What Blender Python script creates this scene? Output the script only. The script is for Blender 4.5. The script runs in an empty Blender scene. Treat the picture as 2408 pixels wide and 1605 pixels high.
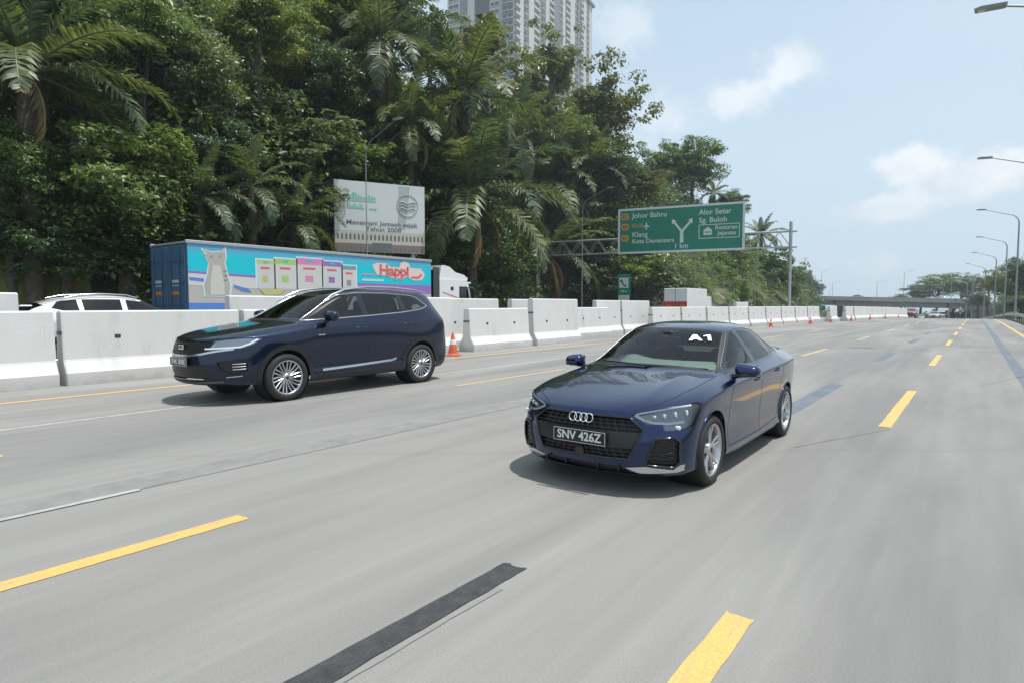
import bpy, bmesh, math, random
import numpy as np
from mathutils import Vector, Matrix
from mathutils.bvhtree import BVHTree

random.seed(7)
SC = bpy.context.scene
COL = SC.collection
PI = math.pi

# ------------------------------------------------------------------ camera
cam_data = bpy.data.cameras.new("camera")
cam = bpy.data.objects.new("camera", cam_data)
COL.objects.link(cam)
cam.location = (0.0, 0.0, 1.55)
cam.rotation_euler = (PI / 2 - 0.0585, 0.0, 0.646)
cam_data.sensor_fit = 'HORIZONTAL'
cam_data.sensor_width = 36.0
cam_data.lens = 36.0 * 1450.0 / 2408.0
cam_data.clip_start = 0.05
cam_data.clip_end = 6000.0
SC.camera = cam

# ------------------------------------------------------------------ light
SUN_EL = math.radians(73.0)
SUN_AZ = math.radians(68.0)          # measured from +Y (down the road) towards +X
SC.view_settings.view_transform = 'Standard'
SC.view_settings.look = 'None'
SC.view_settings.gamma = 1.0
SC.view_settings.use_curve_mapping = False
SC.view_settings.exposure = 0.55
SC.render.film_transparent = False
SC.cycles.max_bounces = 10
SC.cycles.transparent_max_bounces = 16
SC.cycles.sample_clamp_indirect = 6.0

sun_data = bpy.data.lights.new("sun", 'SUN')
sun_data.energy = 3.3
sun_data.angle = math.radians(0.55)
sun_data.color = (1.0, 0.965, 0.91)
sun = bpy.data.objects.new("sun", sun_data)
COL.objects.link(sun)
sdir = Vector((math.sin(SUN_AZ) * math.cos(SUN_EL), math.cos(SUN_AZ) * math.cos(SUN_EL), math.sin(SUN_EL)))
sun.rotation_euler = (-sdir).to_track_quat('-Z', 'Y').to_euler()
sun.location = sdir * 300


def nd(nt, typ, **kw):
    n = nt.nodes.new(typ)
    for k, v in kw.items():
        if k.startswith('in_'):
            n.inputs[k[3:].replace('_', ' ')].default_value = v
        else:
            setattr(n, k, v)
    return n


def ramp(nt, stops, interp='LINEAR'):
    n = nt.nodes.new('ShaderNodeValToRGB')
    n.color_ramp.interpolation = interp
    el = n.color_ramp.elements
    while len(el) < len(stops):
        el.new(0.5)
    for e, (p, c) in zip(el, stops):
        e.position = p
        e.color = (c[0], c[1], c[2], 1.0) if hasattr(c, '__len__') else (c, c, c, 1.0)
    return n


def vmath(nt, op, a, b):
    n = nt.nodes.new('ShaderNodeMath')
    n.operation = op
    for i, v in enumerate((a, b)):
        if v is None:
            continue
        if isinstance(v, (int, float)):
            n.inputs[i].default_value = v
        else:
            nt.links.new(v, n.inputs[i])
    return n.outputs[0]


def mixc(nt, fac, a, b, blend='MIX'):
    n = nt.nodes.new('ShaderNodeMix')
    n.data_type = 'RGBA'
    n.blend_type = blend
    for i, v in ((0, fac), (6, a), (7, b)):
        if isinstance(v, (int, float)):
            n.inputs[i].default_value = v
        elif isinstance(v, tuple):
            n.inputs[i].default_value = (v[0], v[1], v[2], 1.0)
        else:
            nt.links.new(v, n.inputs[i])
    return n.outputs[2]


# ------------------------------------------------------------------ sky
world = bpy.data.worlds.new("World")
SC.world = world
world.use_nodes = True
wt = world.node_tree
for n in list(wt.nodes):
    wt.nodes.remove(n)
w_out = nd(wt, 'ShaderNodeOutputWorld')
w_bg = nd(wt, 'ShaderNodeBackground')
w_bg.inputs['Strength'].default_value = 0.10
w_sky = nd(wt, 'ShaderNodeTexSky')
w_sky.sky_type = 'NISHITA'
w_sky.sun_disc = False
w_sky.sun_elevation = SUN_EL
w_sky.sun_rotation = SUN_AZ
w_sky.altitude = 60.0
w_sky.air_density = 1.0
w_sky.dust_density = 1.8
w_sky.ozone_density = 1.0
w_geo = nd(wt, 'ShaderNodeTexCoord')
w_sep = nd(wt, 'ShaderNodeSeparateXYZ')
wt.links.new(w_geo.outputs['Generated'], w_sep.inputs[0])
# cloud deck: the view direction projected on a flat layer, layered noise
zc = vmath(wt, 'MAXIMUM', w_sep.outputs[2], 0.02)
zc = vmath(wt, 'ADD', zc, 0.16)
cx_ = vmath(wt, 'DIVIDE', w_sep.outputs[0], zc)
cy_ = vmath(wt, 'DIVIDE', w_sep.outputs[1], zc)
w_cmb = nd(wt, 'ShaderNodeCombineXYZ')
wt.links.new(cx_, w_cmb.inputs[0])
wt.links.new(cy_, w_cmb.inputs[1])
w_n1 = nd(wt, 'ShaderNodeTexNoise', in_Scale=1.15, in_Detail=9.0, in_Roughness=0.56, in_Distortion=0.25)
wt.links.new(w_cmb.outputs[0], w_n1.inputs['Vector'])
w_n2 = nd(wt, 'ShaderNodeTexNoise', in_Scale=0.5, in_Detail=3.0, in_Roughness=0.5)
wt.links.new(w_cmb.outputs[0], w_n2.inputs['Vector'])
thin = ramp(wt, [(0.42, 0.0), (0.75, 1.0)])
wt.links.new(w_n2.outputs['Fac'], thin.inputs['Fac'])


def cloud_at(d, width, noise_amt, lo, hi, squash):
    """soft cumulus round a direction: an elliptical falloff eaten away by noise"""
    dv = Vector(d).normalized()
    rt = dv.cross(Vector((0, 0, 1))).normalized()
    upv = rt.cross(dv)
    acc = None
    for axis, k in ((rt, 1.0 / width), (upv, 1.0 / (width * squash))):
        dp = nd(wt, 'ShaderNodeVectorMath', operation='DOT_PRODUCT')
        wt.links.new(w_geo.outputs['Generated'], dp.inputs[0])
        dp.inputs[1].default_value = axis
        q = vmath(wt, 'MULTIPLY', dp.outputs['Value'], k)
        q = vmath(wt, 'MULTIPLY', q, q)
        acc = q if acc is None else vmath(wt, 'ADD', acc, q)
    fw = nd(wt, 'ShaderNodeVectorMath', operation='DOT_PRODUCT')
    wt.links.new(w_geo.outputs['Generated'], fw.inputs[0])
    fw.inputs[1].default_value = dv
    front = vmath(wt, 'GREATER_THAN', fw.outputs['Value'], 0.0)
    fall = vmath(wt, 'SUBTRACT', 1.0, vmath(wt, 'SQRT', acc, None))
    nz = nd(wt, 'ShaderNodeTexNoise', in_Scale=11.0, in_Detail=9.0, in_Roughness=0.58)
    wt.links.new(w_geo.outputs['Generated'], nz.inputs['Vector'])
    v = vmath(wt, 'ADD', fall, vmath(wt, 'MULTIPLY', vmath(wt, 'SUBTRACT', nz.outputs['Fac'], 0.5), noise_amt))
    nz2 = nd(wt, 'ShaderNodeTexNoise', in_Scale=34.0, in_Detail=8.0, in_Roughness=0.62)
    wt.links.new(w_geo.outputs['Generated'], nz2.inputs['Vector'])
    v = vmath(wt, 'ADD', v, vmath(wt, 'MULTIPLY', vmath(wt, 'SUBTRACT', nz2.outputs['Fac'], 0.5), 0.95))
    r = nd(wt, 'ShaderNodeMapRange', interpolation_type='SMOOTHSTEP')
    wt.links.new(v, r.inputs['Value'])
    r.inputs['From Min'].default_value = lo
    r.inputs['From Max'].default_value = hi
    return vmath(wt, 'MULTIPLY', r.outputs['Result'], front)


hz = nd(wt, 'ShaderNodeMapRange', interpolation_type='SMOOTHSTEP')       # milky air low over the land
wt.links.new(w_sep.outputs[2], hz.inputs['Value'])
hz.inputs['From Min'].default_value = 0.0
hz.inputs['From Max'].default_value = 0.55
hz.inputs['To Min'].default_value = 0.88
hz.inputs['To Max'].default_value = 0.60
HAZE_C = (4.95, 6.2, 7.05)
CLOUD_C = (7.9, 7.95, 7.9)
base = mixc(wt, hz.outputs['Result'], w_sky.outputs['Color'], HAZE_C)
base = mixc(wt, vmath(wt, 'MULTIPLY', thin.outputs['Color'], 0.35), base, (5.7, 6.3, 6.7))
puff = ramp(wt, [(0.56, 0.0), (0.72, 1.0)])
wt.links.new(w_n1.outputs['Fac'], puff.inputs['Fac'])
base = mixc(wt, vmath(wt, 'MULTIPLY', puff.outputs['Color'], 0.30), base, CLOUD_C)
cl_n = nd(wt, 'ShaderNodeTexNoise', in_Scale=16.0, in_Detail=6.0, in_Roughness=0.55)     # shaded hollows in the cloud
wt.links.new(w_geo.outputs['Generated'], cl_n.inputs['Vector'])
cl_r = ramp(wt, [(0.35, (6.3, 6.75, 7.05)), (0.62, CLOUD_C)])
wt.links.new(cl_n.outputs['Fac'], cl_r.inputs['Fac'])
for d, wd, na, lo, hi, sq, amt in (
        ((-0.284, 0.913, 0.293), 0.09, 1.8, 0.18, 0.85, 0.45, 0.65),
        ((-0.216, 0.921, 0.324), 0.07, 1.8, 0.18, 0.85, 0.6, 0.6),
        ((-0.078, 0.979, 0.187), 0.062, 1.7, 0.08, 0.58, 0.55, 1.0),
        ((-0.091, 0.987, 0.131), 0.085, 1.6, 0.12, 0.65, 0.3, 0.75),
        ((0.020, 0.986, 0.165), 0.07, 1.7, 0.08, 0.60, 0.6, 1.0),
        ((-0.022, 0.989, 0.146), 0.09, 1.5, 0.2, 0.7, 0.35, 0.5),
        ((-0.410, 0.821, 0.397), 0.08, 1.8, 0.3, 0.9, 0.7, 0.4),
        ((-0.382, 0.880, 0.282), 0.1, 1.7, 0.3, 0.9, 0.5, 0.35),
        ((-0.146, 0.988, 0.059), 0.18, 1.6, 0.3, 0.95, 0.2, 0.35)):
    base = mixc(wt, vmath(wt, 'MULTIPLY', cloud_at(d, wd, na, lo, hi, sq), amt), base, cl_r.outputs['Color'])
wt.links.new(base, w_bg.inputs['Color'])
wt.links.new(w_bg.outputs[0], w_out.inputs[0])


# ------------------------------------------------------------------ helpers
def tag(o, label=None, cat=None, group=None, kind=None):
    if label:
        o['label'] = label
    if cat:
        o['category'] = cat
    if group:
        o['group'] = group
    if kind:
        o['kind'] = kind
    return o


def empty(name, loc=(0, 0, 0), rz=0.0, scale=1.0):
    o = bpy.data.objects.new(name, None)
    o.empty_display_size = 0.2
    COL.objects.link(o)
    o.location = loc
    o.rotation_euler = (0, 0, rz)
    o.scale = (scale, scale, scale)
    return o


def link(name, me, mat=None, parent=None):
    o = bpy.data.objects.new(name, me)
    COL.objects.link(o)
    if mat is not None and not me.materials:
        for m in (mat if isinstance(mat, (list, tuple)) else [mat]):
            me.materials.append(m)
    if parent is not None:
        o.parent = parent
    return o


def mesh(name, V, F, smooth=False, mi=None):
    me = bpy.data.meshes.new(name)
    me.from_pydata([tuple(map(float, v)) for v in V], [], [tuple(f) for f in F])
    if smooth:
        me.polygons.foreach_set('use_smooth', [True] * len(me.polygons))
    if mi is not None:
        me.polygons.foreach_set('material_index', mi)
    me.update()
    return me


def fast_mesh(name, V, F, smooth=False):
    """V (n,3) array, F (m,k) array of equal-size faces"""
    V = np.asarray(V, dtype=np.float32)
    F = np.asarray(F, dtype=np.int32)
    me = bpy.data.meshes.new(name)
    me.vertices.add(len(V))
    me.vertices.foreach_set('co', V.ravel())
    k = F.shape[1]
    me.loops.add(F.size)
    me.loops.foreach_set('vertex_index', F.ravel())
    me.polygons.add(len(F))
    me.polygons.foreach_set('loop_start', np.arange(0, F.size, k, dtype=np.int32))
    me.polygons.foreach_set('loop_total', np.full(len(F), k, dtype=np.int32))
    me.update(calc_edges=True)
    if smooth:
        me.polygons.foreach_set('use_smooth', [True] * len(F))
    return me


class MB:
    """collects shapes, then links them as ONE mesh object"""

    def __init__(self):
        self.V, self.F, self.S, self.M = [], [], [], []

    def add(self, V, F, smooth=False, m=0):
        n = len(self.V)
        self.V += [tuple(v) for v in V]
        self.F += [tuple(i + n for i in f) for f in F]
        self.S += [smooth] * len(F)
        self.M += [m] * len(F)
        return self

    def box(self, c, s, rz=0.0, m=0, bev=0.0):
        hx, hy, hz_ = s[0] / 2, s[1] / 2, s[2] / 2
        cr, sr = math.cos(rz), math.sin(rz)
        if bev <= 0:
            P = [(-hx, -hy, -hz_), (hx, -hy, -hz_), (hx, hy, -hz_), (-hx, hy, -hz_), (-hx, -hy, hz_), (hx, -hy, hz_), (hx, hy, hz_), (-hx, hy, hz_)]
            F = [(0, 3, 2, 1), (4, 5, 6, 7), (0, 1, 5, 4), (1, 2, 6, 5), (2, 3, 7, 6), (3, 0, 4, 7)]
        else:
            b = min(bev, hx * .9, hy * .9, hz_ * .9)
            P, F, idx = [], [], {}
            for sx in (-1, 1):
                for sy in (-1, 1):
                    for sz in (-1, 1):
                        for a in range(3):
                            q = [sx * (hx - b), sy * (hy - b), sz * (hz_ - b)]
                            q[a] = (sx, sy, sz)[a] * (hx, hy, hz_)[a]
                            idx[(sx, sy, sz, a)] = len(P)
                            P.append(tuple(q))
            sg = (-1, 1)

            def quad(ids):
                ps = [Vector(P[i]) for i in ids]
                n = (ps[1] - ps[0]).cross(ps[2] - ps[0])
                ce = sum(ps, Vector()) / len(ps)
                F.append(tuple(ids) if n.dot(ce) > 0 else tuple(reversed(ids)))
            for a in range(3):
                o1, o2 = [k for k in range(3) if k != a]
                for s_ in sg:
                    ids = []
                    for (u, v) in ((-1, -1), (1, -1), (1, 1), (-1, 1)):
                        t = [0, 0, 0]
                        t[a], t[o1], t[o2] = s_, u, v
                        ids.append(idx[(*t, a)])
                    quad(ids)
                for u in sg:
                    for v in sg:
                        t1, t2 = [0, 0, 0], [0, 0, 0]
                        t1[o1] = t2[o1] = u
                        t1[o2] = t2[o2] = v
                        t1[a], t2[a] = -1, 1
                        quad([idx[(*t1, o1)], idx[(*t2, o1)], idx[(*t2, o2)], idx[(*t1, o2)]])
            for sx in sg:
                for sy in sg:
                    for sz in sg:
                        quad([idx[(sx, sy, sz, k)] for k in range(3)])
        V = [(c[0] + x * cr - y * sr, c[1] + x * sr + y * cr, c[2] + z) for x, y, z in P]
        return self.add(V, F, False, m)

    def tube(self, pts, r, n=8, caps=True, m=0, smooth=True):
        pts = [Vector(p) for p in pts]
        V, F = [], []
        k = len(pts)
        rs = r if hasattr(r, '__len__') else [r] * k
        ref = Vector((0, 0, 1))
        t0 = (pts[1] - pts[0]).normalized()
        if abs(t0.dot(ref)) > .9:
            ref = Vector((1, 0, 0))
        a = t0.cross(ref).normalized()
        for i, p in enumerate(pts):
            t = ((pts[min(i + 1, k - 1)] - pts[max(i - 1, 0)])).normalized()
            a = (a - t * a.dot(t)).normalized()
            b = t.cross(a)
            for q in range(n):
                th = 2 * PI * q / n
                V.append(p + (a * math.cos(th) + b * math.sin(th)) * rs[i])
        for i in range(k - 1):
            for q in range(n):
                q2 = (q + 1) % n
                F.append((i * n + q, i * n + q2, (i + 1) * n + q2, (i + 1) * n + q))
        self.add(V, F, smooth, m)
        if caps:
            self.add([V[q] for q in range(n)], [tuple(reversed(range(n)))], False, m)
            self.add([V[(k - 1) * n + q] for q in range(n)], [tuple(range(n))], False, m)
        return self

    def lathe(self, prof, n=24, axis='z', o=(0, 0, 0), m=0, smooth=True, cap=False):
        """prof: (radius, height) pairs along the axis"""
        V, F = [], []
        for (r, hgt) in prof:
            for q in range(n):
                th = 2 * PI * q / n
                c_, s_ = math.cos(th) * r, math.sin(th) * r
                p = {'z': (c_, s_, hgt), 'x': (hgt, c_, s_), 'y': (s_, hgt, c_)}[axis]
                V.append((p[0] + o[0], p[1] + o[1], p[2] + o[2]))
        for i in range(len(prof) - 1):
            for q in range(n):
                q2 = (q + 1) % n
                F.append((i * n + q, i * n + q2, (i + 1) * n + q2, (i + 1) * n + q))
        self.add(V, F, smooth, m)
        if cap:
            self.add(V[:n], [tuple(reversed(range(n)))], False, m)
            self.add(V[-n:], [tuple(range(n))], False, m)
        return self

    def prism(self, poly, d0, d1, plane='xz', m=0):
        """polygon in a plane, extruded from d0 to d1 along the third axis"""
        def P(u, v, d):
            return {'xz': (u, d, v), 'yz': (d, u, v), 'xy': (u, v, d)}[plane]
        n = len(poly)
        V = [P(u, v, d0) for u, v in poly] + [P(u, v, d1) for u, v in poly]
        F = [tuple(range(n)), tuple(range(2 * n - 1, n - 1, -1))]
        F += [(i, i + n, (i + 1) % n + n, (i + 1) % n) for i in range(n)]
        return self.add(V, F, False, m)

    def build(self, name, mat=None, parent=None, fix=True):
        me = bpy.data.meshes.new(name)
        me.from_pydata([tuple(map(float, v)) for v in self.V], [], self.F)
        me.polygons.foreach_set('use_smooth', self.S)
        if any(self.M):
            me.polygons.foreach_set('material_index', self.M)
        me.update()
        if fix:
            bm = bmesh.new()
            bm.from_mesh(me)
            bmesh.ops.recalc_face_normals(bm, faces=bm.faces[:])
            bm.to_mesh(me)
            bm.free()
        return link(name, me, mat, parent)


def part(name, mat, parent, fn):
    mb = MB()
    fn(mb)
    return mb.build(name, mat, parent)


def copy_tree(o, parent=None):
    c = o.copy()
    COL.objects.link(c)
    c.parent = parent
    for ch in list(o.children):
        copy_tree(ch, c)
    return c


_fontcache = {}


def text_obj(name, body, size, mat, parent, origin, ux, uz, bold=0.0, align='CENTER', squeeze=1.0, lift=0.002):
    """flat lettering as a mesh: ux = reading direction, uz = up, on the plane through origin"""
    cu = bpy.data.curves.new('txt', 'FONT')
    cu.body = body
    cu.size = size
    cu.align_x = align
    cu.align_y = 'CENTER'
    cu.offset = bold * size
    cu.resolution_u = 3
    cu.extrude = lift * 0.5
    ob = bpy.data.objects.new('txt', cu)
    COL.objects.link(ob)
    dg = bpy.context.evaluated_depsgraph_get()
    me = bpy.data.meshes.new_from_object(ob.evaluated_get(dg))
    bpy.data.objects.remove(ob)
    bpy.data.curves.remove(cu)
    ux, uz = Vector(ux).normalized(), Vector(uz).normalized()
    un = ux.cross(uz)
    M = Matrix(((ux.x * squeeze, uz.x, un.x, origin[0]), (ux.y * squeeze, uz.y, un.y, origin[1]), (ux.z * squeeze, uz.z, un.z, origin[2]), (0, 0, 0, 1)))
    me.transform(M)
    me.name = name
    me.materials.clear()
    return link(name, me, mat, parent)


# ------------------------------------------------------------------ materials
MATS = {}


def pbr(name, col, rough=0.6, metal=0.0, coat=0.0, spec=0.5, coat_rough=0.03, noise=0.0, nscale=8.0, bump=0.0, bscale=60.0, emit=None, alpha=1.0):
    if name in MATS:
        return MATS[name]
    m = bpy.data.materials.new(name)
    m.use_nodes = True
    nt = m.node_tree
    b = nt.nodes['Principled BSDF']
    b.inputs['Base Color'].default_value = (*col, 1)
    b.inputs['Roughness'].default_value = rough
    b.inputs['Metallic'].default_value = metal
    b.inputs['Coat Weight'].default_value = coat
    b.inputs['Coat Roughness'].default_value = coat_rough
    b.inputs['Specular IOR Level'].default_value = spec
    tc = nd(nt, 'ShaderNodeTexCoord')
    if noise:
        n = nd(nt, 'ShaderNodeTexNoise', in_Scale=nscale, in_Detail=6.0, in_Roughness=0.6)
        nt.links.new(tc.outputs['Object'], n.inputs['Vector'])
        r = ramp(nt, [(0.3, tuple(c * (1 - noise) for c in col)), (0.7, tuple(min(1, c * (1 + noise)) for c in col))])
        nt.links.new(n.outputs['Fac'], r.inputs['Fac'])
        nt.links.new(r.outputs['Color'], b.inputs['Base Color'])
    if bump:
        n2 = nd(nt, 'ShaderNodeTexNoise', in_Scale=bscale, in_Detail=5.0)
        nt.links.new(tc.outputs['Object'], n2.inputs['Vector'])
        bp = nd(nt, 'ShaderNodeBump', in_Strength=bump, in_Distance=0.02)
        nt.links.new(n2.outputs['Fac'], bp.inputs['Height'])
        nt.links.new(bp.outputs[0], b.inputs['Normal'])
    if emit:
        b.inputs['Emission Color'].default_value = (*emit[:3], 1)
        b.inputs['Emission Strength'].default_value = emit[3]
    MATS[name] = m
    return m


def glass(name, tint, ior=1.5, rough=0.0):
    """thin pane: see-through tint with a mirror-like sheen that follows the angle"""
    if name in MATS:
        return MATS[name]
    m = bpy.data.materials.new(name)
    m.use_nodes = True
    nt = m.node_tree
    for n in list(nt.nodes):
        nt.nodes.remove(n)
    o = nd(nt, 'ShaderNodeOutputMaterial')
    t = nd(nt, 'ShaderNodeBsdfTransparent')
    t.inputs[0].default_value = (*tint, 1)
    gl = nd(nt, 'ShaderNodeBsdfGlossy')
    gl.inputs['Roughness'].default_value = rough
    fr = nd(nt, 'ShaderNodeFresnel')
    fr.inputs['IOR'].default_value = ior
    mx = nd(nt, 'ShaderNodeMixShader')
    nt.links.new(fr.outputs[0], mx.inputs[0])
    nt.links.new(t.outputs[0], mx.inputs[1])
    nt.links.new(gl.outputs[0], mx.inputs[2])
    nt.links.new(mx.outputs[0], o.inputs[0])
    MATS[name] = m
    return m


M_BLACK = pbr('black_plastic', (0.012, 0.012, 0.013), 0.45)
M_GLOSSBLACK = pbr('gloss_black', (0.006, 0.006, 0.007), 0.08, coat=0.5)
M_RUBBER = pbr('tyre_rubber', (0.02, 0.02, 0.021), 0.75, noise=0.3, nscale=30)
M_CHROME = pbr('satin_chrome', (0.62, 0.63, 0.64), 0.22, metal=1.0)
M_ALLOY = pbr('alloy_silver', (0.55, 0.55, 0.56), 0.3, metal=1.0, coat=0.3)
M_DARKMETAL = pbr('dark_metal', (0.06, 0.06, 0.065), 0.45, metal=0.8)
M_GALV = pbr('galvanised_steel', (0.42, 0.44, 0.45), 0.5, metal=0.6, noise=0.15, nscale=3)
M_SEAM = pbr('panel_gap_black', (0.004, 0.004, 0.005), 0.7)
M_CABIN = pbr('cabin_trim', (0.035, 0.036, 0.04), 0.7, noise=0.2, nscale=20)
M_LAMPWHITE = pbr('lamp_white', (0.75, 0.77, 0.8), 0.18, coat=0.6)
M_AMBER = pbr('amber_lens', (0.6, 0.2, 0.02), 0.2, coat=0.5)
M_REDLENS = pbr('red_lens', (0.35, 0.01, 0.012), 0.15, coat=0.6)
M_WS = glass('windscreen_glass', (0.72, 0.84, 0.80))
M_SIDEGLASS = glass('tinted_side_glass', (0.34, 0.38, 0.39), 1.65)
M_LENS = glass('lamp_lens', (0.9, 0.93, 0.95), 1.45)

# ================================================================== the setting
def sstep(t):
    t = max(0.0, min(1.0, t))
    return t * t * (3 - 2 * t)


def road_z(Y):
    return -1.6e-4 * max(0.0, Y - 60.0) ** 2 if Y < 420 else -1.6e-4 * 360.0 ** 2


def road_dx(Y):
    return -4.8e-4 * max(0.0, min(Y, 420.0) - 110.0) ** 2


def sheet(name, x0, x1, Y0, Y1, mat, dz=0.0, parent=None, step=4.0, nx=1, zfun=None):
    n = max(1, int((Y1 - Y0) / step))
    V, F = [], []
    for i in range(n + 1):
        Y = Y0 + (Y1 - Y0) * i / n
        for k in range(nx + 1):
            X = x0 + (x1 - x0) * k / nx
            V.append((X + road_dx(Y), Y, (zfun(X, Y) if zfun else road_z(Y)) + dz))
    for i in range(n):
        for k in range(nx):
            a = i * (nx + 1) + k
            F.append((a, a + 1, a + nx + 2, a + nx + 1))
    return link(name, mesh(name, V, F, True), mat, parent)


def asphalt(name, c0, c1, warm, patch=0.5):
    """pale worn road: long streaks along the traffic, tyre tracks, repair blotches, fine grit"""
    m = bpy.data.materials.new(name)
    m.use_nodes = True
    nt = m.node_tree
    b = nt.nodes['Principled BSDF']
    tc = nd(nt, 'ShaderNodeTexCoord')
    mp = nd(nt, 'ShaderNodeMapping')
    mp.inputs['Scale'].default_value = (3.2, 0.16, 1)
    nt.links.new(tc.outputs['Object'], mp.inputs[0])
    st = nd(nt, 'ShaderNodeTexNoise', in_Scale=1.6, in_Detail=8.0, in_Roughness=0.62)
    nt.links.new(mp.outputs[0], st.inputs['Vector'])
    mp2 = nd(nt, 'ShaderNodeMapping')
    mp2.inputs['Scale'].default_value = (0.5, 0.09, 1)
    nt.links.new(tc.outputs['Object'], mp2.inputs[0])
    bl = nd(nt, 'ShaderNodeTexNoise', in_Scale=0.9, in_Detail=5.0, in_Roughness=0.55, in_Distortion=0.6)
    nt.links.new(mp2.outputs[0], bl.inputs['Vector'])
    gr = nd(nt, 'ShaderNodeTexNoise', in_Scale=110.0, in_Detail=4.0, in_Roughness=0.7)
    nt.links.new(tc.outputs['Object'], gr.inputs['Vector'])
    r1 = ramp(nt, [(0.22, c0), (0.78, c1)])
    nt.links.new(st.outputs['Fac'], r1.inputs['Fac'])
    r2 = ramp(nt, [(0.40, (.80, .80, .81)), (0.60, (1.08, 1.075, 1.06))])
    nt.links.new(bl.outputs['Fac'], r2.inputs['Fac'])
    col = mixc(nt, 1.0, r1.outputs['Color'], r2.outputs['Color'], 'MULTIPLY')
    r3 = ramp(nt, [(0.28, (.74, .74, .74)), (0.70, (1.20, 1.20, 1.19))])
    nt.links.new(gr.outputs['Fac'], r3.inputs['Fac'])
    col = mixc(nt, 0.8, col, r3.outputs['Color'], 'MULTIPLY')
    # wheel tracks: polished, slightly darker bands in every lane
    sp = nd(nt, 'ShaderNodeSeparateXYZ')
    nt.links.new(tc.outputs['Object'], sp.inputs[0])
    wv = vmath(nt, 'SINE', vmath(nt, 'MULTIPLY', vmath(nt, 'ADD', sp.outputs[0], 0.2), 2 * PI / 1.82), None)
    tk = nd(nt, 'ShaderNodeMapRange')
    nt.links.new(wv, tk.inputs['Value'])
    tk.inputs['From Min'].default_value = 0.1
    tk.inputs['From Max'].default_value = 1.0
    tk.inputs['To Min'].default_value = 0.0
    tk.inputs['To Max'].default_value = 0.20
    fk = vmath(nt, 'MULTIPLY', tk.outputs['Result'], st.outputs['Fac'])
    col = mixc(nt, fk, col, (c0[0] * .72, c0[1] * .72, c0[2] * .72))
    # thin sealed cracks
    vo = nd(nt, 'ShaderNodeTexVoronoi', feature='DISTANCE_TO_EDGE', in_Scale=0.12)
    dn = nd(nt, 'ShaderNodeTexNoise', in_Scale=0.7, in_Detail=6.0)
    nt.links.new(tc.outputs['Object'], dn.inputs['Vector'])
    mxv = nd(nt, 'ShaderNodeMix')
    mxv.data_type = 'VECTOR'
    mxv.inputs[0].default_value = 0.35
    nt.links.new(tc.outputs['Object'], mxv.inputs[4])
    nt.links.new(dn.outputs['Color'], mxv.inputs[5])
    nt.links.new(mxv.outputs[1], vo.inputs['Vector'])
    ck = ramp(nt, [(0.0, 1.0), (0.0022, 0.0)])
    nt.links.new(vo.outputs['Distance'], ck.inputs['Fac'])
    col = mixc(nt, vmath(nt, 'MULTIPLY', ck.outputs['Color'], 0.14), col, (c0[0] * .45, c0[1] * .45, c0[2] * .47))
    nt.links.new(col, b.inputs['Base Color'])
    b.inputs['Roughness'].default_value = 0.78
    b.inputs['Specular IOR Level'].default_value = 0.35
    bp = nd(nt, 'ShaderNodeBump', in_Strength=0.35, in_Distance=0.01)
    nt.links.new(gr.outputs['Fac'], bp.inputs['Height'])
    nt.links.new(bp.outputs[0], b.inputs['Normal'])
    return m


M_ROAD = asphalt('pale_worn_asphalt', (.208, .204, .195), (.272, .267, .256), 0)
M_ROAD2 = asphalt('pale_concrete_lane', (.216, .212, .203), (.286, .281, .269), 0)
M_SEALED = pbr('bitumen_patch', (.045, .045, .047), .6, noise=.35, nscale=12, bump=.5, bscale=60)
M_BLUEPATCH = pbr('blue_grey_patch', (.130, .150, .178), .7, noise=.22, nscale=3)
M_BAND = pbr('grey_joint_band', (.222, .218, .209), .7, noise=.18, nscale=4)


def worn_paint(name, col, under, cover):
    """thermoplastic paint: scuffed through to the road in specks and along the wheel tracks"""
    m = bpy.data.materials.new(name)
    m.use_nodes = True
    nt = m.node_tree
    b = nt.nodes['Principled BSDF']
    tc = nd(nt, 'ShaderNodeTexCoord')
    mp = nd(nt, 'ShaderNodeMapping')
    mp.inputs['Scale'].default_value = (6, 1.1, 1)
    nt.links.new(tc.outputs['Object'], mp.inputs[0])
    n1 = nd(nt, 'ShaderNodeTexNoise', in_Scale=2.2, in_Detail=9.0, in_Roughness=.7)
    nt.links.new(mp.outputs[0], n1.inputs['Vector'])
    r = ramp(nt, [(cover, 0.0), (cover + .14, 1.0)])
    nt.links.new(n1.outputs['Fac'], r.inputs['Fac'])
    n2 = nd(nt, 'ShaderNodeTexNoise', in_Scale=70.0, in_Detail=4.0)
    nt.links.new(tc.outputs['Object'], n2.inputs['Vector'])
    r2 = ramp(nt, [(.3, tuple(c * .80 for c in col)), (.7, tuple(min(1, c * 1.12) for c in col))])
    nt.links.new(n2.outputs['Fac'], r2.inputs['Fac'])
    nt.links.new(mixc(nt, vmath(nt, 'MULTIPLY', r.outputs['Color'], .75), r2.outputs['Color'], under), b.inputs['Base Color'])
    b.inputs['Roughness'].default_value = .62
    bp = nd(nt, 'ShaderNodeBump', in_Strength=.4, in_Distance=.006)
    nt.links.new(n2.outputs['Fac'], bp.inputs['Height'])
    nt.links.new(bp.outputs[0], b.inputs['Normal'])
    return m


M_YELLOW = worn_paint('yellow_road_paint', (.68, .42, .13), (.26, .255, .24), .54)
M_FADED = worn_paint('worn_yellow_paint', (.54, .40, .20), (.27, .265, .25), .48)
M_WHITELINE = pbr('white_road_paint', (.37, .37, .36), .7, noise=.25, nscale=9)

M_SOIL = pbr('forest_floor', (.028, .026, .014), .95, noise=.5, nscale=.8)
M_GRASSG = pbr('mown_grass', (.072, .110, .024), .9, noise=.45, nscale=1.2, bump=.6, bscale=9)


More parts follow.
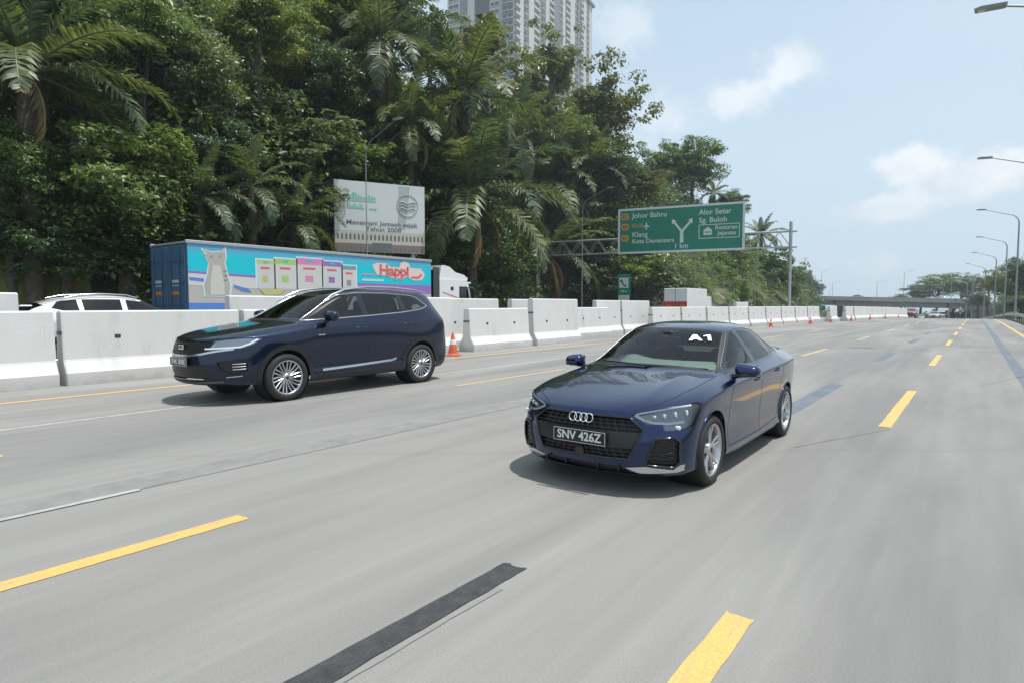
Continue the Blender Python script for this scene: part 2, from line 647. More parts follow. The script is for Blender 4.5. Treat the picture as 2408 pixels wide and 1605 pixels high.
def hill_foot(Y):
    """distance of the hill's foot from the road line; it steps back round the sign gantry"""
    return 25.2 + 9.5 * sstep((Y - 34) / 7) * sstep((64 - Y) / 6)


def hill_z(X, Y):
    """the wooded cutting: steep from the road's edge, lower and lower down the road"""
    base = road_z(Y)
    d = -(X - road_dx(Y)) - hill_foot(Y)
    if d <= 0:
        return base
    pts = [(-60, 40), (45, 40), (62, 35), (76, 29), (90, 26), (106, 22), (120, 15), (132, 9.5), (143, 3.0), (151, .5), (170, .3), (400, .3)]
    Hm = pts[-1][1]
    for (a, ha), (c, hc) in zip(pts, pts[1:]):
        if a <= Y < c:
            Hm = ha + (hc - ha) * (Y - a) / (c - a)
            break
    if Y < pts[0][0]:
        Hm = pts[0][1]
    z = Hm * (1 - math.exp(-1.7 * d / max(Hm, .1)))
    z += min(1, d / 4) * (.55 * math.sin(X * .55 + Y * .31) + .45 * math.sin(Y * .47 - X * .2))
    return base + max(0.0, z) * sstep(d / 1.5)


# one ground sheet out to the horizon, dropping with the road
gy = [-190, -120, -40, 0, 30, 60, 80, 100, 120, 140, 160, 180, 200, 220, 250, 290, 340, 420, 700, 1100, 1480]
gx = [-1190, -800, -400, -150, -60, -26, 4, 12, 40, 150, 600, 1190]
V = [(X + road_dx(Y) * (1 if abs(X) < 100 else 0), Y, road_z(Y) - 0.12) for Y in gy for X in gx]
F = [(i * len(gx) + k, i * len(gx) + k + 1, (i + 1) * len(gx) + k + 1, (i + 1) * len(gx) + k) for i in range(len(gy) - 1) for k in range(len(gx) - 1)]
tag(link('ground', mesh('ground', V, F), M_GRASSG), kind='structure')

ROAD = tag(sheet('road', -5.8, 3.05, -14, 420, M_ROAD), kind='structure')
ROAD_L = tag(sheet('road_concrete_lanes', -15.4, -5.8, -14, 420, M_ROAD2), kind='structure')
OPP = tag(sheet('opposite_road', -24.4, -15.4, -20, 420, M_ROAD), kind='structure')
tag(sheet('road_verge', -25.6, -24.4, -20, 420, M_GRASSG, -.02), kind='structure')


STRIPE_RND = random.Random(19)


def stripe(name, x, w, Y0, Y1, mat, parent, dz=.004, lean=0.0):
    """painted or sealed strip; close to the camera its edges are ragged like real paint"""
    near = Y0 < 16 and Y1 > -3 and (Y1 - Y0) < 20
    n = max(1, int((Y1 - Y0) / (.07 if near else 4)))
    V, F = [], []
    e = [0.0, 0.0]
    for i in range(n + 1):
        Y = Y0 + (Y1 - Y0) * i / n
        xx = x + road_dx(Y) + lean * (Y - Y0)
        for q in (0, 1):
            e[q] = e[q] * .6 + STRIPE_RND.uniform(-1, 1) * (.0045 if near else 0)
        yj = STRIPE_RND.uniform(-.02, .02) if near and i in (0, n) else 0
        cols = (0, .2, .4, .6, .8, 1) if near else (0, 1)
        for c in cols:
            jj = STRIPE_RND.uniform(-.018, .018) if near and i in (0, n) else 0
            V.append((xx - w / 2 + w * c + (e[0] if c == 0 else e[1] if c == 1 else 0), Y + jj, road_z(Y) + dz))
    m = len(cols)
    F = [(m * i + k, m * i + k + 1, m * (i + 1) + k + 1, m * (i + 1) + k) for i in range(n) for k in range(m - 1)]
    return link(name, mesh(name, V, F), mat, parent)


for k in range(12):
    stripe('lane_dash', -.895, .142, -.95 + 10.05 * k, 3.08 + 10.2 * k, M_YELLOW, ROAD)
for k in range(11):
    stripe('lane_dash', -4.25, .145, -1.6 + 11.0 * k, 2.36 + 11.0 * k, M_FADED if k else M_YELLOW, ROAD)
for k in range(9):
    stripe('lane_dash', -8.0, .13, -2.0 + 10.8 * k, 1.86 + 10.8 * k, M_FADED, ROAD_L)
stripe('edge_line', -12.27, .13, -12, 62, M_YELLOW, ROAD_L)
stripe('edge_line', 2.0, .14, 6, 220, M_YELLOW, ROAD, lean=-.0035)
stripe('worn_white_line', -9.65, .10, -10, 30, M_WHITELINE, ROAD_L, .003)
stripe('joint_band', -5.8, .42, -12, 150, M_BAND, ROAD_L, .004)
stripe('joint_seal', -5.58, .07, -1, 2.2, M_WHITELINE, ROAD, .008)
stripe('blue_grey_strip', .90, .23, 8, 90, M_BLUEPATCH, ROAD, .004, -.006)
for (Y0, Y1, w) in ((9.4, 13.6, .26), (19.9, 23.7, .24), (30.0, 33.5, .22), (39.5, 43.0, .22), (49.5, 52.5, .22)):
    stripe('repair_patch', -2.18, w, Y0, Y1, M_BLUEPATCH, ROAD, .004)
bp_ = stripe('bitumen_patch', -2.145, .155, -1.0, 2.88, M_SEALED, ROAD, .006)
stripe('bitumen_edge', -2.04, .03, -1.0, 2.6, M_BAND, ROAD, .0045)
for (X, Y, L, w, a) in ((-1.55, 7.2, 1.8, .02, .4), (-3.4, 8.8, 2.6, .022, -.2), (.1, 15, 3.5, .02, .3)):
    stripe('sealed_crack', X, w, Y, Y + L, M_BAND, ROAD, .004, a)

# ------------------------------------------------------------------ hillside
xs = [-25.2 - .9 * k for k in range(12)] + [-36 - 2.2 * k for k in range(18)] + [-78, -95, -130, -200]
ys = [-60 + 4 * k for k in range(75)]
V = [(X + road_dx(Y), Y, hill_z(X + road_dx(Y), Y) - .06) for Y in ys for X in xs]
F = [(i * len(xs) + k + 1, i * len(xs) + k, (i + 1) * len(xs) + k, (i + 1) * len(xs) + k + 1) for i in range(len(ys) - 1) for k in range(len(xs) - 1)]
tag(link('hillside', mesh('hillside', V, F, True), M_SOIL), kind='structure')

# sunny grass at the hill's foot, far left
tag(sheet('grass_bank', -27.6, -25.4, -6, 9, pbr('bank_grass', (.095, .115, .025), .9, noise=.4, nscale=1.5, bump=.5, bscale=8), .05, None, 1.5, 8, lambda X, Y: hill_z(X, Y)), kind='structure')


def build_rock():
    """cut rock face with grass creeping over its top"""
    m = bpy.data.materials.new('cut_rock')
    m.use_nodes = True
    nt = m.node_tree
    b = nt.nodes['Principled BSDF']
    tc = nd(nt, 'ShaderNodeTexCoord')
    n1 = nd(nt, 'ShaderNodeTexNoise', in_Scale=0.35, in_Detail=8.0, in_Roughness=0.65)
    mp = nd(nt, 'ShaderNodeMapping')
    mp.inputs['Rotation'].default_value = (0.5, 0.0, 0)
    mp.inputs['Scale'].default_value = (1, 2.2, .6)
    nt.links.new(tc.outputs['Object'], mp.inputs[0])
    nt.links.new(mp.outputs[0], n1.inputs['Vector'])
    r = ramp(nt, [(.30, (.045, .040, .034)), (.50, (.16, .145, .125)), (.70, (.27, .25, .225))])
    nt.links.new(n1.outputs['Fac'], r.inputs['Fac'])
    n2 = nd(nt, 'ShaderNodeTexNoise', in_Scale=0.22, in_Detail=6.0, in_Roughness=0.6)
    nt.links.new(tc.outputs['Object'], n2.inputs['Vector'])
    sp = nd(nt, 'ShaderNodeSeparateXYZ')
    nt.links.new(tc.outputs['Object'], sp.inputs[0])
    hgt = vmath(nt, 'MULTIPLY', sp.outputs[2], 0.045)
    f = vmath(nt, 'ADD', n2.outputs['Fac'], hgt)
    rg = ramp(nt, [(.52, 0.0), (.64, 1.0)])
    nt.links.new(f, rg.inputs['Fac'])
    col = mixc(nt, rg.outputs['Color'], r.outputs['Color'], (.085, .105, .028))
    nt.links.new(col, b.inputs['Base Color'])
    b.inputs['Roughness'].default_value = .9
    bp = nd(nt, 'ShaderNodeBump', in_Strength=1.0, in_Distance=.35)
    nt.links.new(n1.outputs['Fac'], bp.inputs['Height'])
    nt.links.new(bp.outputs[0], b.inputs['Normal'])
    rnd = random.Random(3)
    V, F = [], []
    ny, nz = 60, 16
    for i in range(ny + 1):
        Y = 66 + 78 * i / ny
        top = 11.5 * math.sin(PI * min(1, (i + 4) / (ny + 2)) ** .8) + 1.0
        for k in range(nz + 1):
            u = k / nz
            X = -25.4 - 7.5 * u ** 1.3 + rnd.uniform(-.45, .45) * (1 if 0 < k else 0) + .8 * math.sin(Y * .33 + u * 4)
            V.append((X, Y + rnd.uniform(-.3, .3), road_z(Y) - .1 + top * u + rnd.uniform(-.25, .25) * (k > 0)))
    for i in range(ny):
        for k in range(nz):
            a = i * (nz + 1) + k
            F.append((a + 1, a, a + nz + 1, a + nz + 2))
    return tag(link('rock_face', mesh('rock_face', V, F, False), m), kind='structure')


build_rock()

# right-hand side: grassy bank beyond the rail
V, F = [], []
ry = [10 + 6 * k for k in range(46)]
rx = [3.05, 3.6, 5.0, 7.0, 10, 14, 20, 32, 60]
for Y in ry:
    g_ = sstep((Y - 60) / 70)
    for X in rx:
        up = g_ * 5.2 * sstep((X - 4.2) / 12)
        V.append((X + road_dx(Y), Y, road_z(Y) - .03 + up))
for i in range(len(ry) - 1):
    for k in range(len(rx) - 1):
        a = i * len(rx) + k
        F.append((a, a + 1, a + len(rx) + 1, a + len(rx)))
tag(link('grass_slope', mesh('grass_slope', V, F, True), M_GRASSG), kind='structure')


# ------------------------------------------------------------------ overpass
def build_bridge():
    M_CONC = pbr('bridge_concrete', (.34, .335, .32), .85, noise=.2, nscale=.35)
    M_CONCD = pbr('girder_concrete', (.22, .215, .205), .85, noise=.25, nscale=.3)
    Y0, Y1 = 226.0, 272.0  # span stretched in depth so the underside falls into darker shade
    X0, X1 = -66.0, -.5
    root = empty('overpass_bridge', ((X0 + X1) / 2, Y0, road_z(230)))
    tag(root, 'grey concrete road overpass crossing the highway in the distance', 'bridge')
    oz = road_z(230)

    def P(X, Y, Z):
        return (X - (X0 + X1) / 2, Y - Y0, Z - oz)

    def slab(mb, xa, xb, ya, yb, za, zb, ta, tb):
        """box whose ends may differ in height: za..zb underside at xa/xb, ta/tb top"""
        V = [P(xa, ya, za), P(xb, ya, zb), P(xb, yb, zb), P(xa, yb, za), P(xa, ya, ta), P(xb, ya, tb), P(xb, yb, tb), P(xa, yb, ta)]
        mb.add(V, [(0, 3, 2, 1), (4, 5, 6, 7), (0, 1, 5, 4), (1, 2, 6, 5), (2, 3, 7, 6), (3, 0, 4, 7)])
    zt = lambda X: 2.35 + (-X) * .030        # deck top rises to the left
    part('deck', M_CONC, root, lambda m: slab(m, X0, X1, Y0 - .6, Y1 + .6, zt(X0) - .45, zt(X1) - .45, zt(X0), zt(X1)))
    for ya in (Y0 - .75, Y1 + .25):
        part('parapet', M_CONC, root, lambda m, ya=ya: slab(m, X0, X1, ya, ya + .5, zt(X0) - .35, zt(X1) - .35, zt(X0) + .95, zt(X1) + .95))
    for k in range(9):
        ya = Y0 + .4 + k * 5.5
        for (xa, xb) in ((X0, -38.0), (-37.2, -7.4), (-6.8, X1)):
            part('girder', M_CONCD, root, lambda m, ya=ya, xa=xa, xb=xb: slab(m, xa, xb, ya, ya + .75, zt(xa) - 2.2, zt(xb) - 2.0, zt(xa) - .45, zt(xb) - .45))
    for X in (-37.6, -7.1):
        pr = part('pier', M_CONC, root, lambda m, X=X: slab(m, X - .55, X + .55, Y0 + 1.0, Y1 - 1.0, oz - .3, oz - .3, zt(X) - 3.0, zt(X) - 3.0))
        part('pier_cap', M_CONC, pr, lambda m, X=X: slab(m, X - 1.0, X + 1.0, Y0 - .3, Y1 + .3, zt(X) - 3.0, zt(X) - 3.0, zt(X) - 2.21, zt(X) - 2.21))
    part('abutment', M_CONCD, root, lambda m: slab(m, X1 - 1.2, X1 + 14, Y0 - .2, Y1, oz - .2, oz - .2, zt(X1) - .5, zt(X1) - .5))
    part('abutment', M_CONCD, root, lambda m: slab(m, X0 - 1, X0 + 8, Y0 + .5, Y1, oz - .2, oz - .2, zt(X0) - .5, zt(X0) - .5))
    return root


build_bridge()


# ------------------------------------------------------------------ apartment tower far behind the trees
def build_tower():
    M_W = pbr('tower_offwhite', (.55, .54, .52), .8, noise=.06, nscale=.05)
    M_G = pbr('tower_grey', (.20, .215, .225), .8, noise=.08, nscale=.05)
    M_DG = pbr('tower_dark', (.075, .085, .095), .7)
    M_GL = pbr('tower_window', (.05, .065, .075), .12, coat=.3)
    ang = math.atan2(.16, .987)
    root = empty('apartment_tower', (-161.0, 214.0, 0.0), ang)
    tag(root, 'tall pale grey apartment tower rising behind the wooded hill', 'building')
    # local: +y along the long face (away), -x along the short face; corner at the origin
    H = 165.0
    LX, LY = 32.0, 92.0
    part('wall', M_W, root, lambda m: m.box((-LX / 2, LY / 2, H / 2), (LX, LY, H)))
    fl = 3.2
    floors = range(26, 51)
    # short face (towards the camera, y = 0): pale bay, dark recess, grey corner
    for (xa, xb, mt, d, nm) in ((-32.3, -26.0, M_W, .8, 'bay'), (-25.5, -22.5, M_G, .5, 'bay'), (-22, -18.5, M_W, .6, 'bay'), (-18.2, -11.0, M_DG, .25, 'stair_recess'), (-10.8, -6.0, M_W, .6, 'bay'), (-4.6, .9, M_G, 1.0, 'corner_bay')):
        part(nm, mt, root, lambda m, xa=xa, xb=xb, d=d: m.box(((xa + xb) / 2, -d / 2 - .01, H / 2), (xb - xa, d, H + 2)))
    # long face: alternating pale and grey piers
    piers = [(5, 8.5, M_W, .9), (13, 18, M_W, 1.4), (24, 27, M_G, .7), (31, 35, M_W, 1.2), (40, 47, M_G, 1.0), (52, 55, M_W, .8), (60, 66, M_W, 1.5), (72, 75, M_G, .7), (79, 83, M_W, 1.2), (88, 92.2, M_W, .9)]
    for (ya, yb, mt, d) in piers:
        part('pier', mt, root, lambda m, ya=ya, yb=yb, d=d: m.box((d / 2 + .01, (ya + yb) / 2, H / 2), (d, yb - ya, H + 1)))
    gaps = [(.9, 5), (8.5, 13), (18, 24), (27, 31), (35, 40), (47, 52), (55, 60), (66, 72), (75, 79), (83, 88)]
    wmesh, lmesh, smesh = {}, {}, {}

    def shared(cache, key, name, c, s, mat):
        if key not in cache:
            mb = MB()
            mb.box((0, 0, 0), s)
            o = mb.build(name, mat, root)
            cache[key] = o.data
        else:
            o = link(name, cache[key], None, root)
        o.location = c
        return o
    n = 0
    for f_ in floors:
        z = f_ * fl
        for gi, (ya, yb) in enumerate(gaps):
            if n < 230:
                shared(wmesh, ('w', round(yb - ya, 1)), 'window', (.06, (ya + yb) / 2, z + 1.6), (.12, (yb - ya) * .62, 1.7), M_GL)
                n += 1
            if gi % 2 == 0:
                shared(lmesh, ('l', round(yb - ya, 1)), 'balcony', (.75, (ya + yb) / 2, z + .35), (1.5, (yb - ya) * .96, 1.0), M_W)
            else:
                shared(lmesh, ('s', round(yb - ya, 1)), 'ledge', (.42, (ya + yb) / 2, z + .55), (.85, (yb - ya) * .92, .30), M_W)
        for (xa, xb, yy) in ((-31.5, -26.6, -.86), (-10.3, -6.4, -.66), (-4.0, .3, -1.06)):
            shared(smesh, ('sw', xa), 'window', ((xa + xb) / 2, yy, z + 1.7), (xb - xa, .12, 1.7), M_GL)
            shared(smesh, ('sm', xa), 'mullion', ((xa + xb) / 2, yy - .08, z + 1.7), (.16, .10, 1.9), M_W)
            shared(smesh, ('ss', xa), 'sill', ((xa + xb) / 2, yy - .25, z + .60), (xb - xa + .5, .7, .28), M_W)
    part('roof_slab', M_G, root, lambda m: m.box((-LX / 2, LY / 2, H + .6), (LX + 4, LY + 4, 1.2)))
    return root


build_tower()

# ================================================================== vegetation
CAM = Vector((0, 0, 1.55))
_f = Vector((-math.sin(.646) * math.cos(.0585), math.cos(.646) * math.cos(.0585), -math.sin(.0585)))
_r = Vector((math.cos(.646), math.sin(.646), 0))
_u = _r.cross(_f)


def ray_at(px, py):
    return _r * ((px - 1204) / 1450) + _u * ((802.5 - py) / 1450) + _f


def leaf_mat(name, c, tint=.35, rough=.38, trans=.40):
    m = bpy.data.materials.new(name)
    m.use_nodes = True
    nt = m.node_tree
    b = nt.nodes['Principled BSDF']
    geo = nd(nt, 'ShaderNodeNewGeometry')
    oi = nd(nt, 'ShaderNodeObjectInfo')
    r = ramp(nt, [(0.0, tuple(x * (1 - tint * 1.1) for x in c)), (0.55, c), (0.85, (c[0] * (1 + tint), c[1] * (1 + tint * .8), c[2] * 1.0)), (1.0, (c[0] * (1 + 2.0 * tint), c[1] * (1 + 1.1 * tint), c[2] * 1.1))])
    nt.links.new(geo.outputs['Random Per Island'], r.inputs['Fac'])
    r2 = ramp(nt, [(0.0, (.72, .84, .85)), (1.0, (1.25, 1.12, .95))])
    nt.links.new(oi.outputs['Random'], r2.inputs['Fac'])
    col = mixc(nt, 1.0, r.outputs['Color'], r2.outputs['Color'], 'MULTIPLY')
    nt.links.new(col, b.inputs['Base Color'])
    b.inputs['Roughness'].default_value = rough
    b.inputs['Specular IOR Level'].default_value = .55
    tr = nd(nt, 'ShaderNodeBsdfTranslucent')
    tcol = mixc(nt, 1.0, col, (1.5, 1.55, .75), 'MULTIPLY')
    nt.links.new(tcol, tr.inputs['Color'])
    mx = nd(nt, 'ShaderNodeMixShader')
    mx.inputs[0].default_value = trans
    out = nt.nodes['Material Output']
    nt.links.new(b.outputs[0], mx.inputs[1])
    nt.links.new(tr.outputs[0], mx.inputs[2])
    nt.links.new(mx.outputs[0], out.inputs[0])
    return m


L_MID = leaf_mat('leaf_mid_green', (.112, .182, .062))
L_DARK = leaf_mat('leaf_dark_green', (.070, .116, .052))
L_YEL = leaf_mat('leaf_yellow_green', (.165, .205, .055))
L_BRIGHT = leaf_mat('leaf_fresh_green', (.135, .215, .055), rough=.35)
L_OLIVE = leaf_mat('leaf_olive', (.150, .162, .062))
L_GREY = leaf_mat('leaf_silvery', (.165, .195, .115), .4, .32)
L_RUST = leaf_mat('leaf_rusty', (.160, .140, .058))
L_PALM = leaf_mat('palm_leaflet', (.112, .152, .080), .45, .46, .30)
L_DEAD = leaf_mat('palm_dead', (.27, .20, .10), .4, .7, .15)
M_BARK = pbr('bark', (.085, .070, .052), .9, noise=.4, nscale=6, bump=.6, bscale=12)
M_BARKP = pbr('pale_bark', (.24, .22, .18), .85, noise=.3, nscale=5, bump=.5, bscale=12)


def leaves(rng, P, N, size, wid, curl=.25):
    """one folded lozenge per point: P (n,3) positions, N (n,3) facing"""
    n = len(P)
    N = N / np.linalg.norm(N, axis=1, keepdims=True)
    A = rng.normal(size=(n, 3))
    A[:, 2] -= .35
    A -= N * (A * N).sum(1, keepdims=True)
    A /= np.linalg.norm(A, axis=1, keepdims=True) + 1e-9
    Bv = np.cross(N, A)
    s = size * rng.uniform(.65, 1.35, (n, 1))
    w = s * wid
    base = P - A * s * .5
    tip = P + A * s * .5 - N * s * curl
    mid = P + N * s * .06
    Lh = mid + Bv * w * .5 - N * s * .05
    Rh = mid - Bv * w * .5 - N * s * .05
    V = np.stack([base, Lh, tip, Rh], 1).reshape(-1, 3)
    k = np.arange(n)[:, None] * 4
    F = np.concatenate([k + np.array([[0, 1, 2]]), k + np.array([[0, 2, 3]])], 1).reshape(-1, 3)
    return V, F


def crown_mesh(name, seed, n_clump, per, size, wid, clump_r, shell=.35, low=-.55, lobes=.3, up=.7):
    """unit crown: leafy clumps spread through a lumpy ball"""
    rng = np.random.default_rng(seed)
    cs = []
    ph = rng.uniform(0, 6.28, 6)
    while len(cs) < n_clump:
        d = rng.normal(size=3)
        d /= np.linalg.norm(d)
        if d[2] < low and rng.random() < .8:
            continue
        lob = 1 - lobes + lobes * (math.sin(3 * math.atan2(d[1], d[0]) + ph[0]) * math.cos(2.5 * d[2] + ph[1]) + .6 * math.sin(5 * d[0] + ph[2]) * math.sin(4 * d[1] + ph[3]))
        r = (shell + (1 - shell) * rng.random() ** .55) * lob
        cs.append(d * r * (1, 1, .92))
    cs = np.array(cs)
    P, N = [], []
    for c in cs:
        cr = clump_r * rng.uniform(.6, 1.35)
        k = int(per * rng.uniform(.6, 1.3))
        d = rng.normal(size=(k, 3))
        d /= np.linalg.norm(d, axis=1, keepdims=True)
        d[:, 2] = np.abs(d[:, 2]) * np.where(rng.random(k) < .78, 1, -1)
        rr = cr * rng.random((k, 1)) ** .4
        p = c + d * rr * (1.15, 1.15, .62)
        P.append(p)
        N.append(d * .5 + np.array([0, 0, up]) + rng.normal(size=(k, 3)) * .45 + c * .35)
    V, F = leaves(rng, np.concatenate(P), np.concatenate(N), size, wid)
    me = fast_mesh(name, V, F)
    return me, cs


CROWNS = {
    'fine': [crown_mesh('crown_fine_a', 11, 170, 115, .054, .55, .17, .35, -.92), crown_mesh('crown_fine_b', 12, 160, 115, .056, .55, .18, .35, -.92, .4)],
    'broad': [crown_mesh('crown_broad_a', 21, 125, 62, .094, .55, .18, .3, -.92), crown_mesh('crown_broad_b', 22, 115, 66, .100, .6, .19, .3, -.92, .42)],
    'airy': [crown_mesh('crown_airy_a', 31, 130, 66, .058, .55, .13, .25, -.85, .42), crown_mesh('crown_airy_b', 32, 135, 70, .056, .55, .13, .2, -.85, .45)],
    'bush': [crown_mesh('crown_bush_a', 41, 70, 80, .085, .5, .24, .3, -.3, .3)],
}


def hill_spot(px, py, hgt, lo=25.8, hi=95):
    """walk out along a sight line until the slope is hgt below it"""
    d = ray_at(px, py)
    X = -lo
    best = None
    while X > -hi:
        t = X / d.x
        p = CAM + d * t
        if p.y < -30:
            break
        if p.z - hill_z(p.x, p.y) <= hgt:
            return p, t
        gap = p.z - hill_z(p.x, p.y)
        if best is None or gap < best[0]:
            best = (gap, p, t)
        X -= .25
    return best[1], best[2]


def make_tree(name, label, px, py, rx, rz, hgt, kind, mat, var=0, bark=None, group='trees on the wooded hillside', pos=None, cat='tree'):
    p, t = (hill_spot(px, py, hgt) if pos is None else pos)
    depth = t
    Rx, Rz = 1.2 * rx / 1450 * depth, 1.18 * rz / 1450 * depth
    gz = hill_z(p.x, p.y) if pos is None else p.z - hgt
    gz = min(gz, p.z - Rz * .5)
    root = empty(name, (p.x, p.y, gz))
    tag(root, label, cat, group)
    me, cs = CROWNS[kind][var % len(CROWNS[kind])]
    o = link('crown', me, mat, root)
    if not me.materials:
        me.materials.append(mat)
    o.material_slots[0].link = 'OBJECT'
    o.material_slots[0].material = mat
    o.location = (0, 0, p.z - gz)
    o.scale = (Rx, Rx, Rz)
    rnd = random.Random(hash(label) % 99991 if False else int(px * 7 + py * 13))
    rot = rnd.uniform(0, 6.28)
    o.rotation_euler = (rnd.uniform(-.12, .12), rnd.uniform(-.12, .12), rot)
    mb = MB()
    r0 = .045 * Rx + .07
    top = Vector((0, 0, p.z - gz + Rz * .25))
    lean = Vector((rnd.uniform(-.3, .3), rnd.uniform(-.3, .3), 0)) * Rx * .3
    mb.tube([(0, 0, -.4), lean * .4 + top * .35, lean + top * .7, lean * 1.1 + top], [r0 * 1.25, r0, r0 * .75, r0 * .3], 8)
    cr_, sr_ = math.cos(rot), math.sin(rot)
    for c in cs[rnd.randrange(4)::max(1, len(cs) // 9)]:
        q = Vector(((c[0] * cr_ - c[1] * sr_) * Rx, (c[0] * sr_ + c[1] * cr_) * Rx, p.z - gz + c[2] * Rz))
        a = lean * .8 + top * rnd.uniform(.45, .85)
        mb.tube([a, a.lerp(q, .5) + Vector((0, 0, Rz * .08)), q], [r0 * .42, r0 * .26, r0 * .08], 5, caps=False)
    mb.build('trunk', bark or M_BARK, root)
    return root


def frond_mesh(seed, length, arch, leaflet, n=58, dead=False):
    """one pinnate palm leaf growing along +x from the origin, bending down"""
    rng = np.random.default_rng(seed)
    pts = []
    ang = 0.0
    p = np.array([0., 0., 0.])
    seg = length / 14
    for k in range(15):
        pts.append(p.copy())
        p = p + np.array([math.cos(ang), 0, -math.sin(ang)]) * seg
        ang += arch / 14 * (.5 + k / 9.0)
    pts = np.array(pts)
    mb = MB()
    mb.tube([tuple(q) for q in pts], [.055 * (1 - .85 * k / 14) for k in range(15)], 5, caps=False)
    for k in range(n):
        u = .12 + .88 * k / (n - 1)
        i = min(13, int(u * 14))
        fr = u * 14 - i
        c = pts[i] * (1 - fr) + pts[i + 1] * fr
        t = pts[i + 1] - pts[i]
        t /= np.linalg.norm(t)
        upv = np.array([-t[2], 0, t[0]])
        if upv[2] < 0:
            upv = -upv
        ll = leaflet * (math.sin(PI * (.16 + .80 * u)) ** .7) * rng.uniform(.8, 1.1)
        for s in (-1, 1):
            d = t * rng.uniform(.45, .75) + np.array([0, s, 0]) * 1.0 + upv * rng.uniform(-.15, .45) * (0 if dead else 1)
            if dead:
                d = t * .6 + np.array([0, s, 0]) * rng.uniform(.15, .5) + np.array([0, 0, -.8])
            d /= np.linalg.norm(d)
            wv = np.cross(d, upv)
            wv /= np.linalg.norm(wv) + 1e-9
            w = .046 * length / 4.5 * rng.uniform(.8, 1.2)
            m1 = c + d * ll * .55
            m2 = c + d * ll * .92 + np.array([0, 0, -1]) * ll * rng.uniform(.15, .42)
            V = [c - wv * w * .5, c + wv * w * .5, m1 + wv * w, m1 - wv * w, m2]
            mb.add([tuple(v) for v in V], [(0, 1, 2, 3), (3, 2, 4)])
    me = bpy.data.meshes.new('frond')
    me.from_pydata([tuple(map(float, v)) for v in mb.V], [], mb.F)
    me.update()
    return me


FRONDS = [frond_mesh(1, 4.6, 1.0, .85), frond_mesh(2, 4.8, 1.35, .85), frond_mesh(3, 4.4, 1.75, .8), frond_mesh(4, 4.0, .55, .75), frond_mesh(5, 3.6, 1.9, .6, 30, True)]
for fm_, mt_ in zip(FRONDS, (L_PALM, L_PALM, L_PALM, L_PALM, L_DEAD)):
    fm_.materials.append(mt_)


def make_palm(label, px, py, rpx, hgt, n=26, dead=3, pos=None, lean=(0, 0), name='oil_palm'):
    p, t = hill_spot(px, py, hgt) if pos is None else pos
    sc = rpx / 1450 * t / 4.0
    gz = min(hill_z(p.x, p.y) if pos is None else p.z - hgt, p.z - 1.2)
    root = empty(name, (p.x, p.y, gz))
    tag(root, label, 'palm tree', 'palms on the wooded hillside')
    rnd = random.Random(int(px * 3 + py * 17))
    h_ = p.z - gz
    mb = MB()
    r0 = .26 * min(1.3, max(.6, sc))
    pts = [(lean[0] * (1 - k / 5), lean[1] * (1 - k / 5), -.4 + (h_ + .4) * k / 5) for k in range(6)]
    mb.tube(pts, [r0 * 1.25, r0, r0 * .95, r0, r0 * 1.15, r0 * .7], 9)
    for k in range(26):                      # old leaf bases left on the trunk
        a = k * 2.4
        z = h_ * (.45 + .55 * k / 26)
        q = Vector((math.cos(a) * r0 * .8, math.sin(a) * r0 * .8, z))
        mb.tube([q, q + Vector((math.cos(a) * r0 * .9, math.sin(a) * r0 * .9, r0 * .8))], [r0 * .35, r0 * .12], 4, caps=False)
    mb.build('trunk', M_BARK, root)
    for k in range(n):
        u = (k + .5) / n
        el = math.radians(82 - 108 * u ** .85 + rnd.uniform(-7, 7))
        az = k * 2.39996 + rnd.uniform(-.2, .2)
        me = FRONDS[3] if u < .14 else FRONDS[0] if u < .45 else FRONDS[1] if u < .8 else FRONDS[2]
        if k >= n - dead:
            me = FRONDS[4]
            el = math.radians(rnd.uniform(-45, -20))
        o = link('frond', me, None, root)
        o.location = (0, 0, h_)
        o.rotation_euler = (rnd.uniform(-.25, .25), -el, az)
        s_ = sc * rnd.uniform(.88, 1.1)
        o.scale = (s_, s_, s_)
    return root


T = make_tree
T('broadleaf_tree', 'big dense mid-green tree above the white car roof, left of the blue trailer', 285, 440, 195, 165, 5.0, 'fine', L_MID, 0)
T('broadleaf_tree', 'dark shaded bush at the foot of the hill in the left corner', 70, 590, 120, 95, 2.2, 'bush', L_DARK)
T('broadleaf_tree', 'dark leafy tree below the drooping palm at the left edge', 60, 400, 120, 130, 5.0, 'fine', L_MID, 1)
T('broadleaf_tree', 'grey-green fine-leaved tree right of the top left palm', 455, 190, 150, 150, 6.0, 'fine', L_GREY, 1)
T('broadleaf_tree', 'dull green tree behind the top left palm, below the frame edge', 330, 90, 130, 110, 8.0, 'fine', L_MID, 0)
T('broadleaf_tree', 'yellow-green tree at the top edge, third crown from the left', 610, 60, 120, 110, 8.0, 'fine', L_YEL, 1)
T('broadleaf_tree', 'olive small crown hanging below the yellow-green tree', 685, 165, 75, 80, 5.0, 'fine', L_YEL, 0)
T('broadleaf_tree', 'bright large-leaved tree at the top edge left of the upright palm', 800, 40, 95, 85, 8.0, 'broad', L_YEL, 0)
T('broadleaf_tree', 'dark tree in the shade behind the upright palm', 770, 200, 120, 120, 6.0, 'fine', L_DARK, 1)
T('broadleaf_tree', 'dark green tree in the hollow between the two left crowns', 520, 400, 110, 130, 4.0, 'fine', L_DARK, 0)
T('broadleaf_tree', 'silvery large-leaved tree above the billboard, spreading left', 720, 340, 130, 90, 5.0, 'broad', L_GREY, 1, M_BARKP)
T('broadleaf_tree', 'light green large-leaved tree directly above the billboard', 830, 390, 110, 65, 4.0, 'broad', L_MID, 0)
T('broadleaf_tree', 'fresh bright green tree just right of the billboard top', 990, 350, 95, 85, 5.0, 'broad', L_BRIGHT, 0)
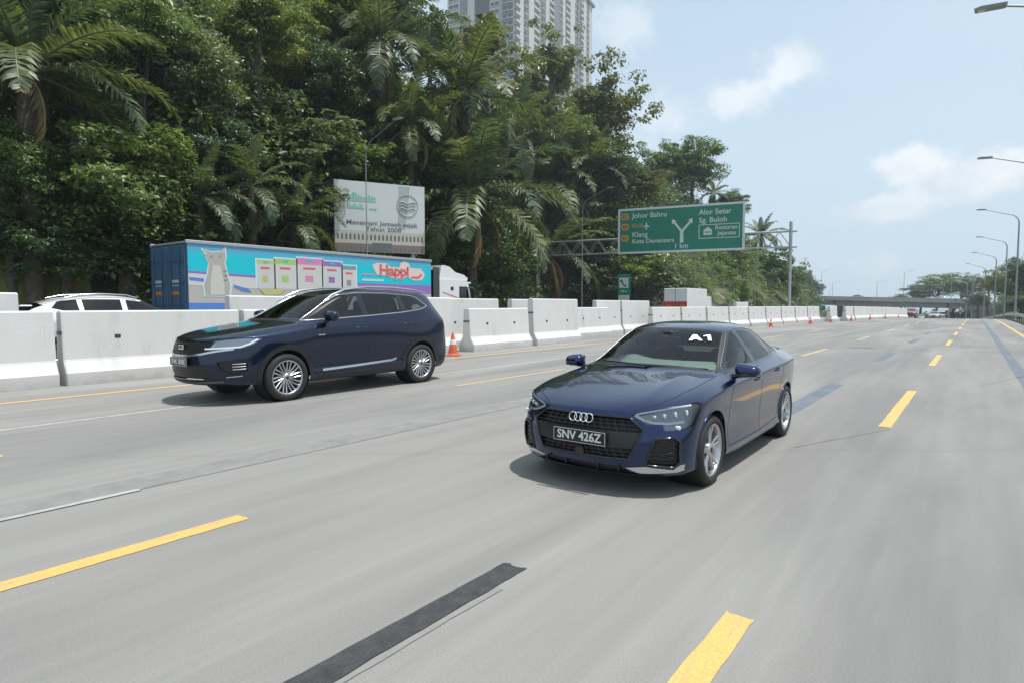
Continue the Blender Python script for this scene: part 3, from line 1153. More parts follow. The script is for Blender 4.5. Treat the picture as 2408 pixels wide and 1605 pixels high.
T('broadleaf_tree', 'dark shrub behind the blue trailer roof, left of the billboard', 640, 520, 110, 70, 2.5, 'bush', L_DARK)
T('broadleaf_tree', 'grey-leaved shrub touching the billboard left edge', 730, 470, 80, 70, 3.0, 'broad', L_GREY, 0)
T('broadleaf_tree', 'shaded tree over the trailer rear, right of the big dense tree', 470, 540, 85, 70, 3.0, 'fine', L_DARK, 1)
T('broadleaf_tree', 'olive round crown in front of the tower left side', 1130, 115, 80, 75, 7.0, 'broad', L_OLIVE, 1)
T('broadleaf_tree', 'green tree at the top edge left of the tower', 1005, 110, 80, 90, 6.0, 'fine', L_MID, 1)
T('broadleaf_tree', 'tall sparse silvery tree in front of the tower right side', 1295, 165, 105, 120, 9.0, 'airy', L_GREY, 0, M_BARKP)
T('broadleaf_tree', 'leafy crown between the tower and the silvery tree', 1225, 230, 90, 90, 6.0, 'broad', L_GREY, 1)
T('broadleaf_tree', 'airy olive tree standing out against the sky right of the tower', 1430, 270, 130, 165, 8.0, 'airy', L_OLIVE, 1)
T('broadleaf_tree', 'olive tree trunk and crown left of the airy skyline tree', 1360, 330, 100, 110, 6.0, 'airy', L_MID, 0)
T('broadleaf_tree', 'rounded dense green tree on the skyline above the road sign', 1630, 390, 72, 80, 7.0, 'fine', L_MID, 0)
T('broadleaf_tree', 'lower shoulder of dense green foliage left of the rounded skyline tree', 1560, 400, 65, 80, 5.0, 'fine', L_BRIGHT, 1)
T('broadleaf_tree', 'rusty olive tree above the left half of the road sign', 1490, 440, 80, 55, 4.0, 'fine', L_RUST, 1)
T('broadleaf_tree', 'dark tree in the gap below the airy skyline tree', 1430, 430, 80, 80, 4.0, 'fine', L_DARK, 0)
T('broadleaf_tree', 'green bush under the left end of the sign gantry', 1390, 560, 75, 65, 3.0, 'bush', L_MID)
T('broadleaf_tree', 'bright leafy bush behind the emergency phone sign', 1500, 640, 75, 60, 2.2, 'broad', L_BRIGHT, 1)
T('broadleaf_tree', 'dark bush left of the emergency phone sign', 1415, 660, 55, 55, 1.8, 'bush', L_DARK)
T('broadleaf_tree', 'pale green shrub left of the emergency phone sign behind the barriers', 1360, 690, 45, 40, 1.3, 'broad', L_GREY, 0)
T('broadleaf_tree', 'small tree beside the right edge of the road sign', 1720, 480, 45, 40, 4.0, 'fine', L_DARK, 1)
T('broadleaf_tree', 'green tree below the right end of the sign', 1700, 590, 70, 50, 3.0, 'fine', L_MID, 0)
T('broadleaf_tree', 'creeper-covered tree left of the gantry post', 1800, 620, 55, 50, 3.0, 'broad', L_MID, 1)
T('broadleaf_tree', 'large creeper-covered clump right of the gantry post', 1855, 660, 40, 60, 3.0, 'broad', L_MID, 0)
T('broadleaf_tree', 'small tree above the rock face, right of the white lorry', 1745, 690, 24, 34, 1.4, 'broad', L_BRIGHT, 0)
T('broadleaf_tree', 'shaded green tree behind the lower palm, right of the billboard', 1060, 520, 90, 90, 3.5, 'fine', L_DARK, 0)
T('broadleaf_tree', 'dark shrub beneath the lower palm beside the white truck cab', 1180, 650, 85, 60, 1.6, 'bush', L_DARK)
T('broadleaf_tree', 'dark tree between the two big palms', 1200, 400, 100, 90, 4.0, 'fine', L_DARK, 1)
T('broadleaf_tree', 'grey-green tree below the airy skyline tree, left of the rusty tree', 1330, 520, 85, 70, 3.5, 'fine', L_GREY, 0)
T('broadleaf_tree', 'dim tree filling the top left corner', 90, 60, 150, 120, 8.0, 'fine', L_DARK, 0)
T('broadleaf_tree', 'dark crown at the top edge behind the upright palm', 920, 30, 90, 80, 8.0, 'fine', L_DARK, 1)
T('broadleaf_tree', 'dark green shrub above the trailer, right of the young palm', 690, 590, 70, 45, 1.6, 'bush', L_MID)
T('broadleaf_tree', 'low dark bush hiding the tree trunks above the white car roof', 150, 600, 115, 80, 1.8, 'bush', L_DARK)
T('broadleaf_tree', 'low leafy bush between the white car roof and the trailer rear', 310, 600, 95, 75, 1.8, 'broad', L_DARK, 1)
T('broadleaf_tree', 'small shrub at the lower left edge above the grass', 20, 540, 90, 80, 2.2, 'fine', L_DARK, 0)
make_palm('huge palm with long drooping fronds at the top left corner', 60, 170, 300, 8.0, 24, 3)
make_palm('upright palm with a bare leaning trunk at the top, left of the tower', 895, 110, 190, 10.0, 22, 3)
make_palm('large palm with arching fronds below the tower left side', 1085, 235, 205, 10.0, 26, 3)
make_palm('big dark palm with yellowed lower fronds beside the white truck cab', 1110, 470, 230, 7.0, 28, 4)
make_palm('palm with shining fronds left of the sign gantry', 1290, 430, 165, 8.5, 24, 2)
make_palm('palm in the middle of the slope under the silvery tree', 1215, 330, 150, 10.0, 22, 2)
make_palm('low palm behind the lamp post above the barriers', 1290, 600, 140, 5.0, 22, 4)
make_palm('young palm with one upright spear leaf left of the billboard', 590, 440, 140, 6.5, 16, 1)
make_palm('low palm spreading over the trailer roof beside the billboard', 690, 520, 130, 5.0, 16, 1)
make_palm('far palm on the skyline right of the rounded tree', 1680, 455, 45, 4.0, 18, 1)
make_palm('dark palm seen behind the gantry truss', 1790, 555, 55, 3.0, 20, 2)
make_palm('shining palm between the billboard and the tower, left of the big arching palm', 965, 300, 150, 8.0, 22, 2)
make_palm('half-hidden palm below the airy skyline tree', 1385, 400, 120, 8.0, 20, 2)
make_palm('palm in the shade above the trailer rear', 470, 470, 150, 6.0, 18, 1)
make_palm('small palm at the left foot of the hill under the huge palm', 190, 280, 150, 5.0, 18, 2)


# ------------------------------------------------------------------ undergrowth: one leafy mass nobody could count
def undergrowth(name, label, seed, count, per, size, mat, where, zr, rad):
    rng = np.random.default_rng(seed)
    P, N = [], []
    got = 0
    while got < count:
        X, Y = where(rng)
        z = hill_z(X, Y)
        got += 1
        c = np.array([X, Y, z + rng.uniform(*zr)])
        k = int(per * rng.uniform(.6, 1.4))
        d = rng.normal(size=(k, 3))
        d /= np.linalg.norm(d, axis=1, keepdims=True)
        d[:, 2] = np.abs(d[:, 2])
        r = rng.uniform(*rad)
        P.append(c + d * r * rng.random((k, 1)) ** .45 * (1, 1, .8))
        N.append(d * .6 + np.array([.25, -.1, .7]) + rng.normal(size=(k, 3)) * .45)
    V, F = leaves(rng, np.concatenate(P), np.concatenate(N), size, .55)
    o = link(name, fast_mesh(name, V, F), mat)
    return tag(o, label, 'undergrowth', None, 'stuff')


def w_slope(rng):
    while True:
        Y = rng.uniform(-8, 145)
        d = rng.random() ** 1.3 * 26
        X = -hill_foot(Y) - .4 - d + road_dx(Y)
        if 18.5 < Y < 26 and d < 2.0:
            continue
        if 70 < Y < 138 and d < 9.5 and rng.random() < .93:
            continue
        if Y < 9 and d < 1.2:
            continue
        return X, Y


def w_foot(rng):
    while True:
        Y = rng.uniform(-6, 143)
        d = rng.random() * 4
        X = -hill_foot(Y) - .1 - d + road_dx(Y)
        if (Y < 9 and d < 1.5) or (18.5 < Y < 26 and d < 1.2):
            continue
        if 72 < Y < 128 and rng.random() < .9:
            continue
        return X, Y


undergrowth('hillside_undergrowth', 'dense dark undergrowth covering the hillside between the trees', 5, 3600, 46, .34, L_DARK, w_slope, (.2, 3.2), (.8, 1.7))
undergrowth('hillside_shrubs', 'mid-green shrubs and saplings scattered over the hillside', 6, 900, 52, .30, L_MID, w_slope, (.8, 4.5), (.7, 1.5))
undergrowth('roadside_bushes', 'light green weeds and bushes along the foot of the hill', 8, 620, 55, .22, L_BRIGHT, w_foot, (.1, 1.0), (.5, 1.0))


def w_rock(rng):
    Y = rng.uniform(70, 142)
    u = rng.random() ** .5
    return -26.0 - 8.5 * u, Y


def rock_weeds():
    rng = np.random.default_rng(77)
    P, N = [], []
    for _ in range(900):
        Y = rng.uniform(68, 143)
        u = rng.random() ** .45
        i = (Y - 66) / 78 * 60
        top = 11.5 * math.sin(PI * min(1, (i + 4) / 62) ** .8) + 1.0
        if u < .5 and rng.random() < .62:
            continue
        c = np.array([-25.4 - 7.5 * u ** 1.3 + .8 * math.sin(Y * .33 + u * 4) + .2, Y, road_z(Y) + top * u + .3])
        k = 60
        d = rng.normal(size=(k, 3))
        d /= np.linalg.norm(d, axis=1, keepdims=True)
        d[:, 2] = np.abs(d[:, 2])
        P.append(c + d * rng.uniform(.5, 1.2) * rng.random((k, 1)) ** .5 * (1, 1, .6))
        N.append(d * .5 + np.array([.3, 0, .7]) + rng.normal(size=(k, 3)) * .5)
    V, F = leaves(rng, np.concatenate(P), np.concatenate(N), .26, .4)
    tag(link('rock_weeds', fast_mesh('rock_weeds', V, F), L_BRIGHT), 'yellowish grass and weeds growing over the rock face', 'weeds', None, 'stuff')


rock_weeds()


def w_wood(rng):
    while True:
        Y = rng.uniform(-8, 141)
        d = 2.0 + rng.random() ** 1.1 * 24
        if 66 < Y < 146 and d < 9.5:
            continue
        return -hill_foot(Y) - .4 - d + road_dx(Y), Y


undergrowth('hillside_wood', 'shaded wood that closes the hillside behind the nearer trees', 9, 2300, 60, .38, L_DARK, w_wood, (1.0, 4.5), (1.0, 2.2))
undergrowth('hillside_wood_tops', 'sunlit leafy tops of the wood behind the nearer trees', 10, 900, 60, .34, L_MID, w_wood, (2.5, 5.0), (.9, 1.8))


# ------------------------------------------------------------------ trees on the right, beyond the overpass and the rail
def at_Y(px, py, Y):
    d = ray_at(px, py)
    t = Y / d.y
    return CAM + d * t, t


for (lab, px, py, rx, rz, Y, h_, kind, mat, v) in (
        ('rounded dark green tree behind the overpass, leftmost of that clump', 2165, 690, 38, 26, 275, 9, 'fine', L_DARK, 0),
        ('flat-topped green tree behind the overpass, middle of that clump', 2205, 672, 46, 34, 280, 11, 'fine', L_MID, 1),
        ('broad green tree behind the right end of the overpass', 2262, 672, 48, 34, 285, 11, 'fine', L_MID, 0),
        ('brownish tree among the right-hand lamp posts', 2325, 668, 34, 40, 215, 8, 'airy', L_RUST, 0),
        ('dark bush below the brownish tree beside the grass slope', 2300, 705, 32, 24, 205, 5, 'fine', L_DARK, 1),
        ('dense dark tree between the two nearest right-hand lamp posts', 2365, 665, 42, 50, 165, 7, 'fine', L_MID, 1),
        ('tall dark tree cut by the right edge of the frame', 2412, 650, 50, 62, 140, 7, 'fine', L_DARK, 0),
        ('low dark shrub at the right edge behind the guard rail', 2400, 718, 40, 26, 120, 2.5, 'bush', L_DARK, 0),
        ('small pale shrub at the left end of that far tree clump', 2120, 702, 22, 12, 300, 6, 'airy', L_GREY, 1)):
    T('broadleaf_tree', lab, px, py, rx, rz, h_, kind, mat, v, pos=at_Y(px, py, Y), group='trees on the right of the highway')
def right_scrub():
    rng = np.random.default_rng(91)
    P, N = [], []
    for _ in range(900):
        Y = rng.uniform(95, 330)
        X = rng.uniform(19 if Y > 130 else 11, 36) + road_dx(Y)
        if Y > 215:
            X = rng.uniform(1.0, 40) + road_dx(Y)
        g_ = sstep((Y - 60) / 70) * 5.2 * sstep((X - road_dx(Y) - 4.2) / 12)
        c = np.array([X, Y, road_z(Y) + g_ + rng.uniform(.3, 4.2)])
        k = 46
        d = rng.normal(size=(k, 3))
        d /= np.linalg.norm(d, axis=1, keepdims=True)
        d[:, 2] = np.abs(d[:, 2])
        P.append(c + d * rng.uniform(1.0, 2.2) * rng.random((k, 1)) ** .45)
        N.append(d * .6 + np.array([-.2, -.2, .7]) + rng.normal(size=(k, 3)) * .45)
    V, F = leaves(rng, np.concatenate(P), np.concatenate(N), .62, .55)
    tag(link('roadside_scrub', fast_mesh('roadside_scrub', V, F), L_DARK), 'dark scrub under the trees on the right of the highway', 'undergrowth', None, 'stuff')


right_scrub()


def far_wood():
    rng = np.random.default_rng(93)
    P, N = [], []
    for _ in range(700):
        Y = rng.uniform(290, 350)
        X = rng.uniform(-95, 30) + road_dx(Y)
        c = np.array([X, Y, road_z(Y) + rng.uniform(0, 8.0)])
        k = 40
        d = rng.normal(size=(k, 3))
        d /= np.linalg.norm(d, axis=1, keepdims=True)
        P.append(c + d * rng.uniform(1.5, 3.0) * rng.random((k, 1)) ** .45)
        N.append(d * .6 + np.array([-.2, -.2, .6]) + rng.normal(size=(k, 3)) * .45)
    V, F = leaves(rng, np.concatenate(P), np.concatenate(N), 1.1, .6)
    tag(link('far_wood', fast_mesh('far_wood', V, F), L_DARK), 'dark far-off wood seen under and beyond the overpass', 'wood', None, 'stuff')


far_wood()
T('conifer_tree', 'small pointed tree on the horizon above the overpass left end', 1908, 664, 12, 20, 10, 'airy', L_DARK, 0, pos=at_Y(1908, 664, 300), group='trees on the right of the highway')
for (lab, px, py, rx, rz, Y) in (('low far tree clump above the overpass left end', 1918, 682, 24, 26, 295), ('rounded far tree left of the pointed tree, above the overpass end', 1890, 668, 26, 44, 290)):
    T('broadleaf_tree', lab, px, py, rx, rz, 6, 'fine', L_DARK, 0, pos=at_Y(px, py, Y), group='trees on the right of the highway')

# ================================================================== car builder
# car-local frame: x = towards the car's left side, y = backwards from the front bumper, z up
def in_poly(p, poly):
    x, y = p
    c = False
    n = len(poly)
    for i in range(n):
        x1, y1 = poly[i]
        x2, y2 = poly[i - 1]
        if (y1 > y) != (y2 > y) and x < (x2 - x1) * (y - y1) / (y2 - y1) + x1:
            c = not c
    return c


AX = {'x': (1, 2), 'y': (0, 2), 'z': (0, 1)}


class CarBody:
    """a smooth shell grown from a cage; regions are cut out of it along projected outlines"""

    def __init__(self, rows, wall, creases, levels=3):
        R, Cn = len(rows), len(rows[0]) - 1
        V, F, cr = [], [], {}
        idx = {}

        def vid(key, p):
            if key not in idx:
                idx[key] = len(V)
                V.append(p)
            return idx[key]
        for sgn in (1, -1):
            def top(i, j):
                p = rows[i][j]
                return vid(('t', i, j, 0 if j == 0 else sgn), (p[0] * sgn, p[1], p[2]))
            for i in range(R - 1):
                for j in range(Cn):
                    q = (top(i, j), top(i, j + 1), top(i + 1, j + 1), top(i + 1, j))
                    F.append(q if sgn > 0 else q[::-1])
            per = [(0, j) for j in range(Cn + 1)] + [(i, Cn) for i in range(1, R)] + [(R - 1, j) for j in range(Cn - 1, -1, -1)]
            pts = [Vector(rows[i][j]) for i, j in per]
            lev = []
            for k, (i, j) in enumerate(per):
                a, b = pts[max(k - 1, 0)], pts[min(k + 1, len(per) - 1)]
                t = Vector((b.x - a.x, b.y - a.y))
                if k == 0:
                    nrm = Vector((0, -1))
                elif k == len(per) - 1:
                    nrm = Vector((0, 1))
                else:
                    nrm = Vector((t.y, -t.x)).normalized()
                col = [top(i, j)]
                P = pts[k]
                for li, (off, z) in enumerate(wall(k / (len(per) - 1.0), P, i, j, R, Cn)):
                    p = (P.x + nrm.x * off, P.y + nrm.y * off, z)
                    onax = (j == 0)
                    col.append(vid(('w', k, li, 0 if onax else sgn), ((0.0 if onax else p[0] * sgn), p[1], p[2])))
                lev.append(col)
            for k in range(len(per) - 1):
                for l in range(len(lev[0]) - 1):
                    q = (lev[k][l], lev[k][l + 1], lev[k + 1][l + 1], lev[k + 1][l])
                    F.append(q if sgn > 0 else q[::-1])
            for (kind, a, b, i0, i1, w) in creases:
                # kind 'col': edges along column a between rows i0..i1 ; 'row': edges along row a
                if kind == 'col':
                    for i in range(i0, i1):
                        cr[frozenset((top(i, a), top(i + 1, a)))] = w
                elif kind == 'row':
                    for j in range(i0, i1):
                        cr[frozenset((top(a, j), top(a, j + 1)))] = w
                elif kind == 'wall':
                    for k in range(i0, min(i1, len(per) - 1)):
                        cr[frozenset((lev[k][a], lev[k + 1][a]))] = w
        me = bpy.data.meshes.new('cage')
        me.from_pydata(V, [], F)
        me.update()
        at = me.attributes.new('crease_edge', 'FLOAT', 'EDGE')
        for e in me.edges:
            at.data[e.index].value = cr.get(frozenset(e.vertices), 0.0)
        ob = bpy.data.objects.new('cage', me)
        COL.objects.link(ob)
        md = ob.modifiers.new('s', 'SUBSURF')
        md.levels = levels
        md.render_levels = levels
        dg = bpy.context.evaluated_depsgraph_get()
        m2 = bpy.data.meshes.new_from_object(ob.evaluated_get(dg))
        bpy.data.objects.remove(ob)
        bpy.data.meshes.remove(me)
        self.bm = bmesh.new()
        self.bm.from_mesh(m2)
        for k in list(self.bm.edges.layers.float):
            self.bm.edges.layers.float.remove(self.bm.edges.layers.float[k.name])
        bmesh.ops.recalc_face_normals(self.bm, faces=self.bm.faces[:])
        self.bm.normal_update()
        self.bm.verts.ensure_lookup_table()
        self.bm.faces.ensure_lookup_table()
        self.bvh = BVHTree.FromBMesh(self.bm)
        self.vn = [v.normal.copy() for v in self.bm.verts]
        self.vc = [v.co.copy() for v in self.bm.verts]
        self.fv = [[v.index for v in f.verts] for f in self.bm.faces]
        # make sure the shell's normals point outwards
        p, n, fi, d = self.bvh.ray_cast(Vector((0, 2.2, 4)), Vector((0, 0, -1)))
        if n.z < 0:
            bmesh.ops.reverse_faces(self.bm, faces=self.bm.faces[:])
            self.vn = [-n_ for n_ in self.vn]

    def normal_at(self, p):
        loc, n, fi, d = self.bvh.find_nearest(p)
        acc = Vector()
        for vi in self.fv[fi]:
            w = 1.0 / ((self.vc[vi] - loc).length + 1e-4)
            acc += self.vn[vi] * w
        return acc.normalized()

    def cut(self, poly, axis, pred, bm=None):
        """cut the outline into the shell and take the inside out as a bmesh of its own"""
        bm = bm or self.bm
        a, b = AX[axis]
        lo = (min(p[0] for p in poly) - .02, min(p[1] for p in poly) - .02)
        hi = (max(p[0] for p in poly) + .02, max(p[1] for p in poly) + .02)

        cand = set()
        for f in bm.faces:
            if pred(f.calc_center_median()):
                u = [v.co[a] for v in f.verts]
                w = [v.co[b] for v in f.verts]
                if max(u) > lo[0] and min(u) < hi[0] and max(w) > lo[1] and min(w) < hi[1]:
                    cand.add(f)
        n = len(poly)
        for i in range(n):
            p, q = poly[i], poly[(i + 1) % n]
            d = (q[0] - p[0], q[1] - p[1])
            L = math.hypot(*d)
            if L < 1e-6:
                continue
            no = [0, 0, 0]
            no[a], no[b] = -d[1] / L, d[0] / L
            co = [0, 0, 0]
            co[a], co[b] = p
            e0, e1 = (min(p[0], q[0]) - .04, min(p[1], q[1]) - .04), (max(p[0], q[0]) + .04, max(p[1], q[1]) + .04)
            fs = []
            for f in cand:
                u = [v.co[a] for v in f.verts]
                w = [v.co[b] for v in f.verts]
                if max(u) > e0[0] and min(u) < e1[0] and max(w) > e0[1] and min(w) < e1[1]:
                    fs.append(f)
            if not fs:
                continue
            geom = set(fs)
            for f in fs:
                geom.update(f.edges)
                geom.update(f.verts)
            cand.difference_update(fs)
            r_ = bmesh.ops.bisect_plane(bm, geom=list(geom), dist=1e-5, plane_co=co, plane_no=no)
            cand.update(g_ for g_ in r_['geom'] if isinstance(g_, bmesh.types.BMFace))
            cand = {f for f in cand if f.is_valid}
        ins = []
        for f in cand:
            c = f.calc_center_median()
            if pred(c) and in_poly((c[a], c[b]), poly):
                ins.append(f)
        out = bmesh.new()
        vm = {}
        for f in ins:
            vs = []
            for v in f.verts:
                if v not in vm:
                    vm[v] = out.verts.new(v.co)
                vs.append(vm[v])
            try:
                out.faces.new(vs)
            except ValueError:
                pass
        bmesh.ops.delete(bm, geom=ins, context='FACES')
        return out

    def finish(self, bm, name, mat, parent, push=0.0, smooth=True, thick=0.0):
        """link a cut piece; push moves it along the shell's normals; thick folds its rim inwards"""
        bm.verts.ensure_lookup_table()
        ns = [self.normal_at(v.co) for v in bm.verts]
        co = [v.co.copy() for v in bm.verts]
        V = [c + n_ * push for c, n_ in zip(co, ns)]
        bm.verts.index_update()
        F = [[v.index for v in f.verts] for f in bm.faces]
        nn = list(ns)
        if thick:
            bm.edges.ensure_lookup_table()
            ring = {}
            for e in bm.edges:
                if len(e.link_faces) == 1:
                    f = e.link_faces[0]
                    vs = [v.index for v in f.verts]
                    i0, i1 = e.verts[0].index, e.verts[1].index
                    k = vs.index(i0)
                    if vs[(k + 1) % len(vs)] != i1:
                        i0, i1 = i1, i0
                    for q in (i0, i1):
                        if q not in ring:
                            ring[q] = len(V)
                            V.append(co[q] - ns[q] * thick)
                            nn.append(ns[q])
                    F.append([i1, i0, ring[i0], ring[i1]])
        me = bpy.data.meshes.new(name)
        me.from_pydata([tuple(v) for v in V], [], F)
        me.polygons.foreach_set('use_smooth', [smooth] * len(F))
        me.update()
        if smooth and not thick:
            me.normals_split_custom_set_from_vertices([tuple(n_) for n_ in nn])
        bm.free()
        return link(name, me, mat, parent)

    def on(self, pts, axis, side=1, off=0.0, step=0.04, closed=False):
        """lay a polyline, given in projection, on the shell -> list of (point, normal)"""
        a, b = AX[axis]
        P = list(pts) + ([pts[0]] if closed else [])
        res = []
        for i in range(len(P) - 1):
            (u0, v0), (u1, v1) = P[i], P[i + 1]
            k = max(1, int(math.hypot(u1 - u0, v1 - v0) / step))
            for q in range(k + (1 if i == len(P) - 2 else 0)):
                t = q / k
                u, v = u0 + (u1 - u0) * t, v0 + (v1 - v0) * t
                o = [0, 0, 0]
                o[a], o[b] = u, v
                d = [0, 0, 0]
                ax = {'x': 0, 'y': 1, 'z': 2}[axis]
                o[ax] = {'x': 3.0 * side, 'y': -3.0 if side > 0 else 9.0, 'z': 5.0}[axis]
                d[ax] = {'x': -side, 'y': side, 'z': -1}[axis]
                hit, n, fi, dist = self.bvh.ray_cast(Vector(o), Vector(d))
                if hit is not None:
                    nn = self.normal_at(hit)
                    res.append((hit + nn * off, nn))
        return res

    def seam(self, mb, pts, axis, side=1, w=0.006, off=0.0015, closed=False):
        L = self.on(pts, axis, side, off, 0.05, closed)
        self.ribbon(mb, L, w)

    @staticmethod
    def ribbon(mb, L, w):
        if len(L) < 2:
            return
        V, F = [], []
        for i, (p, n) in enumerate(L):
            t = (L[min(i + 1, len(L) - 1)][0] - L[max(i - 1, 0)][0]).normalized()
            s_ = n.cross(t).normalized()
            V += [p + s_ * w / 2, p - s_ * w / 2]
        for i in range(len(L) - 1):
            F.append((2 * i, 2 * i + 1, 2 * i + 3, 2 * i + 2))
        mb.add(V, F, True)


def mirror_poly(poly):
    return [(-x, z) for x, z in poly]


def circle_poly(cy, cz, r, n=28, a0=0.0, a1=2 * PI):
    return [(cy + r * math.cos(a0 + (a1 - a0) * i / n), cz + r * math.sin(a0 + (a1 - a0) * i / n)) for i in range(n)]


def make_wheel(parent, R, rim, width, style='twin', mat=None, loc=(0, 0, 0), flip=False, spin=0.0):
    """wheel on the x axis, outer face towards +x; the part is the rim, tyre and disc are its sub-parts"""
    mat = mat or M_ALLOY
    mb = MB()
    w2 = width / 2
    mb.lathe([(rim - .004, -w2 + .01), (rim + .006, w2 - .018), (rim + .006, w2 - .004), (rim - .012, w2 - .004), (rim - .022, w2 - .02), (rim - .03, -w2 + .02)], 40, 'x')
    hub = .062
    mb.lathe([(.0, w2 - .018), (.03, w2 - .018), (hub, w2 - .03), (hub, w2 - .075)], 20, 'x')
    n = {'twin': 5, 'multi': 10, 'steel': 6}[style]
    for k in range(n):
        for dv in {'twin': (-.17, .17), 'multi': (-.10, .10), 'steel': (0,)}[style]:
            a = 2 * PI * k / n + spin + dv
            a1 = a + {'twin': -dv * .05, 'multi': dv * .9 + .10, 'steel': 0}[style]
            wi, wo = (.015, .017) if style == 'twin' else ((.010, .013) if style == 'multi' else (.03, .05))
            r0, r1 = hub * .75, rim - .008
            V = []
            for (rr, aa, ww, xo) in ((r0, a, wi, w2 - .03), (r0 + (r1 - r0) * .45, a + (a1 - a) * .5, (wi + wo) / 2, w2 - .032), (r1, a1, wo, w2 - .014)):
                er = (math.cos(aa), math.sin(aa))
                et = (-er[1], er[0])
                for (tt, xx) in ((-1, xo - .035), (-1, xo - .006), (-.45, xo), (.45, xo), (1, xo - .006), (1, xo - .035)):
                    V.append((xx, er[0] * rr + et[0] * tt * ww, er[1] * rr + et[1] * tt * ww))
            F = []
            for s_ in range(2):
                for q in range(5):
                    F.append((s_ * 6 + q, s_ * 6 + q + 1, s_ * 6 + 7 + q, s_ * 6 + 6 + q))
            mb.add(V, F, False)
    wh = mb.build('wheel', mat, parent)
    wh.location = loc
    if flip:
        wh.rotation_euler = (0, 0, PI)
    sw = .82
    part('tyre', M_RUBBER, wh, lambda m: m.lathe([(rim - .012, -w2), (rim + .03, -w2 - .008), (R - .03, -w2 - .004), (R - .006, -w2 + .02), (R, -w2 * .5), (R, w2 * .5), (R - .006, w2 - .02), (R - .03, w2 + .004), (rim + .03, w2 + .008), (rim + .004, w2), (rim - .002, w2 - .012)], 48, 'x'))
    part('brake_disc', M_DARKMETAL, wh, lambda m: m.lathe([(.0, w2 - .10), (rim * .72, w2 - .10), (rim * .72, w2 - .115), (rim - .03, w2 - .125)], 32, 'x'))
    part('hub_cap', M_DARKMETAL, wh, lambda m: m.lathe([(0, w2 - .012), (.024, w2 - .014), (.03, w2 - .022)], 16, 'x'))
    return wh


def paint(name, col, metal=0.55, rough=0.32):
    if name in MATS:
        return MATS[name]
    m = pbr(name, col, rough, metal, coat=1.0, coat_rough=0.02)
    nt = m.node_tree
    b = nt.nodes['Principled BSDF']
    tc = nd(nt, 'ShaderNodeTexCoord')
    n = nd(nt, 'ShaderNodeTexNoise', in_Scale=900.0, in_Detail=2.0)
    nt.links.new(tc.outputs['Object'], n.inputs['Vector'])
    r = ramp(nt, [(0.35, tuple(c * .75 for c in col)), (0.7, tuple(c * 1.35 for c in col))])
    nt.links.new(n.outputs['Fac'], r.inputs['Fac'])
    nt.links.new(r.outputs['Color'], b.inputs['Base Color'])
    # film of road dust low on the panels
    sp = nd(nt, 'ShaderNodeSeparateXYZ')
    nt.links.new(tc.outputs['Object'], sp.inputs[0])
    n2 = nd(nt, 'ShaderNodeTexNoise', in_Scale=5.0, in_Detail=5.0)
    nt.links.new(tc.outputs['Object'], n2.inputs['Vector'])
    d = nd(nt, 'ShaderNodeMapRange')
    nt.links.new(sp.outputs[2], d.inputs['Value'])
    d.inputs['From Min'].default_value = 0.75
    d.inputs['From Max'].default_value = 0.15
    d.inputs['To Min'].default_value = 0.0
    d.inputs['To Max'].default_value = 0.16
    f = vmath(nt, 'MULTIPLY', d.outputs['Result'], n2.outputs['Fac'])
    nt.links.new(vmath(nt, 'ADD', vmath(nt, 'MULTIPLY', f, 1.2), 0.02), b.inputs['Coat Roughness'])
    return m

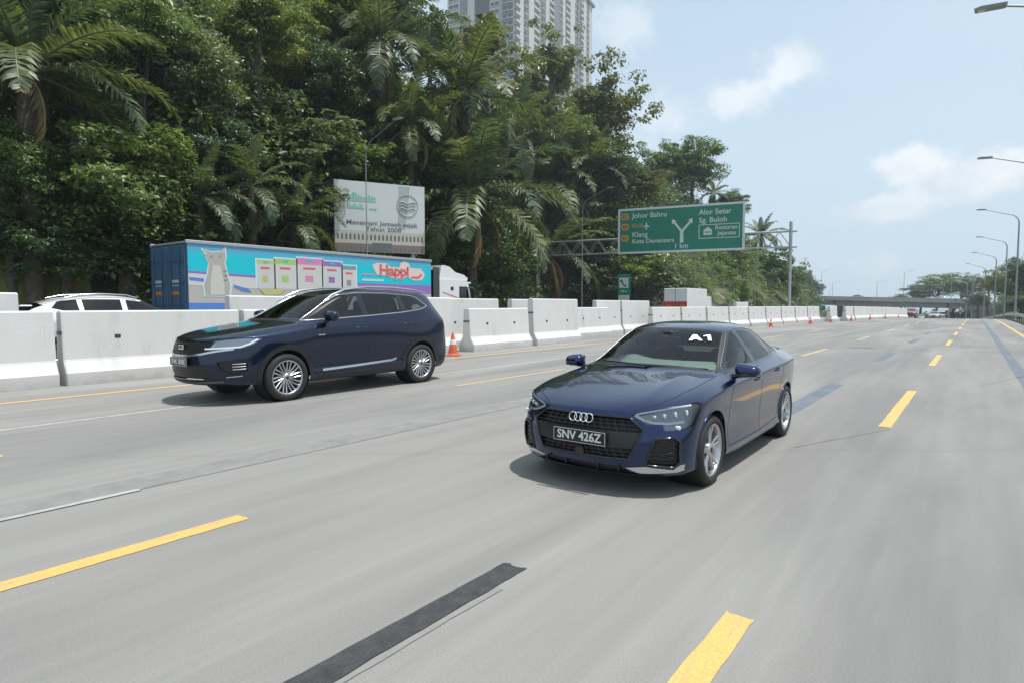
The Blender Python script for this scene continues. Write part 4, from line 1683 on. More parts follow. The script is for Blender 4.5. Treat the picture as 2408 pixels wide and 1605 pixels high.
# ================================================================== the blue sedan
def build_sedan():
    S = .961
    root = empty('sedan_car', (-2.625, 4.426, 0.0), 0.0, S)
    tag(root, 'glossy dark blue saloon car with four-ring emblem and A1 sticker on its windscreen', 'car')
    M_SIDECLEAR = glass('clear_side_glass', (.62, .68, .67), 1.6)
    rows = [
        [(0, .085, .712), (.22, .095, .712), (.43, .140, .708), (.60, .215, .738), (.755, .345, .775), (.850, .500, .765)],
        [(0, .200, .772), (.24, .215, .775), (.46, .270, .790), (.63, .370, .812), (.78, .520, .830), (.875, .680, .800)],
        [(0, .600, .862), (.25, .610, .870), (.47, .650, .889), (.65, .730, .886), (.80, .820, .878), (.890, .930, .832)],
        [(0, 1.02, .935), (.26, 1.03, .941), (.49, 1.07, .953), (.67, 1.14, .934), (.80, 1.17, .916), (.893, 1.20, .850)],
        [(0, 1.215, .968), (.26, 1.235, .968), (.50, 1.30, .962), (.69, 1.42, .950), (.815, 1.42, .934), (.895, 1.42, .864)],
        [(0, 1.40, 1.065), (.25, 1.42, 1.065), (.47, 1.48, 1.058), (.655, 1.60, 1.04), (.822, 1.62, .948), (.896, 1.64, .872)],
        [(0, 1.78, 1.262), (.23, 1.80, 1.260), (.42, 1.84, 1.250), (.606, 1.94, 1.228), (.826, 1.93, .962), (.897, 1.93, .880)],
        [(0, 2.05, 1.385), (.21, 2.06, 1.383), (.395, 2.10, 1.373), (.568, 2.20, 1.342), (.827, 2.2, .975), (.897, 2.2, .888)],
        [(0, 2.50, 1.432), (.21, 2.50, 1.430), (.39, 2.50, 1.418), (.566, 2.50, 1.382), (.826, 2.5, .988), (.897, 2.5, .897)],
        [(0, 2.97, 1.424), (.21, 2.97, 1.421), (.395, 2.97, 1.408), (.558, 2.94, 1.364), (.82, 2.85, 1.004), (.896, 2.85, .907)],
        [(0, 3.28, 1.372), (.20, 3.28, 1.369), (.39, 3.26, 1.352), (.55, 3.23, 1.302), (.812, 3.15, 1.018), (.894, 3.15, .917)],
        [(0, 3.75, 1.190), (.22, 3.73, 1.186), (.42, 3.69, 1.174), (.59, 3.62, 1.145), (.79, 3.5, 1.025), (.888, 3.5, .927)],
        [(0, 3.90, 1.100), (.22, 3.88, 1.098), (.44, 3.85, 1.09), (.63, 3.82, 1.07), (.77, 3.8, 1.015), (.870, 3.8, .932)],
        [(0, 4.20, 1.085), (.23, 4.19, 1.083), (.45, 4.17, 1.075), (.63, 4.12, 1.05), (.745, 4.08, 1.00), (.838, 4.06, .935)],
        [(0, 4.40, 1.090), (.23, 4.39, 1.085), (.44, 4.365, 1.07), (.60, 4.32, 1.04), (.70, 4.26, .99), (.780, 4.2, .938)]]

    def wall(t, P, i, j, R, Cn):
        if i == 0:
            fr = [(.042, .640), (.074, .545), (.088, .44), (.082, .33), (.066, .245), (.030, .185), (-.05, .165)]
            cn = [(.028, .675), (.056, .585), (.082, .48), (.084, .36), (.066, .262), (.030, .192), (-.05, .168)]
            co = [(.016, .690), (.024, .600), (.026, .50), (.022, .38), (.012, .270), (-.004, .195), (-.06, .17)]
            w = (0, .02, .2, .6, 1, 0)[j]
            if j == Cn:
                return co
            return [(a_[0] * (1 - w) + b_[0] * w, a_[1] * (1 - w) + b_[1] * w) for a_, b_ in zip(fr, cn)]
        if i == R - 1 and j < Cn:
            return [(.03, .98), (.06, .86), (.07, .70), (.08, .55), (.07, .38), (.03, .28), (-.05, .24)]
        sd = [(.004, .800), (-.004, .700), (-.016, .58), (-.032, .44), (-.022, .32), (-.008, .228), (-.06, .185)]
        out = []
        for (o, z) in sd:
            for yc in (.86, 3.496):
                d = (P.y - yc) / .34
                o += .016 * math.exp(-d * d) * math.exp(-((z - .52) / .22) ** 2)
            out.append((o, z))
        return out
    cr = [('wall', 0, 0, 5, 19, .62), ('row', 0, 0, 0, 5, .75), ('col', 3, 0, 5, 10, .35), ('col', 4, 0, 4, 12, .45), ('wall', 6, 0, 0, 40, .4), ('col', 2, 0, 0, 4, .9)]
    build_sedan.cage = (rows, wall, cr)
    B = CarBody(rows, wall, cr)
    blue = paint('navy_blue_paint', (0.0046, 0.0180, 0.082), .85, .20)
    side = lambda s: (lambda c: c.x * s > .35)
    front = lambda c: c.y < .95
    FA, RA, AZ = .86, 3.496, .318
    # wheel arches
    for s in (1, -1):
        for ya in (FA, RA):
            B.cut(circle_poly(ya, AZ + .012, .350, 30), 'x', lambda c, s=s: c.x * s > .45 and c.z < .8).free()
    # windscreen
    wsp = [(-.725, .952), (-.62, .972), (-.35, .985), (0, .99), (.35, .985), (.62, .972), (.725, .952), (.553, 1.330), (.40, 1.352), (0, 1.362), (-.40, 1.352), (-.553, 1.330)]
    ws = B.cut(wsp, 'y', lambda c: 1.15 < c.y < 2.03 + .45 * c.x * c.x and c.z > .94)
    wsi = [(-.675, .978), (-.35, 1.010), (0, 1.016), (.35, 1.010), (.675, .978), (.530, 1.315), (.40, 1.336), (0, 1.346), (-.40, 1.336), (-.530, 1.315)]
    wg = B.cut(wsi, 'y', lambda c: True, bm=ws)
    wf = B.finish(ws, 'windscreen_frame', M_BLACK, root)
    B.finish(wg, 'windscreen', M_WS, root)
    # rear window
    rw = B.cut([(-.60, 1.135), (.60, 1.135), (.46, 1.325), (.2, 1.34), (-.2, 1.34), (-.46, 1.325)], 'y', lambda c: c.y > 3.0 and c.z > 1.05)
    B.finish(rw, 'rear_window', M_SIDECLEAR, root)
    # daylight openings
    dlo = [(1.47, .953), (2.3, .985), (3.0, 1.018), (3.40, 1.050), (3.35, 1.120), (3.17, 1.258), (2.98, 1.318), (2.7, 1.350), (2.4, 1.353), (2.16, 1.325), (1.94, 1.208), (1.71, 1.080)]
    gl1 = [(1.60, .985), (2.27, 1.008), (2.27, 1.325), (2.17, 1.302), (1.96, 1.190), (1.76, 1.080)]
    gl2 = [(2.38, 1.012), (3.00, 1.040), (3.08, 1.256), (2.96, 1.296), (2.7, 1.328), (2.38, 1.332)]
    gl3 = [(3.06, 1.046), (3.34, 1.066), (3.29, 1.14), (3.13, 1.240)]
    chrome_pts = []
    for s in (1, -1):
        f = B.cut(dlo, 'x', lambda c, s=s: c.x * s > .3 and c.z > .9)
        for g_, nm in ((gl1, 'front_door_window'), (gl2, 'rear_door_window'), (gl3, 'quarter_window')):
            gb = B.cut(g_, 'x', lambda c, s=s: c.x * s > .3, bm=f)
            B.finish(gb, nm, M_SIDECLEAR, root)
        B.finish(f, 'window_frame', M_GLOSSBLACK, root)
    # headlamps, grille and intakes, cut in front view
    HL = [(.425, .690), (.50, .716), (.62, .742), (.74, .770), (.835, .790), (.868, .775), (.862, .690), (.848, .600), (.80, .575), (.690, .570), (.668, .622), (.57, .618), (.50, .650)]
    INT = [(.630, .505), (.755, .515), (.790, .480), (.790, .310), (.755, .262), (.560, .285)]
    GR = [(-.415, .668), (.415, .668), (.540, .575), (.430, .322), (-.430, .322), (-.540, .575)]
    gr = B.cut(GR, 'y', front)
    BLD = [(.40, .250), (.56, .270), (.745, .243), (.790, .285), (.812, .285), (.800, .228), (.72, .203), (.50, .207)]
    for s in (1, -1):
        bb = B.cut(BLD if s > 0 else mirror_poly(BLD), 'y', lambda c, s=s: c.y < .6 and c.x * s > 0)
        B.finish(bb, 'bumper_blade', M_CHROME, root, push=.005)
    lip = B.cut([(-.36, .262), (.36, .262), (.45, .205), (-.45, .205)], 'y', front)
    lamps = {}
    for s in (1, -1):
        lamps[s] = B.cut(HL if s > 0 else mirror_poly(HL), 'y', lambda c, s=s: c.y < .70 and c.x * s > 0)
        it = B.cut(INT if s > 0 else mirror_poly(INT), 'y', lambda c, s=s: c.y < .7 and c.x * s > 0)
        ito = B.finish(it, 'air_intake', M_BLACK, root, push=-.022)
        IF = INT if s > 0 else mirror_poly(INT)
        fm = MB()
        L = [p for p, n in B.on(IF, 'y', 1, .003, .03, True)]
        fm.tube(L, .010, 6, caps=False)
        fm.build('rim', M_GLOSSBLACK, ito)
        hm = MB()
        for zz in (.30, .34, .38, .42, .46):
            x0, x1 = .58 + (zz - .285) * .28, .775
            zz2 = [(x0, zz), (x0 + (x1 - x0) * .3, zz + .012), (x0 + (x1 - x0) * .5, zz - .006), (x0 + (x1 - x0) * .8, zz + .010), (x1, zz)]
            hm.tube([p for p, n in B.on([(x * s, z) for x, z in zz2], 'y', 1, -.012, .02)], .0045, 5)
        hm.build('honeycomb_mesh', M_GLOSSBLACK, ito)
    # headlamp: dark housing pushed in, lamp units, clear lens on the shell
    for s in (1, -1):
        lb = lamps[s]
        hs = lb.copy()
        lens = B.finish(lb, 'headlamp', M_LENS, root)
        B.finish(hs, 'housing', pbr('lamp_housing', (.24, .25, .27), .25, metal=.8), lens, push=-.020)
        dm = MB()
        L = B.on([(x * s, z) for x, z in [(.455, .690), (.53, .655), (.60, .635), (.70, .628), (.80, .640)]], 'y', 1, -.004, .03)
        B.ribbon(dm, L, .022)
        L = B.on([(x * s, z) for x, z in [(.46, .697), (.56, .722), (.70, .752), (.82, .772)]], 'y', 1, -.004, .03)
        B.ribbon(dm, L, .018)
        dm.build('light_strip', M_LAMPWHITE, lens)
        pm = MB()
        for (x, z, r) in ((.60, .678, .020), (.665, .688, .022), (.735, .700, .024), (.800, .712, .024)):
            h_ = B.on([(x * s, z), (x * s + .001, z)], 'y', 1, -.012, .01)
            if h_:
                pm.box(h_[0][0], (r * 2.0, .016, r * 1.9), bev=.006)
        pm.build('projector', M_LAMPWHITE, lens)
        pm = MB()
        h_ = B.on([(.755 * s, .598), (.756 * s, .598)], 'y', 1, -.02, .01)
        if h_:
            pm.box(h_[0][0], (.10, .03, .035), bev=.008)
        pm.build('lower_lamp', M_LAMPWHITE, lens)
    # grille
    g2 = B.finish(gr, 'grille', M_BLACK, root, push=-.045)
    fr = MB()
    fr.tube([p for p, n in B.on(GR, 'y', 1, .002, .03, True)], .012, 6, caps=False)
    fr.build('surround', M_GLOSSBLACK, g2)
    sl = MB()

    def gx(z):
        return .415 + (.668 - z) / (.668 - .575) * .125 if z > .575 else .43 + (z - .322) / (.575 - .322) * .11
    for z in (.642, .608, .575):
        L = B.on([(-gx(z) + .01, z), (gx(z) - .01, z)], 'y', 1, -.010, .04)
        sl.tube([p for p, n in L], .0055, 5)
    for z in (.352, .385):
        L = B.on([(-gx(z) + .01, z), (gx(z) - .01, z)], 'y', 1, -.010, .04)
        sl.tube([p for p, n in L], .0055, 5)
    sl.build('slat', M_GLOSSBLACK, g2)
    dg_ = MB()
    for k in range(-8, 9):
        x = k * .066
        for (za, zb, sh) in ((.560, .665, .045), (.325, .415, .035)):
            for sg in (1,):
                p0, p1 = (x + (.0 if x > 0 else 0), za), (x - math.copysign(sh, x) if k else x, zb)
                if abs(p0[0]) < gx(za) - .01 and abs(p1[0]) < gx(zb) - .01 and not (za > .5 and abs(x) < .10 and False):
                    dg_.tube([p for p, n in B.on([p0, p1], 'y', 1, -.014, .03)], .006, 5)
    tag(dg_.build('diagonal_rib', pbr('grille_satin', (.03, .03, .033), .3), g2), kind='stuff')
    bn = MB()
    zs = [.415, .46, .505, .552]
    xs = [k / 12 for k in range(-12, 13)]
    V, F = [], []
    for z in zs:
        for x in xs:
            h_ = B.on([(x * (gx(z) - .012), z), (x * (gx(z) - .012) + .0005, z)], 'y', 1, -.002, .01)
            V.append(h_[0][0])
    nx = len(xs)
    F = [(a * nx + b, a * nx + b + 1, (a + 1) * nx + b + 1, (a + 1) * nx + b) for a in range(3) for b in range(nx - 1)]
    bn.add(V, F, True)
    bn.build('plate_panel', pbr('satin_black', (.018, .018, .019), .38), g2)
    part('radar_cover', M_GLOSSBLACK, g2, lambda m: m.prism([(-.045, .352), (-.028, .388), (.028, .388), (.045, .352), (.028, .318), (-.028, .318)], .012, -.002, 'xz'))
    # rings: four linked rings standing on the grille's upper edge
    rg = MB()
    th = math.radians(14)
    for k in range(4):
        cx = (k - 1.5) * .0535
        pts = []
        for q in range(29):
            a = 2 * PI * q / 28
            u, v = cx + .0375 * math.cos(a), .0375 * math.sin(a)
            pts.append((u, .016 + v * math.sin(th), .645 + v * math.cos(th)))
        rg.tube(pts, .0052, 6, caps=False)
    rg.build('ring_emblem', pbr('bright_chrome', (.85, .86, .87), .12, metal=1.0), root)
    # number plate
    pl = part('number_plate', pbr('plate_black', (.012, .012, .013), .35), root, lambda m: m.box((0, -.014, .482), (.525, .012, .118), bev=.004))
    bd = MB()
    for (c, sz) in (((0, -.0205, .537), (.515, .002, .0035)), ((0, -.0205, .427), (.515, .002, .0035)), ((-.256, -.0205, .482), (.0035, .002, .1065)), ((.256, -.0205, .482), (.0035, .002, .1065))):
        bd.box(c, sz)
    M_PW = pbr('plate_white', (.72, .72, .70), .5)
    bd.build('border', M_PW, pl)
    text_obj('lettering', 'SNV 426Z', .105, M_PW, pl, (0, -.0215, .481), (1, 0, 0), (0, 0, 1), bold=.022, squeeze=.98)
    # lower lip
    lp = B.finish(lip, 'lower_grille', M_BLACK, root, push=-.02)
    part('divider', M_GLOSSBLACK, lp, lambda m: [m.box((x, .045, .235), (.010, .03, .045)) for x in (-.36, -.16, .16, .36)])
    sp = MB()
    L = B.on([(-.80, .205), (-.5, .192), (0, .190), (.5, .192), (.80, .205)], 'y', 1, .006, .04)
    B.ribbon(sp, L, .028)
    sp.build('front_splitter', blue, root)
    # sill blades
    for s in (1, -1):
        sb = MB()
        for y0, y1 in ((1.24, 3.10),):
            V, F = [], []
            n = 16
            for k in range(n + 1):
                y = y0 + (y1 - y0) * k / n
                ed = min(1, k / 2, (n - k) / 2)
                zt = .255 + .012 * k / n
                V += [(s * (.868), y, zt), (s * (.868 + .030 * ed), y, zt - .022), (s * (.868 + .026 * ed), y, zt - .050), (s * .84, y, zt - .07)]
            for k in range(n):
                for q in range(3):
                    F.append((k * 4 + q, k * 4 + q + 1, (k + 1) * 4 + q + 1, (k + 1) * 4 + q))
            sb.add(V, F, True)
        sb.build('sill_blade', pbr('sill_grey', (.16, .165, .17), .3, metal=.7), root)
    # panel gaps
    sm = MB()
    for s in (1, -1):
        B.seam(sm, [(.425 * s, .16), (.60 * s, .30), (.68 * s, .48), (.735 * s, .80), (.745 * s, 1.15), (.742 * s, 1.33)], 'z')
        B.seam(sm, [(1.30, .27), (1.275, .50), (1.30, .75), (1.40, .90), (1.44, .945)], 'x', s)
        B.seam(sm, [(2.33, .27), (2.345, .6), (2.335, .85), (2.33, .98)], 'x', s)
        B.seam(sm, [(3.07, .33), (3.10, .62), (3.27, .85), (3.30, 1.0), (3.27, 1.04)], 'x', s)
        B.seam(sm, [(1.30, .275), (2.33, .27), (3.07, .31)], 'x', s)
    tag(sm.build('panel_gap', M_SEAM, root), kind='stuff')
    # sharp crease on the flank and two on the bonnet: fine raised lines
    # chrome round the windows
    for s in (1, -1):
        ch = MB()
        L = B.on(dlo, 'x', s, .002, .03, True)
        ch.tube([p for p, n in L], .0045, 5, caps=False)
        ch.build('window_trim', pbr('window_chrome', (.34, .35, .36), .35, metal=1.0), root)
    # door handles
    for s in (1, -1):
        for yc, z in ((2.16, .842), (2.98, .872)):
            hm = MB()
            L = B.on([(yc - .10, z - .004), (yc - .05, z), (yc + .05, z + .004), (yc + .10, z + .004)], 'x', s, .0, .02)
            pts = []
            for k, (p, n) in enumerate(L):
                t = k / (len(L) - 1)
                pts.append(p + n * (.026 * min(1, 4 * t, 4 * (1 - t))))
            hm.tube(pts, .011, 8)
            hm.build('door_handle', blue, root)
    # mirrors
    for s in (1, -1):
        def shell(m, s=s):
            V, F = [], []
            n, k = 14, 7
            for a in range(k + 1):
                u = a / k
                w = math.sin(PI * (0.10 + .88 * (1 - u)) if u < 1 else .02)
                xc = .865 + .225 * u
                ry = .115 * (1 - .25 * u) * (1 if 0 < a < k else .55)
                rz = .080 * (1 - .35 * u) * (1 if 0 < a < k else .5)
                for q in range(n):
                    th = 2 * PI * q / n
                    y = math.cos(th) * ry
                    y = y * (.55 if y > 0 else 1.0)
                    V.append((s * xc, 1.53 + y + .02 * u, .985 + math.sin(th) * rz - .008 * u))
            for a in range(k):
                for q in range(n):
                    F.append((a * n + q, a * n + (q + 1) % n, (a + 1) * n + (q + 1) % n, (a + 1) * n + q))
            F.append(tuple(range(n)))
            F.append(tuple(k * n + q for q in range(n)))
            m.add(V, F, True)
        mi = part('door_mirror', blue, root, shell)
        part('mirror_glass', M_CHROME, mi, lambda m, s=s: m.box((s * .97, 1.60, .985), (.18, .006, .11), bev=.003))
        part('mirror_stalk', M_GLOSSBLACK, mi, lambda m, s=s: m.tube([(s * .80, 1.52, .915), (s * .88, 1.53, .93), (s * .95, 1.53, .945)], [.03, .026, .03], 8))
        part('indicator', M_BLACK, mi, lambda m, s=s: m.tube([(s * .90, 1.435, .945), (s * .98, 1.445, .942), (s * 1.06, 1.48, .945)], .014, 6))
    # tail lamps, badge
    for s in (1, -1):
        tl = B.cut([(s * .36, .90), (s * .74, .90), (s * .78, .99), (s * .42, .985)], 'y', lambda c, s=s: c.y > 4.0 and c.x * s > 0)
        B.finish(tl, 'tail_lamp', M_REDLENS, root)
    # wheel wells, underside
    part('underbody_light_block', M_BLACK, root, lambda m: [m.box((0, 2.3, .26), (1.05, 3.6, .14)), m.box((0, 2.18, .33), (1.60, 1.75, .20))])  # dark boxes added under the shell: solid ground shadow, no light leaking through
    for s in (1, -1):
        for ya in (FA, RA):
            part('wheel_well', M_BLACK, root, lambda m, s=s, ya=ya: [m.lathe([(.352, s * .56), (.352, s * .855)], 30, 'x', (0, ya, AZ + .012)), m.lathe([(.0, s * .56), (.352, s * .56)], 30, 'x', (0, ya, AZ + .012))])
    for s in (1, -1):
        for ya in (FA, RA):
            lps = MB()
            L = B.on([p for p in circle_poly(ya, AZ + .012, .352, 30, math.radians(-22), math.radians(206))], 'x', s, .0, .05)
            lps.tube([p + n * .001 for p, n in L], .007, 6)
            lps.build('arch_lip', blue, root)
    B.finish(B.bm, 'body', blue, root)
    for s in (1, -1):
        for ya, sp_ in ((FA, .3), (RA, .75)):
            make_wheel(root, .318, .236, .225, 'twin', None, (s * .768, ya, .318), s < 0, sp_ if s > 0 else -sp_)
    # cabin
    ds = MB()
    n = 12
    V = []
    for k in range(n + 1):
        x = -.68 + 1.36 * k / n
        bow = .10 * (x / .68) ** 2
        for (y, z) in ((1.27, .955), (1.50, .975), (1.75, .970), (1.86, .93), (1.88, .80), (1.86, .60)):
            hump = .045 * math.exp(-((x + .36) / .17) ** 2) if 1.6 < y < 1.8 else 0
            V.append((x, y + bow, z + hump + .055 * sstep((y - 1.3) / .35)))
    F = [(k * 6 + q, k * 6 + q + 1, (k + 1) * 6 + q + 1, (k + 1) * 6 + q) for k in range(n) for q in range(5)]
    ds.add(V, F, True)
    ds.build('dashboard', pbr('dash_grey', (.26, .29, .28), .7, noise=.1, nscale=30), root)
    part('display_screen', M_GLOSSBLACK, root, lambda m: m.box((.02, 1.80, .985), (.24, .02, .10), bev=.005))
    stw = MB()
    pts = []
    for q in range(25):
        a = 2 * PI * q / 24
        u, v = .182 * math.cos(a), .182 * math.sin(a)
        pts.append((-.36 + u, 2.06 - v * .42, .90 + v * .88 - .02))
    stw.tube(pts, .015, 8, caps=False)
    stw.tube([(-.53, 2.07, .88), (-.36, 2.04, .88), (-.19, 2.07, .88)], .02, 6)
    stw.tube([(-.36, 2.05, .88), (-.36, 1.85, .82)], .03, 8)
    stw.build('steering_wheel', M_BLACK, root)
    M_SEAT = pbr('seat_dark', (.085, .08, .08), .75)
    for x in (-.36, .36):
        st = MB()
        st.box((x, 2.42, .50), (.50, .50, .16), bev=.06)
        Vb = []
        for (z, y, w, d) in ((.52, 2.62, .24, .07), (.75, 2.70, .25, .065), (1.0, 2.78, .22, .055), (1.10, 2.81, .15, .04)):
            for (a_, b_) in ((-1, -1), (-.6, -1.35), (.6, -1.35), (1, -1), (1, 1), (-1, 1)):
                Vb.append((x + a_ * w, y + b_ * d, z))
        Fb = [(l * 6 + q, l * 6 + (q + 1) % 6, (l + 1) * 6 + (q + 1) % 6, (l + 1) * 6 + q) for l in range(3) for q in range(6)] + [tuple(18 + q for q in range(6))]
        st.add(Vb, Fb, True)
        se = st.build('front_seat', M_SEAT, root)
        part('headrest', M_SEAT, se, lambda m, x=x: m.box((x, 2.80, 1.175), (.26, .10, .16), bev=.04))
    part('rear_seat', M_SEAT, root, lambda m: [m.box((0, 3.15, .55), (1.25, .5, .2), bev=.05), m.box((0, 3.45, .82), (1.25, .16, .5), bev=.06)])
    part('cabin_floor', M_CABIN, root, lambda m: [m.box((0, 2.5, .38), (1.55, 2.4, .05)), m.box((0, 1.35, .6), (1.5, .05, .5)), m.box((0, 3.62, .7), (1.4, .04, .6))])
    part('rear_view_mirror', M_BLACK, root, lambda m: [m.box((.0, 1.98, 1.235), (.22, .03, .065), bev=.012), m.tube([(0, 1.97, 1.25), (0, 1.93, 1.31)], .012, 6), m.box((0, 1.92, 1.305), (.12, .10, .045), bev=.015)])
    part('dash_camera', M_BLACK, root, lambda m: [m.box((-.52, 1.62, 1.06), (.09, .05, .05), bev=.008), m.tube([(-.52, 1.62, 1.04), (-.56, 1.60, .985)], .008, 6)])
    part('headliner_board', pbr('headliner', (.10, .10, .10), .9), root, lambda m: m.box((0, 2.6, 1.335), (.80, .60, .01)))  # flat headliner board hung below the roof
    wi = MB()
    for (x0, y0, z0, x1, y1, z1) in ((.62, 1.44, .985, .02, 1.27, 1.005), (.05, 1.26, 1.0, -.50, 1.34, 1.02)):
        wi.tube([(x0, y0 - .02, z0), ((x0 + x1) / 2, (y0 + y1) / 2 - .03, (z0 + z1) / 2 + .006), (x1, y1 - .02, z1)], .008, 6)
    wi.build('wiper', M_BLACK, root)
    # the sticker on the upper corner of the windscreen
    Lp = B.on([(.375, 1.262), (.376, 1.262)], 'y', 1, .004, .01)
    p, n = Lp[0]
    uz = (Vector((0, 0, 1)) - n * n.z).normalized()
    ux = uz.cross(n)
    wh_ = pbr('sticker_white', (.85, .85, .84), .5)
    st = MB()
    q = p + n * .004

    def poly(pts):
        st.add([q + ux * a_ + uz * b_ for a_, b_ in pts], [tuple(range(len(pts)))])
    poly([(-.125, -.062), (-.085, -.062), (-.068, -.020), (-.052, .024), (-.052, .062), (-.072, .062)])          # A, left stroke
    poly([(-.052, .062), (-.052, .024), (-.036, -.020), (-.019, -.062), (.021, -.062), (-.032, .062)])            # A, right stroke
    poly([(-.082, -.036), (-.022, -.036), (-.033, -.008), (-.071, -.008)])                                          # A, bar
    poly([(.075, -.062), (.112, -.062), (.112, .062), (.082, .062), (.075, .030)])                                 # 1, stem
    poly([(.035, .022), (.075, .030), (.082, .062), (.035, .042)])                                                 # 1, flag
    st.build('race_sticker', wh_, root)
    return root, B


SEDAN, SEDAN_B = build_sedan()

# ================================================================== sport-utility cars
SUV_ROWS = [
    [(0, .10, .995), (.25, .115, .995), (.50, .19, .99), (.70, .33, 1.0), (.85, .53, 1.02), (.925, .74, 1.015)],
    [(0, .25, 1.055), (.27, .27, 1.06), (.52, .35, 1.065), (.72, .50, 1.07), (.865, .72, 1.07), (.953, .92, 1.035)],
    [(0, .75, 1.145), (.27, .76, 1.15), (.52, .82, 1.155), (.72, .92, 1.155), (.875, 1.05, 1.135), (.965, 1.18, 1.06)],
    [(0, 1.2, 1.20), (.28, 1.22, 1.205), (.54, 1.28, 1.205), (.74, 1.38, 1.20), (.88, 1.42, 1.175), (.968, 1.45, 1.085)],
    [(0, 1.38, 1.228), (.28, 1.40, 1.228), (.54, 1.47, 1.225), (.76, 1.60, 1.218), (.885, 1.62, 1.20), (.97, 1.64, 1.10)],
    [(0, 1.58, 1.33), (.27, 1.60, 1.33), (.52, 1.67, 1.325), (.735, 1.80, 1.31), (.89, 1.82, 1.22), (.97, 1.85, 1.11)],
    [(0, 1.98, 1.55), (.25, 2.0, 1.55), (.48, 2.05, 1.54), (.685, 2.15, 1.52), (.895, 2.12, 1.24), (.972, 2.12, 1.125)],
    [(0, 2.26, 1.71), (.24, 2.27, 1.71), (.46, 2.32, 1.70), (.65, 2.40, 1.665), (.897, 2.4, 1.26), (.972, 2.4, 1.135)],
    [(0, 2.75, 1.80), (.24, 2.75, 1.798), (.46, 2.75, 1.79), (.640, 2.75, 1.750), (.898, 2.75, 1.288), (.973, 2.75, 1.15)],
    [(0, 3.4, 1.815), (.24, 3.4, 1.813), (.46, 3.4, 1.805), (.635, 3.4, 1.76), (.897, 3.4, 1.335), (.973, 3.4, 1.165)],
    [(0, 4.1, 1.79), (.24, 4.1, 1.788), (.46, 4.1, 1.775), (.63, 4.1, 1.73), (.89, 4.05, 1.39), (.97, 4.05, 1.18)],
    [(0, 4.62, 1.735), (.24, 4.61, 1.735), (.45, 4.59, 1.72), (.615, 4.55, 1.68), (.85, 4.45, 1.44), (.955, 4.45, 1.19)],
    [(0, 4.80, 1.40), (.26, 4.79, 1.40), (.5, 4.77, 1.395), (.68, 4.72, 1.38), (.83, 4.66, 1.34), (.935, 4.62, 1.195)],
    [(0, 4.90, 1.20), (.26, 4.895, 1.2), (.5, 4.87, 1.195), (.70, 4.83, 1.19), (.83, 4.78, 1.18), (.91, 4.72, 1.17)]]


for _ri, _sh in ((3, .08), (4, .12), (5, .12), (6, .08), (7, .04)):      # screen set well forward
    SUV_ROWS[_ri] = [(_x, _y - _sh, _z) for _x, _y, _z in SUV_ROWS[_ri]]
for _rw in SUV_ROWS:                       # a slightly longer nose and tail
    for _k, (_x, _y, _z) in enumerate(_rw):
        if _y < 1.0:
            _y -= .07 * (1 - _y)
        elif _y > 4.3:
            _y += (_y - 4.3) * .12
        _rw[_k] = (_x, _y, _z)


def suv_wall(t, P, i, j, R, Cn):
    if i == 0:
        w = (0, .02, .2, .5, .85, 1)[j]
        fr = [(.030, .93), (.055, .82), (.085, .70), (.095, .58), (.085, .46), (.05, .37), (-.02, .31)]
        co = [(.018, .93), (.030, .80), (.032, .68), (.030, .56), (.026, .44), (.01, .35), (-.04, .30)]
        return [(a[0] * (1 - w) + b[0] * w, a[1] * (1 - w) + b[1] * w) for a, b in zip(fr, co)]
    if i == R - 1 and j < Cn:
        return [(.03, 1.05), (.04, .92), (.06, .80), (.07, .65), (.06, .48), (.03, .38), (-.05, .33)]
    sd = [(.006, .975), (.000, .84), (-.014, .69), (-.034, .55), (-.020, .43), (-.01, .32), (-.07, .27)]
    out = []
    for (o, z) in sd:
        for yc in (1.15, 4.07):
            d = (P.y - yc) / .42
            o += .022 * math.exp(-d * d) * math.exp(-((z - .72) / .26) ** 2)
        out.append((o, z))
    return out


SUV_CR = [('wall', 0, 0, 5, 18, .55), ('row', 0, 0, 0, 5, .7), ('col', 3, 0, 5, 11, .35), ('col', 4, 0, 4, 11, .4), ('row', 11, 0, 0, 4, .4)]
SUV_DLO = [(1.52, 1.238), (2.2, 1.268), (2.9, 1.305), (3.6, 1.352), (4.12, 1.405), (4.36, 1.470), (4.18, 1.640), (4.05, 1.675), (3.4, 1.712), (2.75, 1.708), (2.35, 1.660), (2.04, 1.520), (1.74, 1.350)]
SUV_WS = [(-.79, 1.222), (-.6, 1.232), (-.3, 1.24), (0, 1.243), (.3, 1.24), (.6, 1.232), (.79, 1.222), (.66, 1.645), (.45, 1.672), (0, 1.682), (-.45, 1.672), (-.66, 1.645)]
SUV_GL = [([(1.68, 1.270), (2.72, 1.322), (2.72, 1.682), (2.37, 1.636), (2.07, 1.505), (1.80, 1.362)], 'front_door_window'),
          ([(2.84, 1.328), (3.66, 1.380), (3.66, 1.680), (3.4, 1.690), (2.84, 1.688)], 'rear_door_window'),
          ([(3.76, 1.388), (4.10, 1.425), (4.29, 1.478), (4.14, 1.625), (4.03, 1.655), (3.76, 1.674)], 'quarter_window')]


